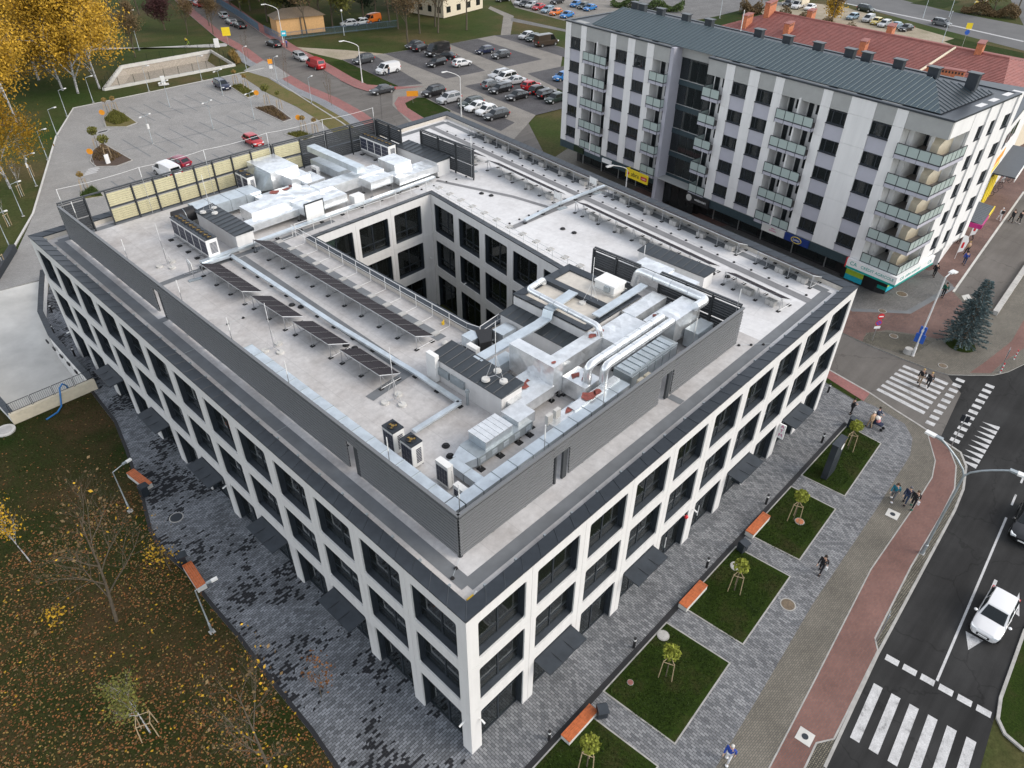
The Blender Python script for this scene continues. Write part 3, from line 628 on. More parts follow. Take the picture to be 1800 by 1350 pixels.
# ---------------------------------------------------------------- office block
office = thing('office_building', 'three storey white office block with square window grid around a courtyard', 'building')
H = 11.95; ZROOF = 11.45
LV = [(0.0, 3.556, 0.0, 4.02), (4.498, 7.383, 4.02, 7.815), (8.249, 11.119, 7.815, 11.90)]   # hole z0,z1, panel z0,z1
def rounded(s0, s1, z0, z1, r, n=4):
    P = []
    for (cx, cz, a0) in ((s1-r, z0+r, -90), (s1-r, z1-r, 0), (s0+r, z1-r, 90), (s0+r, z0+r, 180)):
        for k in range(n+1):
            a = R(a0+90*k/n); P.append((cx+r*math.cos(a), cz+r*math.sin(a)))
    return P
PMESH = {}
def panel_mesh(sa, sb, za, zb, s0, s1, z0, z1, mat='panel_white'):
    """cladding panel round one window, hole with rounded corners; s relative to sa"""
    key = tuple(round(x, 3) for x in (sb-sa, za, zb, s0-sa, s1-sa, z0, z1)) + (mat,)
    if key in PMESH: return PMESH[key]
    g = 0.009; w = sb-sa; a, b = s0-sa, s1-sa; mb = MB()
    if z0 > za + 0.01:
        outer = [(g, za+g), (w-g, za+g), (w-g, zb-g), (g, zb-g)]; inner = rounded(a, b, z0, z1, 0.13)
        rings = [outer, inner]
    else:
        arc = [p for p in rounded(a, b, z0-1, z1, 0.13) if p[1] > z0]
        outer = [(g, za), (a, za)] + sorted([p for p in arc if p[0] < w/2], key=lambda p: (p[0]+p[1])) + sorted([p for p in arc if p[0] >= w/2], key=lambda p: (p[0]-p[1])) + [(b, za), (w-g, za), (w-g, zb-g), (g, zb-g)]
        rings = [outer]
    vr = [[Vector((p[0], p[1], 0)) for p in r] for r in rings]; flat = [p for r in vr for p in r]
    F = []
    for t in geometry.tessellate_polygon(vr):
        p, q, r = (flat[i] for i in t); F.append(t if (q-p).cross(r-p).z > 0 else t[::-1])
    mb.idx([(p.x, 0, p.y) for p in flat], F, mat)
    for ri, r in enumerate(rings):
        n = len(r); d = 0.10
        for i in range(n):
            p, q = r[i], r[(i+1) % n]; mb.face([(p[0], 0, p[1]), (p[0], d, p[1]), (q[0], d, q[1]), (q[0], 0, q[1])] if ri == 0 else [(p[0], 0, p[1]), (p[0], d, p[1]), (q[0], d, q[1]), (q[0], 0, q[1])], mat)
    PMESH[key] = mb.mesh('facade_panel'); return PMESH[key]
WMESH = {}
def window_unit(w, z0, z1, door=False):
    """meshes for the dark lining with frame, the sill and the panes of one window; local x 0..w"""
    key = (round(w, 2), z0, z1, door)
    if key in WMESH: return WMESH[key]
    D = 0.46; fr = 0.07; mb = MB(); fm = 'frame_metal'
    e = 0.02
    mb.box(-e, 0.012, 0.09, D, z0, z1, 'dark_metal'); mb.box(w-0.012, w+e, 0.09, D, z0, z1, 'dark_metal')
    mb.box(-e, w+e, 0.09, D, z1-0.012, z1+e, 'dark_metal')
    mb.box(0.0, fr, D-0.06, D+0.04, z0, z1, fm); mb.box(w-fr, w, D-0.06, D+0.04, z0, z1, fm)
    mb.box(fr, w-fr, D-0.06, D+0.04, z1-fr, z1, fm); mb.box(fr, w-fr, D-0.06, D+0.04, z0, z0+fr, fm)
    xm = w*0.52; zt = z0 + (0.78 if not door else 2.25)
    mb.box(xm-0.05, xm+0.05, D-0.05, D+0.03, z0+fr, z1-fr, fm); mb.box(fr, xm-0.05, D-0.04, D+0.025, zt-0.035, zt+0.035, fm); mb.box(xm+0.05, w-fr, D-0.04, D+0.025, zt-0.035, zt+0.035, fm)
    wm = mb.mesh('window')
    sb = MB(); z = z0
    if not door:
        sb.idx([(-e, 0.06, z-0.03), (w+e, 0.06, z-0.03), (w+e, D-0.06, z+0.05), (-e, D-0.06, z+0.05), (-e, 0.06, z-0.08), (w+e, 0.06, z-0.08)], [(0, 1, 2, 3), (4, 5, 1, 0)], 'dark_metal')
    sm = sb.mesh('sill') if not door else None
    panes = []
    for (x0, x1, a, b) in ((fr, xm-0.05, z0+fr, zt-0.035), (xm+0.05, w-fr, z0+fr, zt-0.035), (fr, xm-0.05, zt+0.035, z1-fr), (xm+0.05, w-fr, zt+0.035, z1-fr)):
        pb = MB(); pb.box(x0, x1, D-0.012, D+0.012, a, b, 'glass'); panes.append(pb.mesh('pane'))
    WMESH[key] = (wm, sm, panes); return WMESH[key]
def facade(O, ang, length, starts, w, end0=None, parent=office, lv=LV):
    """cladding and windows along local x from O; inward is local +y"""
    T = Matrix.Translation((O[0], O[1], 0)) @ Matrix.Rotation(ang, 4, 'Z')
    gap = (starts[1]-starts[0]-w)/2
    for i, s0 in enumerate(starts):
        sa = 0.0 if i == 0 else s0-gap; sb = length if i == len(starts)-1 else s0+w+gap
        for li, (z0, z1, za, zb) in enumerate(lv):
            P = T @ Vector((sa, 0, 0)); put('facade_panel', panel_mesh(sa, sb, za, zb, s0, s0+w, z0, z1), parent, P, ang)
            wm, sm, panes = window_unit(w, z0, z1, li == 0)
            P = T @ Vector((s0, 0, 0)); wo_ = put('window', wm, parent, P, ang)
            if sm: put('sill', sm, wo_)
            if li and RB.random() < 0.3:
                q = RB.choice((0.25, 0.4, 0.6)); MB().box(0.1, w*0.52-0.06 if RB.random() < 0.5 else w-0.1, 0.52, 0.535, z1-0.08-(z1-z0)*q, z1-0.08, 'curtain').build('blind', wo_)
            for p in panes: put('pane', p, wo_)
    return T
bl = 3.9954; RB = random.Random(17)
facade((0, 0), 0.0, 40.5, [0.728+4.0*k for k in range(10)], 3.18)
facade((0, 52.62), R(-90), 52.62, [52.62-(0.676+bl*k)-3.187 for k in range(12, -1, -1)], 3.187)
# courtyard walls that can be seen: north wall and east wall
cN, cE, cS, cW = 35.8, (29.2, 26.6), 16.3, 16.5
facade((cW, cN), 0.0, cE[0]-cW, [0.55, 4.42, 8.29], 3.18)
ue = Vector((cE[1]-cE[0], cS-cN)); Le = ue.length; ae = math.atan2(ue.y, ue.x)
facade((cE[0], cN), ae, Le, [0.45+3.95*k for k in range(5)], 3.18)
# plain walls: courtyard south and west, outer north and east
mb = MB()
for (a, b) in (((cW, cN), (cW, cS)), ((cW, cS), (cE[1], cS)), ((46.55, 52.62), (0, 52.62)), ((40.5, 0), (46.55, 52.62))):
    mb.face([(a[0], a[1], 0), (b[0], b[1], 0), (b[0], b[1], H-0.05), (a[0], a[1], H-0.05)], 'panel_white')
mb.build('wall', office)
for (a, b, n) in (((46.55, 52.62), (0, 52.62), 11), ((40.5, 0), (46.55, 52.62), 13), ((cW, cS), (cW, cN), 4)):
    a = Vector(a); b = Vector(b); u = (b-a).normalized(); nrm = Vector((u.y, -u.x)); L = (b-a).length
    if (a, n) and n == 4: nrm = Vector((1, 0))
    for k in range(n):
        for (z0, z1, _, _) in LV:
            s0 = L*(k+0.12)/n; s1 = L*(k+0.88)/n
            p = a+u*s0+nrm*0.012; q = a+u*s1+nrm*0.012
            f = MB(); f.face([(p.x, p.y, z0), (q.x, q.y, z0), (q.x, q.y, z1), (p.x, p.y, z1)], 'glass_dark'); f.build('window', office)
# storeys inside, seen through the glass
mb = MB()
def ringslab(z, mat, inset=0.5):
    o = [(inset, inset), (40.5-inset, inset), (46.5-inset, 52.6-inset), (inset, 52.6-inset)]; i = [(cW-inset, cS-inset), (cE[1]+inset, cS-inset), (cE[0]+inset, cN+inset), (cW-inset, cN+inset)]
    for k in range(4):
        j = (k+1) % 4; mb.face([(*o[k], z), (*o[j], z), (*i[j], z), (*i[k], z)], mat)
ringslab(8.02, 'carpet_grey'); ringslab(4.27, 'carpet_grey'); ringslab(0.02, 'carpet_grey'); ringslab(7.6, 'wall_inner'); ringslab(3.9, 'wall_inner'); ringslab(11.3, 'wall_inner')
mb.build('floor_slab', office)
rnd = random.Random(3)
mb = MB()
for z in (0.02, 4.27, 8.02):
    mb.box(6.3, 40, 6.2, 6.3, z, z+3.2, 'wall_inner'); mb.box(6.2, 6.3, 6.3, 50, z, z+3.2, 'wall_inner')
    mb.box(17, 30, 40.5, 40.6, z, z+3.2, 'wall_inner'); mb.box(33.0, 33.1, 14, 40, z, z+3.2, 'wall_inner')
    for k in range(2, 10, 2): mb.box(0.3+4*k, 0.42+4*k, 0.6, 6.2, z, z+3.2, 'wall_inner')
    for k in range(2, 13, 2): mb.box(0.6, 6.2, 0.25+bl*k, 0.37+bl*k, z, z+3.2, 'wall_inner')
mb.build('partition', office)
def patch(x0, x1, y0, y1, z, mat, name='carpet'):
    MB().box(x0, x1, y0, y1, z, z+0.02, mat).build(name, office)
for k in (0, 1, 2, 3, 4, 5, 6): patch(0.8+4*k, 3.9+4*k, 0.6, 2.2 if k % 2 else 3.2, 8.04, 'carpet_green')
for k in (0, 4, 5, 6): patch(0.6, 2.6, 0.8+bl*k, 3.6+bl*k, 8.04, 'carpet_green')
for z in (8.04, 4.29, 0.04): patch(17, 28.8, 36.4, 39.5, z, 'wood_floor')
MB().box(0.6, 4.2, 3.55, 3.62, 8.05, 11.0, 'wall_lime').box(4.12, 4.2, 0.6, 3.5, 8.05, 11.0, 'wall_lime').build('partition', office)
for k in range(10):
    for z in (0.04, 4.29, 8.04):
        if rnd.random() < 0.65:
            x = 0.8+4*k+rnd.random(); d = MB(); d.box(x, x+1.5, 1.3, 2.0, z+0.70, z+0.74, 'sign_white'); d.box(x+0.05, x+0.1, 1.35, 1.95, z, z+0.7, 'steel'); d.box(x+1.4, x+1.45, 1.35, 1.95, z, z+0.7, 'steel'); d.build('desk', office)
MB().box(0.9, 1.25, 23.2, 24.2, 8.04, 9.3, 'sign_red').build('cabinet', office)
for k in (2, 5, 6): MB().ball((1.0, 2.5+bl*k, 9.0), 0.45, 'leaf_green', 8, 6, 1.3).build('pot_plant', office)

# roof sheet, upstand, coping
OUT = [(0.0, 0.0), (40.5, 0.0), (46.55, 52.62), (0.0, 52.62)]; CRT = [(cW, cS), (cE[1], cS), (cE[0], cN), (cW, cN)]
roof = sheet('roof', OUT, ZROOF, 'membrane', holes=[CRT], kind=None, parent=office)
sheet('roof_membrane', [(0.9, 0.9), (29.5, 0.9), (29.5, 16.0), (16.2, 16.0), (16.2, 36.1), (28.5, 36.1), (33.0, 51.8), (0.9, 51.8)], ZROOF+0.003, 'membrane_dirty', kind=None, parent=roof)
def coping(poly, w, nper, edges, top=H, parent=office):
    """metal capping panels along each edge, small gaps between them; w>0 lies inside the outline"""
    ins = inset(poly, w); n = len(poly); ov = inset(poly, -0.03 if w > 0 else 0.03)
    for i in edges:
        j = (i+1) % n; a, b = Vector(ov[i]), Vector(ov[j]); c, d = Vector(ins[j]), Vector(ins[i]); k = max(1, int(round((b-a).length/nper)))
        for q in range(k):
            t0 = q/k; t1 = (q+1)/k; g = 0.012/((b-a).length)
            A = a.lerp(b, t0+g); B = a.lerp(b, t1-g); Cc = d.lerp(c, t1-g); Dd = d.lerp(c, t0+g)
            base = (A+B)/2; mb = MB(); L = [(p-base) for p in (A, B, Cc, Dd)]; zt = (0.03, 0.03, -0.05, -0.05)
            if w < 0: L = [L[1], L[0], L[3], L[2]]
            hi = [(p.x, p.y, z) for p, z in zip(L, zt)]; lo = [(p.x, p.y, z-0.09) for p, z in zip(L, zt)]
            mb.face(hi, 'coping_metal')
            for e in range(4): f = (e+1) % 4; mb.face([lo[e], lo[f], hi[f], hi[e]], 'coping_metal')
            s = L[0].lerp(L[3], 0.02)
            mb.tube([(L[0].x, L[0].y, 0.035), (L[3].x, L[3].y, -0.045)], 0.02, 'dark_metal', 4)
            mb.build('coping_panel', parent, (base.x, base.y, top))
coping(OUT, 0.78, 1.22, (0, 1, 2, 3)); coping(CRT, -0.55, 1.3, (0, 1, 2, 3), parent=office)
mb = MB(); i1 = inset(OUT, 0.76); i2 = inset(CRT, -0.53)
for i in range(4):
    j = (i+1) % 4; mb.face([(*i1[j], ZROOF), (*i1[i], ZROOF), (*i1[i], H-0.08), (*i1[j], H-0.08)], 'upstand'); mb.face([(*i2[i], ZROOF), (*i2[j], ZROOF), (*i2[j], H-0.08), (*i2[i], H-0.08)], 'upstand')
mb.build('upstand', office)
mb = MB(); i3 = inset(OUT, 0.04)   # light strip of membrane turned up behind the coping
# grey walkway strips on the roof
def strip(pts, w, mat='walkway', z=0.010):
    sheet('walkway_strip', strip_poly(pts, -w/2, w/2), ZROOF+z, mat, kind=None, parent=roof)
per = inset(OUT, 1.62)
for i in range(4):
    a, b = per[i], per[(i+1) % 4]; strip([a, b], 0.72, 'walkway', 0.010+0.002*i)
def ex(x0, y): return x0+0.115*(y)          # lines parallel to the slanting east front
strip([(ex(36.55, 1.9), 1.9), (ex(36.55, 51.0), 51.0)], 0.72, 'walkway_light', 0.019)
strip([(10.35, 16.6), (10.75, 37.8)], 0.80, 'walkway', 0.019); strip([(14.35, 17.6), (14.3, 38.3)], 0.78, 'walkway', 0.021)
strip([(6.9, 15.9), (10.6, 16.3)], 0.7, 'walkway', 0.023); strip([(2.6, 38.2), (20.0, 38.2)], 0.6, 'walkway', 0.017)
strip([(29.9, 26.1), (42.8, 25.7)], 0.6, 'walkway_light', 0.023); strip([(32.4, 38.6), (34.9, 30.7), (35.6, 25.9)], 0.45, 'walkway_light', 0.021)
strip([(1.9, 33.3), (2.5, 33.3)], 0.6, 'walkway', 0.023); strip([(20.0, 2.0), (20.0, 2.95)], 0.5, 'walkway', 0.023)

# entrance canopies
def add_canopy(P, rz, wdt):
    mb = MB(); mb.idx([(0, 0.02, 3.42), (wdt, 0.02, 3.42), (wdt, -1.15, 3.30), (0, -1.15, 3.30), (0, 0.02, 3.34), (wdt, 0.02, 3.34), (wdt, -1.15, 3.22), (0, -1.15, 3.22)],
        [(3, 2, 1, 0), (4, 5, 6, 7), (7, 6, 2, 3), (4, 7, 3, 0), (5, 1, 2, 6)], 'coping_metal')
    o = mb.build('canopy', office, P, rz)
    for s in (wdt*0.33, wdt*0.66): MB().box(s-0.012, s+0.012, -1.14, 0.0, 3.37, 3.385, 'black', Matrix.Translation((0, 0, 0.0)) @ Matrix.Shear('XY', 4, (0, 0))).build('seam', o)
    for s in (0.4, wdt-0.4): MB().tube([(s, 0.05, 3.05), (s, -0.9, 3.25)], 0.03, 'frame_metal', 5).build('bracket', o)
for k in (1, 3, 6, 8): add_canopy((0.728+4*k+0.05, 0, 0), 0.0, 3.08)
for k in (2, 4, 6, 8, 10): add_canopy((0, 0.676+bl*k+3.1, 0), R(-90), 3.08)
# cameras and small lamps on the piers
for (x, y, z, dx, dy) in ((0.0, 0.45, 2.9, -0.3, 0), (0.62, 0.0, 2.95, 0, -0.3), (0.0, 24.3, 3.0, -0.3, 0), (0.0, 51.9, 2.8, -0.3, 0.1), (20.4, 0.0, 3.2, 0, -0.3), (16.5+12.0, 35.7, 5.6, 0.0, -0.3), (28.1, 30, 5.2, -0.3, 0)):
    mb = MB(); mb.tube([(0, 0, 0), (dx*0.6, dy*0.6, 0.06)], 0.03, 'plastic_white', 6); mb.tube([(dx*0.4, dy*0.4, 0.04), (dx*1.3, dy*1.3, -0.03)], 0.055, 'plastic_white', 8)
    tag(mb.build('security_camera', None, (x, y, z), smooth=40), {0.45: 'white security camera on the side front of the corner pier', 24.3: 'white security camera halfway along the shaded side front', 51.9: 'white security camera at the far end of the shaded front', 35.7: 'white security camera in the courtyard corner', 30: 'white security camera on the slanting courtyard wall'}.get(y, 'white security camera on the street front of the corner pier' if x < 1 else 'white security camera halfway along the street front'), 'camera')
# red alarm lamp, door handles, cash machine sign
tag(MB().ball((0, 0, 0), 0.14, 'sign_red').box(-0.03, 0.03, -0.02, 0.2, -0.06, 0.06, 'plastic_white').build('alarm_lamp', None, (19.5, -0.1, 3.25)), 'red alarm lamp above a door of the street front', 'alarm')
for x in (18.2, 6.4, 22.2): MB().tube([(0, 0, 0.9), (0, 0, 1.9)], 0.03, 'steel_white', 6).build('door_handle', office, (x, 0.36, 0))
sg = thing('cash_machine_sign', 'projecting white sign reading ATM on the street front pier', 'sign', (32.45, -0.05, 3.4))
MB().box(-0.05, 0.05, -0.5, 0.0, -1.35, 0.0, 'sign_white').build('panel', sg)
for s in (-1, 1): text('lettering', 'A\nT\nM', 0.42, 'sign_magenta', frame((s*0.056, -0.25, -0.62), (0, s, 0), (0, 0, 1)), sg)

# ---------------------------------------------------------------- roof plant
Z0 = ZROOF
def place(name, label, cat, x, y, z=Z0, rz=0.0, group=None): return thing(name, label, cat, (x, y, z), rz, group)
# louvred screens ------------------------------------------------
SL = {}
def slat_mesh(L, mat, inner=None):
    k = (round(L, 2), mat)
    if k not in SL:
        mb = MB(); pr = [(0.0, 0.0), (0.055, 0.03), (0.055, 0.115), (0.0, 0.085)]
        pr = [(-0.05, 0.0), (-0.05, 0.135), (0.02, 0.155), (0.02, 0.145), (-0.035, 0.12), (-0.035, 0.0)]
        n = len(pr); a = [(0, p[0], p[1]) for p in pr]; b = [(L, p[0], p[1]) for p in pr]
        for i in range(n): j = (i+1) % n; mb.face([a[i], b[i], b[j], a[j]], mat)
        mb.face(a[::-1], mat); mb.face(b, mat); SL[k] = mb.mesh('slat')
    return SL[k]
def screen(label, a, b, segs, z0, z1, mat, pitch=0.215, post=2.3, beam=True, open_pitch=False, group=None):
    """louvred screen from a to b: slats in segments (fractions in metres), posts behind, beam on top"""
    a = Vector(a); b = Vector(b); L = (b-a).length; ang = math.atan2(b.y-a.y, b.x-a.x)
    t = place('louvre_screen', label, 'screen', a.x, a.y, Z0, ang, group)
    for (s0, s1, zz0) in segs:
        me = slat_mesh(s1-s0, mat); n = int((z1-zz0-0.12)/pitch)
        for k in range(n): put('slat', me, t, (s0, 0, zz0-Z0+0.02+k*pitch))
        MB().box(s0+0.01, s1-0.01, 0.022, 0.035, zz0-Z0, z1-Z0-0.1, 'louver_dark').build('gap_shade_sheet', t)  # added dark sheet, its colour stands in for shade between the slats
    if beam: MB().box(0, L, -0.07, 0.12, z1-Z0-0.10, z1-Z0, 'louver_metal' if mat == 'louver_metal' else 'louver_dark').build('top_beam', t)
    n = max(1, int(round(L/post)))
    for k in range(n+1):
        s = min(max(L*k/n, 0.06), L-0.06); MB().box(s-0.06, s+0.06, 0.05, 0.19, 0.0, z1-Z0-0.1, 'louver_dark').build('post', t)
    return t
zt = 14.45
s = screen('long grey louvred screen along the street side of the roof', (2.45, 3.0), (27.8, 2.9), [(0.02, 6.6, 11.62), (6.6, 7.9, 13.6), (7.9, 16.2, 11.62), (16.2, 17.5, 13.6), (17.5, 25.3, 11.62)], 11.6, zt, 'louver_metal')
for x in (7.75, 17.35): MB().box(x-0.32, x+0.02, 0.0, 0.14, 0.05, 2.15, 'louver_dark').build('door_post', s)
s = screen('long dark louvred screen along the shaded side of the roof', (2.45, 50.6), (2.45, 3.0), [(0.02, 16.4, 11.62), (16.4, 17.6, 13.6), (17.6, 38.9, 11.62), (38.9, 39.9, 13.6), (39.9, 47.55, 11.62)], 11.6, zt, 'louver_metal')
for x in (17.45, 39.8): MB().box(x-0.32, x+0.02, 0.0, 0.14, 0.05, 2.15, 'louver_dark').build('door_post', s)
def frame_panel(t, s0, s1, z0, z1, mat, frame_mat='louver_dark', pitch=0.19, side=1):
    """framed louvre panel as a part of screen t"""
    mb = MB()
    for (x0, x1, c, d) in ((s0, s1, z0, z0+0.07), (s0, s1, z1-0.07, z1), (s0, s0+0.06, z0+0.07, z1-0.07), (s1-0.06, s1, z0+0.07, z1-0.07)): mb.box(x0, x1, -0.04, 0.06, c, d, frame_mat)
    p = mb.build('louvre_panel', t); n = int((z1-z0-0.16)/pitch); me = slat_mesh(s1-s0-0.12, mat)
    for k in range(n): put('slat', me, p, (s0+0.06, 0, z0+0.08+k*pitch))
def panel_screen(label, a, b, xs, mats, z1=zt, rows=2):
    a = Vector(a); b = Vector(b); ang = math.atan2(b.y-a.y, b.x-a.x); t = place('panel_screen', label, 'screen', a.x, a.y, Z0, ang); L = (b-a).length
    hh = (z1-Z0-0.2)/rows
    for i in range(len(xs)-1):
        if mats[i] is None: continue
        for r in range(rows): frame_panel(t, xs[i]+0.03, xs[i+1]-0.03, 0.15+r*hh, 0.15+(r+1)*hh-0.03, mats[i])
    for x in xs: MB().box(x-0.05, x+0.05, -0.16, -0.045, 0, z1-Z0, 'louver_dark').build('post', t)
    MB().box(0, L, -0.05, 0.1, z1-Z0, z1-Z0+0.1, 'louver_dark').build('top_beam', t)
    return t
xs = [0.0, 2.1, 3.75, 6.0, 7.9, 9.8, 11.7, 13.5, 15.4, 17.4, 19.6]
panel_screen('pale yellow and dark louvred screen on the car park side of the roof', (2.5, 50.9), (22.1, 50.9), xs, ['louver_dark', None] + ['louver_yellow']*8)
panel_screen('dark louvred screen beside the tall outdoor units in the far roof corner', (22.2, 50.7), (34.0, 49.9), [0, 2.9, 5.8, 8.7, 11.7], ['louver_yellow', 'louver_dark', 'louver_dark', 'louver_dark'])
panel_screen('short dark louvred screen turning the far roof corner', (34.05, 49.7), (33.9, 45.4), [0, 2.1, 4.2], ['louver_dark']*2)
panel_screen('dark louvred screen standing next to the far plant house', (35.2, 43.9), (35.15, 36.0), [0, 2.6, 5.2, 7.8], ['louver_dark']*3)
panel_screen('black louvred screen beside the roof hatch', (27.45, 15.1), (27.55, 11.0), [0, 2.05, 4.1], ['louver_dark']*2)
panel_screen('dark louvred return at the east end of the street side screen', (27.8, 9.4), (27.85, 3.1), [0, 2.1, 4.2, 6.3], ['louver_dark']*3)

# plant houses with seamed metal roofs ---------------------------
def plant_house(label, x0, x1, y0, y1, z1, extra=None, slope=0.18):
    t = place('plant_house', label, 'plant house', (x0+x1)/2, (y0+y1)/2); w = (x1-x0)/2; l = (y1-y0)/2; h = z1-Z0
    MB().prism([(-w, -l), (w, -l), (w, l), (-w, l)], 0, [h-0.08, h-0.08+slope, h-0.08+slope, h-0.08], 'panel_white').build('wall', t)
    n = max(2, int(2*l/0.62)); o = 0.09
    for k in range(n):
        ya = -l-o+(2*l+2*o)*k/n; yb = -l-o+(2*l+2*o)*(k+1)/n
        mb = MB(); mb.prism([(-w-o, ya), (w+o, ya), (w+o, yb), (-w-o, yb)], h-0.07, [h-0.02, h-0.02+slope, h-0.02+slope, h-0.02], 'seam_roof', bottom=True)
        mb.tube([(-w-o, yb, h), (w+o, yb, h+slope)], 0.022, 'dark_metal', 4)
        mb.build('roof_sheet', t)
    return t
ph1 = plant_house('white plant house with two grey grilles nearest the street', 11.1, 12.8, 8.72, 14.8, 13.2)
for y in (2.0, 0.65): MB().box(-1.02, -0.86, y-0.6, y+0.6, 0.65, 1.15, 'galv_dull').build('grille', ph1)
MB().box(-1.2, -0.87, 2.35, 3.2, 0.1, 2.05, 'plastic_white').build('cabinet', ph1)
plant_house('white plant house behind the row of five outdoor units', 11.1, 12.65, 38.6, 45.1, 13.0)
plant_house('white plant house next to the far dark louvred screen', 33.1, 34.75, 39.2, 45.4, 13.0)
plant_house('low plant house between the solar rows and the black louvred screen', 32.5, 33.8, 8.5, 14.5, 12.65)
# stair and lift core beside the courtyard: low seamed roof and higher flat roof
core = place('lift_core', 'stepped white lift core with dark seamed ledge beside the courtyard', 'lift core', 21.5, 12.4); core.location = (0, 0, Z0)
MB().prism([(18.0, 9.75), (19.4, 9.75), (19.4, 15.6), (18.0, 15.6)], 0, [1.2, 1.35, 1.35, 1.2], 'panel_white').build('wall', core)
for k in range(9):
    ya = 9.66+6.03*k/9; yb = 9.66+6.03*(k+1)/9; mb = MB(); mb.prism([(17.92, ya), (19.36, ya), (19.36, yb), (17.92, yb)], 1.27, [1.30, 1.42, 1.42, 1.30], 'seam_roof', bottom=True); mb.tube([(17.92, yb, 1.31), (19.36, yb, 1.43)], 0.022, 'dark_metal', 4); mb.build('roof_sheet', core)
MB().box(19.38, 25.3, 9.25, 15.7, 0, 2.05, 'panel_white').build('wall', core)
sheet('core_roof', [(19.4, 9.3), (25.3, 9.3), (25.3, 15.7), (19.4, 15.7)], 2.06, 'upstand', kind=None, parent=core)
coping(ccw([(19.36, 9.23), (25.32, 9.23), (25.32, 15.72), (19.36, 15.72)]), 0.55, 1.3, (0, 1, 2, 3), top=2.22, parent=core)
MB().box(22.2, 22.75, 10.2, 15.6, 2.06, 2.35, 'coping_metal').build('kerb_beam', core)
hb = place('roof_hatch', 'white box roof hatch on top of the lift core', 'hatch', 24.7, 11.5, Z0+2.06); MB().box(-0.75, 0.75, -0.95, 0.95, 0, 0.18, 'concrete_light').box(-0.62, 0.62, -0.82, 0.82, 0.18, 0.62, 'plastic_white').build('base', hb)
MB().box(-0.68, 0.68, -0.88, 0.88, 0.63, 0.80, 'plastic_white').build('lid', hb); MB().box(-0.86, -0.64, -0.5, -0.1, 0.3, 0.7, 'galv_dull').build('actuator', hb)

# ducts -----------------------------------------------------------
def duct(label, axis, s0, s1, c0, c1, z0, z1, seg=1.25, mat='galv', legs=True, group=None, name='air_duct'):
    """rectangular duct in flanged sections"""
    cx, cy = ((s0+s1)/2, (c0+c1)/2) if axis == 'x' else ((c0+c1)/2, (s0+s1)/2)
    t = place(name, label, 'duct', cx, cy, Z0, 0.0 if axis == 'x' else R(90), group); L = s1-s0; w = (c1-c0)/2; n = max(1, int(round(L/seg))); a = z0-Z0; b = z1-Z0
    for k in range(n):
        x0 = -L/2+L*k/n; x1 = -L/2+L*(k+1)/n; mb = MB(); mb.box(x0+0.02, x1-0.02, -w, w, a, b, mat)
        mb.box(x0, x0+0.02, -w-0.025, w+0.025, a-0.025, b+0.025, 'galv_dull'); mb.box(x1-0.02, x1-0.001, -w-0.025, w+0.025, a-0.025, b+0.025, 'galv_dull')
        xm = (x0+x1)/2; mb.idx([(x0+0.02, -w, b+0.001), (xm, 0, b+0.018), (x0+0.02, w, b+0.001), (x1-0.02, w, b+0.001), (x1-0.02, -w, b+0.001)], [(0, 1, 2), (2, 1, 3), (3, 1, 4), (4, 1, 0)][:0] or [(0, 4, 1), (4, 3, 1), (3, 2, 1), (2, 0, 1)], mat)
        mb.build('duct_section', t)
        if legs and k % 2 == 0:
            MB().box(xm-0.03, xm+0.03, -w-0.03, -w+0.03, 0.03, a, 'steel').box(xm-0.03, xm+0.03, w-0.03, w+0.03, 0.03, a, 'steel').box(xm-0.12, xm+0.12, -w-0.15, -w+0.15, 0, 0.05, 'rubber').box(xm-0.12, xm+0.12, w-0.15, w+0.15, 0, 0.05, 'rubber').build('leg', t)
    return t
def crinkle(mb, x0, x1, y0, y1, z0, z1, mat, amp=0.03, cell=0.45, seed=0, taper=None):
    """foil wrapped box: faces broken into uneven facets"""
    rn = random.Random(seed)
    def grid(o, u, v, nu, nv):
        P = []
        nrm = Vector(u).cross(Vector(v)).normalized()
        for j in range(nv+1):
            for i in range(nu+1):
                p = Vector(o)+Vector(u)*(i/nu)+Vector(v)*(j/nv)
                if 0 < i < nu and 0 < j < nv: p += nrm*rn.uniform(-amp, amp*1.3)+Vector(u).normalized()*rn.uniform(-0.12, 0.12)*Vector(u).length/nu
                P.append(p)
        F = []
        for j in range(nv):
            for i in range(nu):
                a = j*(nu+1)+i; b = a+1; c = b+nu+1; d = c-1
                F += [(a, b, c), (a, c, d)] if rn.random() < 0.5 else [(a, b, d), (b, c, d)]
        mb.idx(P, F, mat)
    dx, dy, dz = x1-x0, y1-y0, z1-z0; nx = max(1, int(dx/cell)); ny = max(1, int(dy/cell)); nz = max(1, int(dz/cell))
    grid((x0, y0, z1), (dx, 0, 0), (0, dy, 0), nx, ny)
    grid((x0, y0, z0), (dx, 0, 0), (0, 0, dz), nx, nz); grid((x0, y1, z0), (0, 0, dz), (dx, 0, 0), nz, nx)
    grid((x0, y0, z0), (0, 0, dz), (0, dy, 0), nz, ny); grid((x1, y0, z0), (0, dy, 0), (0, 0, dz), ny, nz)
    mb.face([(x0, y0, z0), (x0, y1, z0), (x1, y1, z0), (x1, y0, z0)], mat)
SEED = [11]
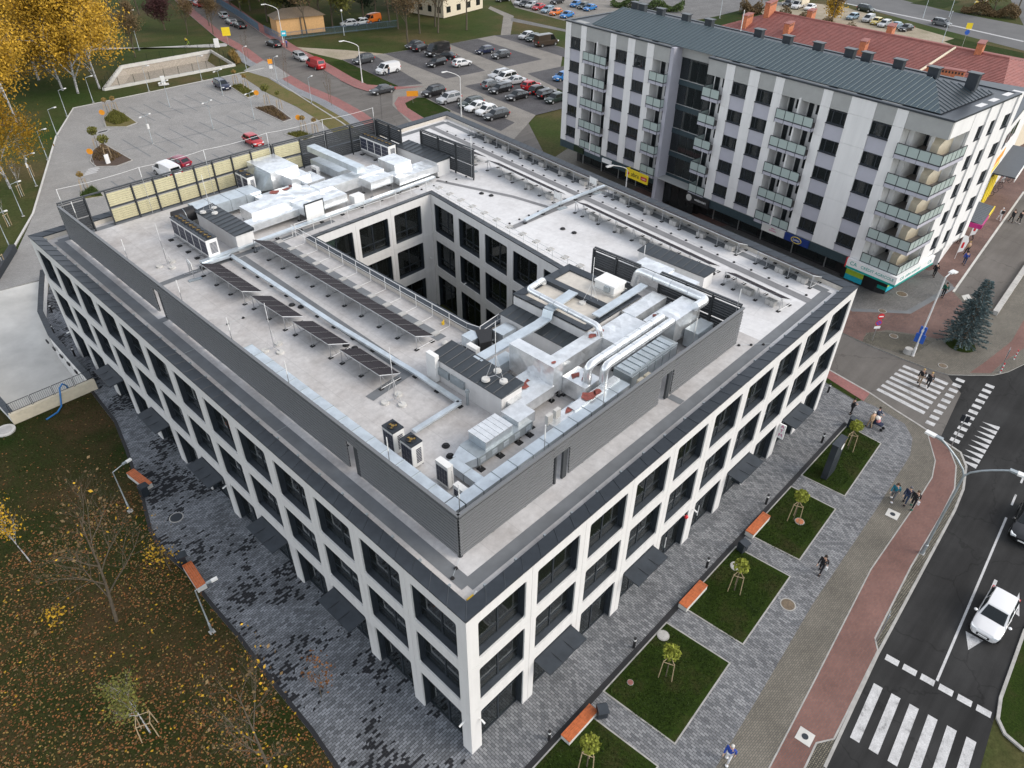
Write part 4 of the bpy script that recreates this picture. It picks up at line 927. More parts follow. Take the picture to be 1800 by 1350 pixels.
def wrapped(label, boxes, tears=(), mat='foil', name='wrapped_duct', legs=(), amp=0.05):
    x0 = min(b[0] for b in boxes); x1 = max(b[1] for b in boxes); y0 = min(b[2] for b in boxes); y1 = max(b[3] for b in boxes); cx, cy = (x0+x1)/2, (y0+y1)/2
    t = place(name, label, 'duct', cx, cy)
    for b in boxes:
        mb = MB(); SEED[0] += 1; crinkle(mb, b[0]-cx, b[1]-cx, b[2]-cy, b[3]-cy, b[4]-Z0, b[5]-Z0, mat, amp, 0.5, SEED[0]); mb.build('casing', t)
        if b[4]-Z0 > 0.2:
            mb = MB()
            for xx in (b[0]-cx+0.1, b[1]-cx-0.1):
                for yy in (b[2]-cy+0.1, b[3]-cy-0.1): mb.box(xx-0.03, xx+0.03, yy-0.03, yy+0.03, 0, b[4]-Z0-0.001, 'steel').box(xx-0.14, xx+0.14, yy-0.14, yy+0.14, 0, 0.04, 'rubber')
            mb.build('leg_frame', t)
    rn = random.Random(SEED[0])
    for (x, y, z, r) in tears:
        mb = MB(); P = [(x-cx+r*rn.uniform(0.35, 1)*math.cos(a*0.9)*1.3, y-cy+r*rn.uniform(0.25, 1)*math.sin(a*0.9), z-Z0+0.035) for a in range(7)]; mb.face(P, 'foil_tear'); mb.build('torn_wrap', t)
    return t
def pipe(label, pts, r, mat='foil', name='insulated_pipe', rings=True):
    """round insulated pipe with rounded elbows"""
    P = [Vector(p) for p in pts]; out = [P[0]]
    for i in range(1, len(P)-1):
        a = (P[i-1]-P[i]).normalized(); b = (P[i+1]-P[i]).normalized(); rr = r*1.8
        p0 = P[i]+a*rr; p2 = P[i]+b*rr
        for k in range(6): q = k/5; out.append(p0.lerp(P[i], q).lerp(P[i].lerp(p2, q), q))
    out.append(P[-1]); base = P[0]
    o = place(name, label, 'pipe', base.x, base.y, Z0); lo = Vector((base.x, base.y, Z0))
    MB().tube([p-lo for p in out], r, mat, 16).build('pipe_run', o, smooth=50)
    for i in range(len(P)-1):
        n = int((P[i+1]-P[i]).length/1.5)
        for k in range(1, n+1):
            p = P[i].lerp(P[i+1], k/(n+1.0)); u = (P[i+1]-P[i]).normalized(); MB().tube([p-lo-u*0.02, p-lo+u*0.02], r+0.012, 'galv_dull', 16).build('band', o)
    return o
# street-side plant
duct('galvanised duct running behind the shaded long screen', 'y', 5.2, 24.2, 3.35, 4.1, 12.15, 12.85, 1.25)
duct('galvanised duct running behind the street side screen', 'x', 4.2, 17.7, 4.4, 5.1, 12.15, 12.85, 1.25)
tag(MB().prism([(3.35, 4.4), (4.15, 4.4), (4.15, 5.15), (3.35, 5.15)], 12.1, 12.87, 'galv', bottom=True).build('duct_corner'), 'galvanised duct corner where two long screen ducts meet', 'duct')
wrapped('torn foil duct behind the street side duct', [(11.6, 14.9, 5.1, 5.75, 12.05, 12.85), (13.4, 17.6, 5.1, 5.6, 12.1, 12.95)], [(13.2, 5.45, 12.85, 0.35), (15.0, 5.4, 12.97, 0.5), (15.6, 5.3, 12.97, 0.35)])
duct('galvanised cross duct at the near roof corner', 'y', 5.15, 7.7, 5.9, 6.5, 11.75, 12.3, 1.2)
ah = place('air_handler', 'low galvanised air handling unit with ribbed white top', 'air handler', 8.9, 7.4)
mb = MB(); mb.box(-1.7, 2.6, -0.75, 0.75, 0.35, 0.95, 'galv_dull'); mb.box(-1.0, 1.1, -0.62, 0.72, 0.95, 1.5, 'galv'); mb.build('casing', ah)
for k in range(6): MB().box(-1.02+0.355*k, -0.69+0.355*k, -0.66, 0.76, 1.5, 1.56, 'foil').build('top_panel', ah)
for k in range(5): MB().box(-1.55+0.9*k, -1.15+0.9*k, -0.77, -0.75, 0.5, 0.8, 'galv').build('hatch', ah)
MB().idx([(-2.5, -0.4, 0.4), (-2.5, 0.4, 0.4), (-2.5, 0.4, 0.85), (-2.5, -0.4, 0.85), (-1.72, -0.7, 0.4), (-1.72, 0.7, 0.4), (-1.72, 0.7, 0.95), (-1.72, -0.7, 0.95)], [(0, 3, 2, 1), (3, 7, 6, 2), (0, 4, 7, 3), (1, 2, 6, 5), (0, 1, 5, 4)], 'galv') if False else None
mb = MB(); mb.idx([(-2.5, -0.4, 0.35), (-2.5, 0.4, 0.35), (-2.5, 0.4, 0.85), (-2.5, -0.4, 0.85), (-1.72, -0.7, 0.35), (-1.72, 0.7, 0.35), (-1.72, 0.7, 0.95), (-1.72, -0.7, 0.95)], [(0, 3, 2, 1), (3, 7, 6, 2), (0, 4, 7, 3), (1, 2, 6, 5), (0, 1, 5, 4)], 'galv'); mb.build('transition', ah)
for x in (-1.5, 0.0, 1.5, 2.4): MB().box(x-0.04, x+0.04, -0.7, 0.7, 0.06, 0.35, 'steel').box(x-0.18, x+0.18, -0.95, -0.55, 0, 0.06, 'rubber').box(x-0.18, x+0.18, 0.55, 0.95, 0, 0.06, 'rubber').build('leg', ah)
wrapped('low torn foil duct between the air handler and the big foil plenum', [(10.6, 12.0, 6.9, 8.3, 12.0, 12.7), (11.5, 14.6, 7.7, 10.0, 11.9, 12.65)], [(12.6, 9.3, 12.65, 0.35), (13.5, 8.9, 12.65, 0.6), (13.2, 9.8, 12.65, 0.4)])
wrapped('tall foil wrapped plenum beside the lift core', [(14.5, 15.35, 7.75, 11.4, 12.0, 14.0), (15.3, 19.6, 8.1, 9.1, 12.5, 13.6)], [(14.9, 8.1, 14.0, 0.2), (19.2, 8.6, 13.6, 0.3)])
wrapped('foil wrapped box duct under the two vertical pipes', [(15.4, 16.9, 6.0, 7.8, 11.7, 12.9)], [(16.2, 6.6, 12.9, 0.4), (16.0, 7.3, 12.9, 0.35)])
wrapped('large foil wrapped air handler beside the lift core', [(19.6, 23.0, 6.9, 8.9, 11.8, 13.55), (23.0, 26.6, 8.0, 9.15, 11.9, 13.6), (23.3, 26.6, 7.0, 7.6, 11.9, 13.4)], [(20.2, 8.6, 13.55, 0.25), (24.4, 7.3, 13.4, 0.3)])
wrapped('foil wrapped plenum at the east end of the street plant', [(23.9, 26.9, 5.5, 7.0, 12.2, 14.0)])
pl = place('plate_exchanger', 'galvanised unit with flat side doors under the twin pipes', 'air handler', 20.8, 5.5)
MB().box(-2.6, 2.5, -0.75, 0.55, 0.15, 1.5, 'galv_dull').build('casing', pl)
for k in range(6): MB().box(-2.5+0.82*k, -1.75+0.82*k, -0.79, -0.75, 0.25, 1.4, 'galv').build('door', pl)
for k in range(9): MB().box(-2.4+0.52*k, -2.0+0.52*k, -0.6, 0.5, 1.5, 1.56, 'galv').build('fin', pl)
wrapped('pair of galvanised boxes in the east screen corner', [(25.1, 27.0, 4.4, 5.4, 11.6, 12.9), (26.0, 27.3, 3.5, 4.2, 11.6, 12.4)], mat='galv', name='fan_box', amp=0.0)
pipe('thick insulated pipe bending down near the street screen, left of the twin pipes', [(15.9, 6.3, 12.0), (15.9, 6.3, 14.2), (23.4, 6.3, 14.2)], 0.26)
pipe('thick insulated pipe bending down near the street screen, right of the twin pipes', [(16.5, 5.55, 12.0), (16.5, 5.55, 14.2), (23.4, 5.55, 14.2)], 0.26)
pipe('insulated pipe lying across the lift core', [(21.7, 15.0, 13.9), (21.7, 15.0, 14.2), (19.85, 14.8, 14.2), (19.65, 8.5, 14.2), (19.65, 8.3, 13.55)], 0.20)
pipe('thick insulated pipe along the east louvred return', [(27.3, 11.2, 13.0), (27.3, 11.0, 14.25), (27.25, 5.3, 14.25), (25.9, 5.4, 14.25)], 0.30)
wrapped('foil duct ending at the black louvred screen', [(29.6, 31.0, 10.2, 12.9, 11.9, 13.2), (29.4, 30.8, 7.9, 10.2, 11.9, 13.1)], mat='foil')
wrapped('galvanised duct piece lying by the low plant house', [(12.9, 15.3, 11.6, 12.5, 11.7, 12.5)], mat='galv', amp=0.0)
wrapped('galvanised duct with black fan section by the courtyard rail', [(14.6, 15.5, 14.9, 15.9, 11.7, 12.45), (16.5, 17.8, 13.9, 14.9, 11.7, 12.45)], mat='galv', amp=0.0)
tag(MB().prism([(14.7, 14.2), (15.4, 13.9), (16.5, 14.9), (15.6, 15.6)], Z0+0.2, Z0+1.1, 'black', bottom=True).build('fan_section'), 'black box fan section between galvanised ducts by the courtyard rail', 'fan')
# cable trays
def tray(label, pts, w=0.35, z=0.28, h=0.14, lids=True, mat='galv'):
    t = place('cable_tray', label, 'cable tray', 0, 0)
    P = [Vector((p[0], p[1], p[2] if len(p) > 2 else z+Z0)) for p in pts]
    for i in range(len(P)-1):
        a, b = P[i], P[i+1]; n = max(1, int((b-a).length/2.0)); u = (b-a).normalized(); sd = Vector((-u.y, u.x, 0)); sd = sd.normalized() if sd.length > 1e-3 else Vector((1, 0, 0)); up_ = u.cross(sd) if abs(u.z) > 0.5 else Vector((0, 0, 1))
        for k in range(n):
            p = a.lerp(b, k/n); q = a.lerp(b, (k+1)/n); p = p+u*0.005; q = q-u*0.005; off = Vector((0, 0, Z0))
            V = [x+sd*s*w/2+up_*zz-off for x in (p, q) for s in (-1, 1) for zz in (0, h)]
            mb = MB(); mb.idx(V, [(0, 2, 6, 4), (1, 5, 7, 3), (0, 4, 5, 1), (2, 3, 7, 6), (0, 1, 3, 2), (4, 6, 7, 5)], mat); mb.build('tray_length', t)
            if abs(u.z) < 0.5 and p.z-Z0 < 1.0:
                MB().box(p.x-0.02, p.x+0.02, p.y-0.02, p.y+0.02, 0.05, p.z-Z0, 'steel').box(p.x-0.15, p.x+0.15, p.y-0.15, p.y+0.15, 0, 0.07, 'rubber').build('foot', t)
    return t
tray('galvanised cable tray running between the two near solar rows', [(7.7, 38.15), (10.1, 38.0), (10.05, 24), (10.3, 15.6), (10.25, 11.4), (6.6, 11.35)], 0.34)
tray('flat cable tray bridging from the plant house to the lift core', [(12.6, 12.3, 13.25), (18.2, 12.3, 13.25), (19.1, 12.35, 13.3), (19.3, 12.4, 13.85), (22.2, 12.7, 13.85)], 0.75, 0.28, 0.10)
tray('flat cable tray over the lift core towards the black louvred screen', [(20.9, 9.75, 13.8), (26.5, 9.85, 13.8)], 0.6, 0.28, 0.10)
tray('cable tray along the courtyard edge in front of the far plant', [(7.8, 38.5), (16.9, 38.6), (32.2, 38.7)], 0.45, 0.35)
tray('cable tray crossing the east wing at the walkway', [(31.5, 25.9), (36.5, 26.1), (42.5, 25.7)], 0.30, 0.25)
tray('narrow tray in the gap behind the street side duct', [(13.0, 6.4), (15.2, 6.5)], 0.4, 0.1)
# far plant group
duct('galvanised duct in front of the pale yellow screen', 'x', 11.4, 17.4, 45.3, 47.2, 11.9, 12.9, 1.5)
pipe('dark flexible round duct at the end of the far galvanised duct', [(9.6, 46.4, 12.35), (11.45, 46.3, 12.4)], 0.62, 'black', 'flexible_duct')
wrapped('large pale air handler with dark hood by the yellow screen', [(19.1, 22.0, 46.2, 51.3 - 0.9, 12.0, 13.75), (20.2, 22.2, 44.6, 46.4, 12.3, 13.3)], amp=0.015)
tag(MB().idx([(18.2, 46.6, 12.0), (19.15, 46.2, 12.0), (19.15, 49.0, 12.0), (18.2, 48.4, 12.0), (19.0, 46.8, 13.6), (19.15, 46.2, 13.7), (19.15, 49.0, 13.7), (19.0, 48.4, 13.6)], [(0, 4, 7, 3), (0, 1, 5, 4), (3, 7, 6, 2), (4, 5, 6, 7)], 'galv_dull').build('intake_hood') if False else (lambda m: (m.idx([(18.1, 46.6, 12.2), (19.15, 46.2, 12.2), (19.15, 49.0, 12.2), (18.1, 48.4, 12.2), (18.9, 46.7, 13.6), (19.15, 46.2, 13.7), (19.15, 49.0, 13.7), (18.9, 48.4, 13.6)], [(0, 4, 7, 3), (0, 1, 5, 4), (3, 7, 6, 2), (4, 5, 6, 7)], 'galv_dull'), m.build('intake_hood'))[1])(MB()), 'dark galvanised intake hood on the large pale air handler', 'hood')
wrapped('foil wrapped box next to the large pale air handler', [(21.2, 23.1, 43.6, 46.0, 11.9, 12.95)], [(18.9, 44.9, 12.62, 0.5), (20.2, 44.8, 12.62, 0.5)][:0])
wrapped('torn low foil duct in front of the large pale air handler', [(16.6, 21.1, 44.0, 45.2, 11.9, 12.6)], [(18.4, 44.7, 12.62, 0.5), (19.5, 44.6, 12.62, 0.45), (20.2, 44.9, 12.62, 0.35)])
wrapped('long foil wrapped duct crossing the far plant', [(14.2, 21.0, 41.4, 43.5, 12.0, 12.95), (21.0, 28.2, 41.3, 42.9, 12.1, 13.05)])
wrapped('foil wrapped drop duct facing the courtyard', [(18.0, 22.5, 39.4, 41.4, 12.1, 12.85), (25.4, 28.0, 39.7, 41.3, 12.2, 12.95)])
wrapped('low foil duct with square openings beside the far plant house', [(13.0, 18.0, 40.2, 41.4, 11.95, 12.55)])
wrapped('foil wrapped elbow box next to the far corner plant house', [(29.0, 31.0, 40.6, 43.2, 12.2, 13.35)])
wrapped('wide foil duct entering the far corner plant house', [(28.2, 33.1, 39.0, 41.0, 12.05, 12.7)])
tag(MB().box(25.1, 26.0, 41.2, 49.3, 13.45, 14.0, 'galv').build('beam_duct'), 'raised galvanised duct spanning over the far plant', 'duct')
wrapped('ribbed heat exchanger under the raised duct', [(25.3, 26.8, 44.6, 49.4, 11.8, 12.6)], mat='galv', amp=0.0, name='heat_exchanger')
wrapped('white box unit facing the courtyard rail', [(22.9, 24.0, 38.9, 39.7, 11.7, 12.5)], mat='plastic_white', amp=0.0, name='control_box')
tag(MB().box(-0.9, 0.9, -0.04, 0.04, 0.1, 1.75, 'plastic_white').box(-0.98, -0.9, -0.05, 0.05, 0, 1.85, 'frame_metal').box(0.9, 0.98, -0.05, 0.05, 0, 1.85, 'frame_metal').box(-0.9, 0.9, -0.05, 0.05, 1.75, 1.85, 'frame_metal').build('access_panel', None, (18.9, 39.2, Z0)), 'white access panel in a dark frame facing the courtyard', 'panel')
for i, (x, y) in enumerate(((13.3, 5.85), (13.95, 5.85))): pass

# outdoor air conditioning units ------------------------------------
def ac_proto(w, d, h, fans, name='outdoor_unit', grid=True, topdark=True):
    t = thing(name, '', 'air conditioner')
    mb = MB(); mb.box(-w/2, w/2, -d/2, d/2, 0.12, h-0.08, 'plastic_white'); mb.build('casing', t)
    if topdark: MB().box(-w/2-0.01, w/2+0.01, -d/2-0.01, d/2+0.01, h-0.08, h, 'grille_dark' if False else 'frame_metal').build('top', t)
    else: MB().box(-w/2-0.01, w/2+0.01, -d/2-0.01, d/2+0.01, h-0.08, h, 'plastic_white').build('top', t)
    mb = MB()   # coil face with bars
    for i in range(4):
        for j in range(3): mb.box(-w/2+0.05+(w-0.1)*i/4+0.012, -w/2+0.05+(w-0.1)*(i+1)/4-0.012, d/2, d/2+0.012, 0.25+(h-0.5)*j/3+0.012, 0.25+(h-0.5)*(j+1)/3-0.012, 'grille_dark')
    for j in range(9): mb.box(-w/2-0.012, -w/2, -d/2+0.12, d/2-0.28, 0.35+(h-0.7)*j/9, 0.35+(h-0.7)*(j+0.62)/9, 'grille_dark')
    for j in range(9): mb.box(w/2, w/2+0.012, -d/2+0.12, d/2-0.28, 0.35+(h-0.7)*j/9, 0.35+(h-0.7)*(j+0.62)/9, 'grille_dark')
    for i in range(4):
        for j in range(3): mb.box(-w/2+0.05+(w-0.1)*i/4+0.012, -w/2+0.05+(w-0.1)*(i+1)/4-0.012, -d/2-0.012, -d/2, 0.25+(h-0.5)*j/3+0.012, 0.25+(h-0.5)*(j+1)/3-0.012, 'grille_dark')
    mb.build('coil_grille', t)['kind'] = 'stuff'
    for (fx, fy, r) in fans:
        mb = MB(); n = 20
        for k in range(n):
            a = 2*math.pi*k/n; b = 2*math.pi*(k+1)/n
            mb.idx([(fx+r*math.cos(a), fy+r*math.sin(a), h+0.06), (fx+r*math.cos(b), fy+r*math.sin(b), h+0.06), (fx+r*1.06*math.cos(b), fy+r*1.06*math.sin(b), h), (fx+r*1.06*math.cos(a), fy+r*1.06*math.sin(a), h)], [(0, 3, 2, 1)], 'frame_metal')
            mb.idx([(fx+r*math.cos(a), fy+r*math.sin(a), h+0.06), (fx+r*math.cos(b), fy+r*math.sin(b), h+0.06), (fx+r*0.9*math.cos(b), fy+r*0.9*math.sin(b), h+0.003), (fx+r*0.9*math.cos(a), fy+r*0.9*math.sin(a), h+0.003)], [(0, 1, 2, 3)], 'black')
        mb.face([(fx+0.9*r*math.cos(2*math.pi*k/n), fy+0.9*r*math.sin(2*math.pi*k/n), h+0.004) for k in range(n)], 'black'); f = mb.build('fan_shroud', t)
        mb = MB()
        for k in range(3):
            a = k*2.094; mb.idx([(fx+0.04*math.cos(a), fy+0.04*math.sin(a), h+0.02), (fx+r*0.8*math.cos(a-0.35), fy+r*0.8*math.sin(a-0.35), h+0.015), (fx+r*0.85*math.cos(a+0.35), fy+r*0.85*math.sin(a+0.35), h+0.045)], [(0, 1, 2)], 'leaf_straw')
        mb.cyl(fx, fy, h+0.01, h+0.05, 0.09*r/0.3, 'leaf_straw', n=10); mb.build('fan_blades', f)
    mb = MB(); mb.box(-w/2, w/2, -d/2, -d/2+0.08, 0, 0.12, 'steel').box(-w/2, w/2, d/2-0.08, d/2, 0, 0.12, 'steel'); mb.build('base_rail', t)
    return t
big = ac_proto(0.95, 0.75, 1.72, [(0, 0, 0.30)])
big.location = (5.05, 11.1, Z0+0.15); big.rotation_euler = (0, 0, R(90)); big['label'] = 'tall outdoor unit by the near duct, farther from the roof corner'; 
dup(big, (5.05, 9.55, Z0+0.15), R(90), 'tall outdoor unit by the near duct, second towards the roof corner')
slim = ac_proto(0.95, 0.38, 1.62, [], topdark=False); slim.location = (5.2, 7.1, Z0+0.12); slim.rotation_euler = (0, 0, R(90)); slim['label'] = 'slim white outdoor unit at the near roof corner'
low = ac_proto(0.90, 0.35, 0.95, [], topdark=False); low.location = (5.05, 5.65, Z0+0.12); low.rotation_euler = (0, 0, R(90)); low['label'] = 'small white outdoor unit closest to the near roof corner'
dup(low, (14.2, 14.35, Z0+0.15), R(90), 'small white outdoor unit beside the black fan section')
dup(low, (24.4, 47.2, Z0+0.3), R(90), 'small white outdoor unit next to the heat exchanger')
double = ac_proto(1.15, 0.95, 1.62, [(-0.27, 0, 0.25), (0.27, 0, 0.25)])
names5 = ['at the screen end', 'second from the screen end', 'in the middle', 'second from the courtyard end', 'at the courtyard end']
for i in range(5):
    p = (9.12, 44.0-1.19*i, Z0+0.35); lab = 'white twin fan outdoor unit %s of the row of five' % names5[i]
    if i == 0: double.location = p; double.rotation_euler = (0, 0, R(90)); double['label'] = lab; double['group'] = 'row of five outdoor units'
    else: dup(double, p, R(90), lab, group='row of five outdoor units')
names4 = ['nearest the corner screen', 'second from the corner screen', 'third from the corner screen', 'farthest from the corner screen']
for i in range(4): dup(double, (32.0, 48.9-1.18*i, Z0+0.45), R(90), 'white twin fan unit %s, in the far row of four' % names4[i], group='far row of four outdoor units')
for i in range(2): dup(big, (17.8, 49.2-1.15*i, Z0+0.3), R(90), 'white unit %s beside the large pale air handler' % ('against the yellow screen' if i == 0 else 'one step off the yellow screen'))
fr = place('unit_frame', 'steel rail frame on pads under the row of five outdoor units', 'frame', 9.12, 41.6)
mb = MB(); mb.box(-0.45, -0.38, -3.2, 3.2, 0.22, 0.34, 'steel').box(0.38, 0.45, -3.2, 3.2, 0.22, 0.34, 'steel'); mb.build('rail', fr)
for y in (-3, -1.5, 0, 1.5, 3): MB().box(-0.85, 0.6, y-0.03, y+0.03, 0.1, 0.22, 'steel').box(-1.05, -0.7, y-0.17, y+0.17, 0, 0.08, 'rubber').box(0.45, 0.8, y-0.17, y+0.17, 0, 0.08, 'rubber').build('foot', fr)
fr2 = place('unit_frame', 'steel rail frame on pads under the far row of four outdoor units', 'frame', 32.0, 47.1)
MB().box(-0.45, -0.38, -2.5, 2.5, 0.3, 0.44, 'steel').box(0.38, 0.45, -2.5, 2.5, 0.3, 0.44, 'steel').build('rail', fr2)
for y in (-2.2, 0, 2.2): MB().box(-0.5, 0.5, y-0.03, y+0.03, 0.06, 0.3, 'steel').box(-0.7, -0.35, y-0.17, y+0.17, 0, 0.06, 'rubber').build('foot', fr2)
# small inverter cabinets at the street side
cb = place('switch_box', 'two grey switch boxes standing at the street side duct', 'switch box', 11.9, 5.6)
for x in (-0.42, 0.25): MB().box(x, x+0.42, -0.12, 0.12, 1.3, 1.95, 'concrete_light').build('cabinet', cb)
MB().tube([(-0.2, 0, 0), (-0.2, 0, 1.3)], 0.03, 'steel', 6).tube([(0.45, 0, 0), (0.45, 0, 1.3)], 0.03, 'steel', 6).build('stand', cb)
cb = place('switch_box', 'two cream switch boxes on the unit under the twin pipes', 'switch box', 18.8, 4.2)
for x in (-0.6, 0.1): MB().box(x, x+0.5, -0.12, 0.12, 0.7, 1.5, 'cream').build('cabinet', cb)
MB().tube([(-0.35, 0, 0), (-0.35, 0, 0.7)], 0.03, 'steel', 6).tube([(0.35, 0, 0), (0.35, 0, 0.7)], 0.03, 'steel', 6).build('stand', cb)

# solar rows ---------------------------------------------------------
PAN = MB(); tl = R(24); pw = 1.0; ph = 1.70
def tilt(x, y): return (y*math.cos(tl), x, 1.12-y*math.sin(tl))
def panel_mesh_solar():
    mb = MB(); g = 0.004; T = 0.04; nx = Vector((math.sin(tl), 0, math.cos(tl)))
    P = [Vector(tilt(g, 0)), Vector(tilt(pw-g, 0)), Vector(tilt(pw-g, ph)), Vector(tilt(g, ph))]; Q = [p-nx*T for p in P]
    mb.face(Q, 'galv_dull')
    for i in range(4): j = (i+1) % 4; mb.face([P[j], P[i], Q[i], Q[j]], 'steel_white')
    f = 0.025; I = [Vector(tilt(g+f, f)), Vector(tilt(pw-g-f, f)), Vector(tilt(pw-g-f, ph-f)), Vector(tilt(g+f, ph-f))]
    for i in range(4): j = (i+1) % 4; mb.face([P[i], I[i], I[j], P[j]], 'black')
    c = [p-nx*0.004 for p in I]; mb.face(c[::-1], 'solar_cell')
    # thin busbar line across the middle
    a = [Vector(tilt(g+f, ph/2-0.008)), Vector(tilt(pw-g-f, ph/2-0.008)), Vector(tilt(pw-g-f, ph/2+0.008)), Vector(tilt(g+f, ph/2+0.008))]; mb.face([p+nx*0.001 for p in a][::-1], 'black')
    return mb.mesh('solar_panel')
sp_mesh = panel_mesh_solar()
mb = MB(); c_, s_ = math.cos(tl), math.sin(tl)
mb.tube([(0.06, 0, 0.04), (0.06, 0, 1.06)], 0.03, 'steel', 5); mb.tube([(0.0, 0, 0.05), (1.6, 0, 0.05)], 0.025, 'steel', 5); mb.tube([(0.02, 0, 1.06), (1.55, 0, 0.38)], 0.025, 'steel', 5); mb.tube([(0.55, 0, 0.08), (0.16, 0, 0.96)], 0.022, 'steel', 5)
mb.box(-0.12, 0.18, -0.12, 0.12, 0, 0.04, 'rubber').box(1.25, 1.55, -0.12, 0.12, 0, 0.04, 'rubber'); sup_mesh = mb.mesh('support')
mb = MB(); mb.box(0.15, 0.62, 0.25, 0.6, 0.02, 0.42, 'concrete').box(0.15, 0.62, 0.63, 0.98, 0.02, 0.42, 'concrete'); bal_mesh = mb.mesh('ballast_block')
def solar_row(label, p0, p1, ballast=True, group='rows of solar panels'):
    """high edge runs from p0 to p1 (towards +y), panels fall to the east"""
    p0 = Vector(p0); p1 = Vector(p1); ang = math.atan2(p1.y-p0.y, p1.x-p0.x)-R(90); t = place('solar_row', label, 'solar panels', p0.x, p0.y, Z0+0.012, ang, group)
    L = (p1-p0).length; n = int(L/pw)
    for k in range(n): put('solar_panel', sp_mesh, t, (0, k*pw, 0))
    for k in range(0, n+1, 2): put('support', sup_mesh, t, (0, min(k*pw, n*pw-0.03)+0.01, 0))
    if n % 2: put('support', sup_mesh, t, (0, n*pw-0.03, 0))
    if ballast:
        for k in range(0, n-1, 2 if n < 8 else 3): put('ballast_block', bal_mesh, t, (0, k*pw+0.3, 0))
for i, (a, b) in enumerate((((7.95, 16.1), (7.85, 20.9)), ((7.7, 21.1), (7.55, 25.9)), ((7.45, 26.1), (7.35, 31.0)), ((7.25, 31.1), (7.15, 37.2)))):
    solar_row('solar row near the shaded screen, %s of its four blocks' % ['the first from the street', 'the second from the street', 'the third from the street', 'the farthest from the street'][i], a, b, False)
solar_row('single long solar row beside the courtyard', (12.25, 17.8), (12.05, 38.0), False)
for i, (a, b) in enumerate(((2.8, 8.4), (9.6, 25.1), (26.9, 45.8))):
    solar_row('solar row along the outer edge of the east wing, %s' % ['short block at the street end', 'middle block', 'long block at the far end'][i], (ex(38.25, a), a), (ex(38.25, b), b))
for i, (a, b) in enumerate(((2.9, 8.3), (9.3, 25.0), (27.0, 37.8), (38.8, 47.6))):
    solar_row('inner solar row of the east wing, %s' % ['short block at the street end', 'block beside the low plant house', 'block past the walkway', 'block behind the dark louvred screen'][i], (ex(33.45, a) + (0.0), a), (ex(33.45, b), b))
# combiner frames at the ends of solar rows
def combiner(label, x, y, rz=0.0):
    t = place('combiner_frame', label, 'switch box', x, y, Z0, rz)
    MB().tube([(-0.5, 0, 0), (-0.5, 0, 1.35)], 0.03, 'steel', 6).tube([(0.5, 0, 0), (0.5, 0, 1.35)], 0.03, 'steel', 6).tube([(-0.5, 0, 1.3), (0.5, 0, 1.3)], 0.03, 'steel', 6).tube([(-0.5, 0, 0.7), (0.5, 0, 0.7)], 0.025, 'steel', 6).tube([(-0.5, -0.5, 0.05), (-0.5, 0.5, 0.05)], 0.03, 'steel', 6).tube([(0.5, -0.5, 0.05), (0.5, 0.5, 0.05)], 0.03, 'steel', 6).build('frame', t)
    for k in range(3): MB().box(-0.45+0.31*k, -0.18+0.31*k, -0.1, 0.06, 0.72, 1.25, 'plastic_white').build('cabinet', t)
    MB().box(-0.9, -0.55, -0.5, 0.5, 0.0, 0.06, 'galv_dull').build('plinth', t)
combiner('small inverter frame at the far end of the near solar row', 6.6, 37.7, R(80)); combiner('small inverter frame where the tray crosses the east wing', 36.3, 26.3, R(80)); combiner('small inverter frame by the far plant house', 36.5, 38.3, R(80)); combiner('small inverter frame at the outer edge of the east wing', 41.3, 26.2, R(80))

# railings round the courtyard -----------------------------------------
def railing(label, pts, pads=None):
    t = place('roof_railing', label, 'railing', 0, 0)
    for i in range(len(pts)-1):
        a = Vector(pts[i]); b = Vector(pts[i+1]); L = (b-a).length; u = (b-a)/L; n = max(1, int(round(L/1.85))); sd = Vector((-u.y, u.x))
        mb = MB(); mb.tube([(a.x, a.y, 1.10), (b.x, b.y, 1.10)], 0.028, 'steel_white', 6); mb.tube([(a.x, a.y, 0.65), (b.x, b.y, 0.65)], 0.022, 'steel_white', 6); mb.build('rail', t)
        for k in range(n+1):
            p = a.lerp(b, k/n); MB().tube([(p.x, p.y, 0.02), (p.x, p.y, 1.10)], 0.026, 'steel_white', 6).build('post', t)
            if pads and k < n:
                q = p+sd*pads; MB().tube([(p.x, p.y, 0.05), (q.x, q.y, 0.05)], 0.022, 'steel_white', 5).box(q.x-0.28, q.x+0.28, q.y-0.22, q.y+0.22, 0, 0.08, 'concrete').build('counterweight', t)
railing('white tubular railing along the shaded side of the courtyard', [(15.75, 38.0), (15.75, 16.6), (16.0, 15.6)], -1.3)
railing('white tubular railing along the slanting side of the courtyard', [(cE[0]+0.75, 37.2), (cE[1]+0.75, 15.9)], 1.4)
railing('white tubular railing along the far side of the courtyard', [(16.0, 37.9), (29.9, 37.3)], None)
railing('white tubular railing along the street side of the courtyard', [(16.1, 15.65), (18.0, 15.85), (25.6, 16.0)], None)

# lightning masts, rods and roof drains ------------------------------------
def mast(label, x, y, h, z=Z0):
    t = place('lightning_mast', label, 'lightning rod', x, y, z)
    MB().tube([(0, 0, 0.15), (0, 0, h*0.6)], 0.03, 'steel', 6).tube([(0, 0, h*0.6), (0, 0, h)], 0.022, 'steel_white', 6).build('mast', t)
    for k in range(3):
        a = k*2.094+0.6; X, Y = 0.62*math.cos(a), 0.62*math.sin(a)
        MB().tube([(X, Y, 0.14), (0, 0, 0.2)], 0.02, 'steel', 5).tube([(X, Y, 0.14), (0, 0, h*0.45)], 0.010, 'steel_white', 4).build('brace', t)
        MB().cyl(X, Y, 0, 0.13, 0.27, 'concrete_light', 0.24).build('weight', t)
mast('tripod lightning mast between the shaded screen and the outdoor units', 6.05, 40.6, 3.6); mast('tripod lightning mast between the shaded screen and the near solar row', 5.7, 24.6, 3.6)
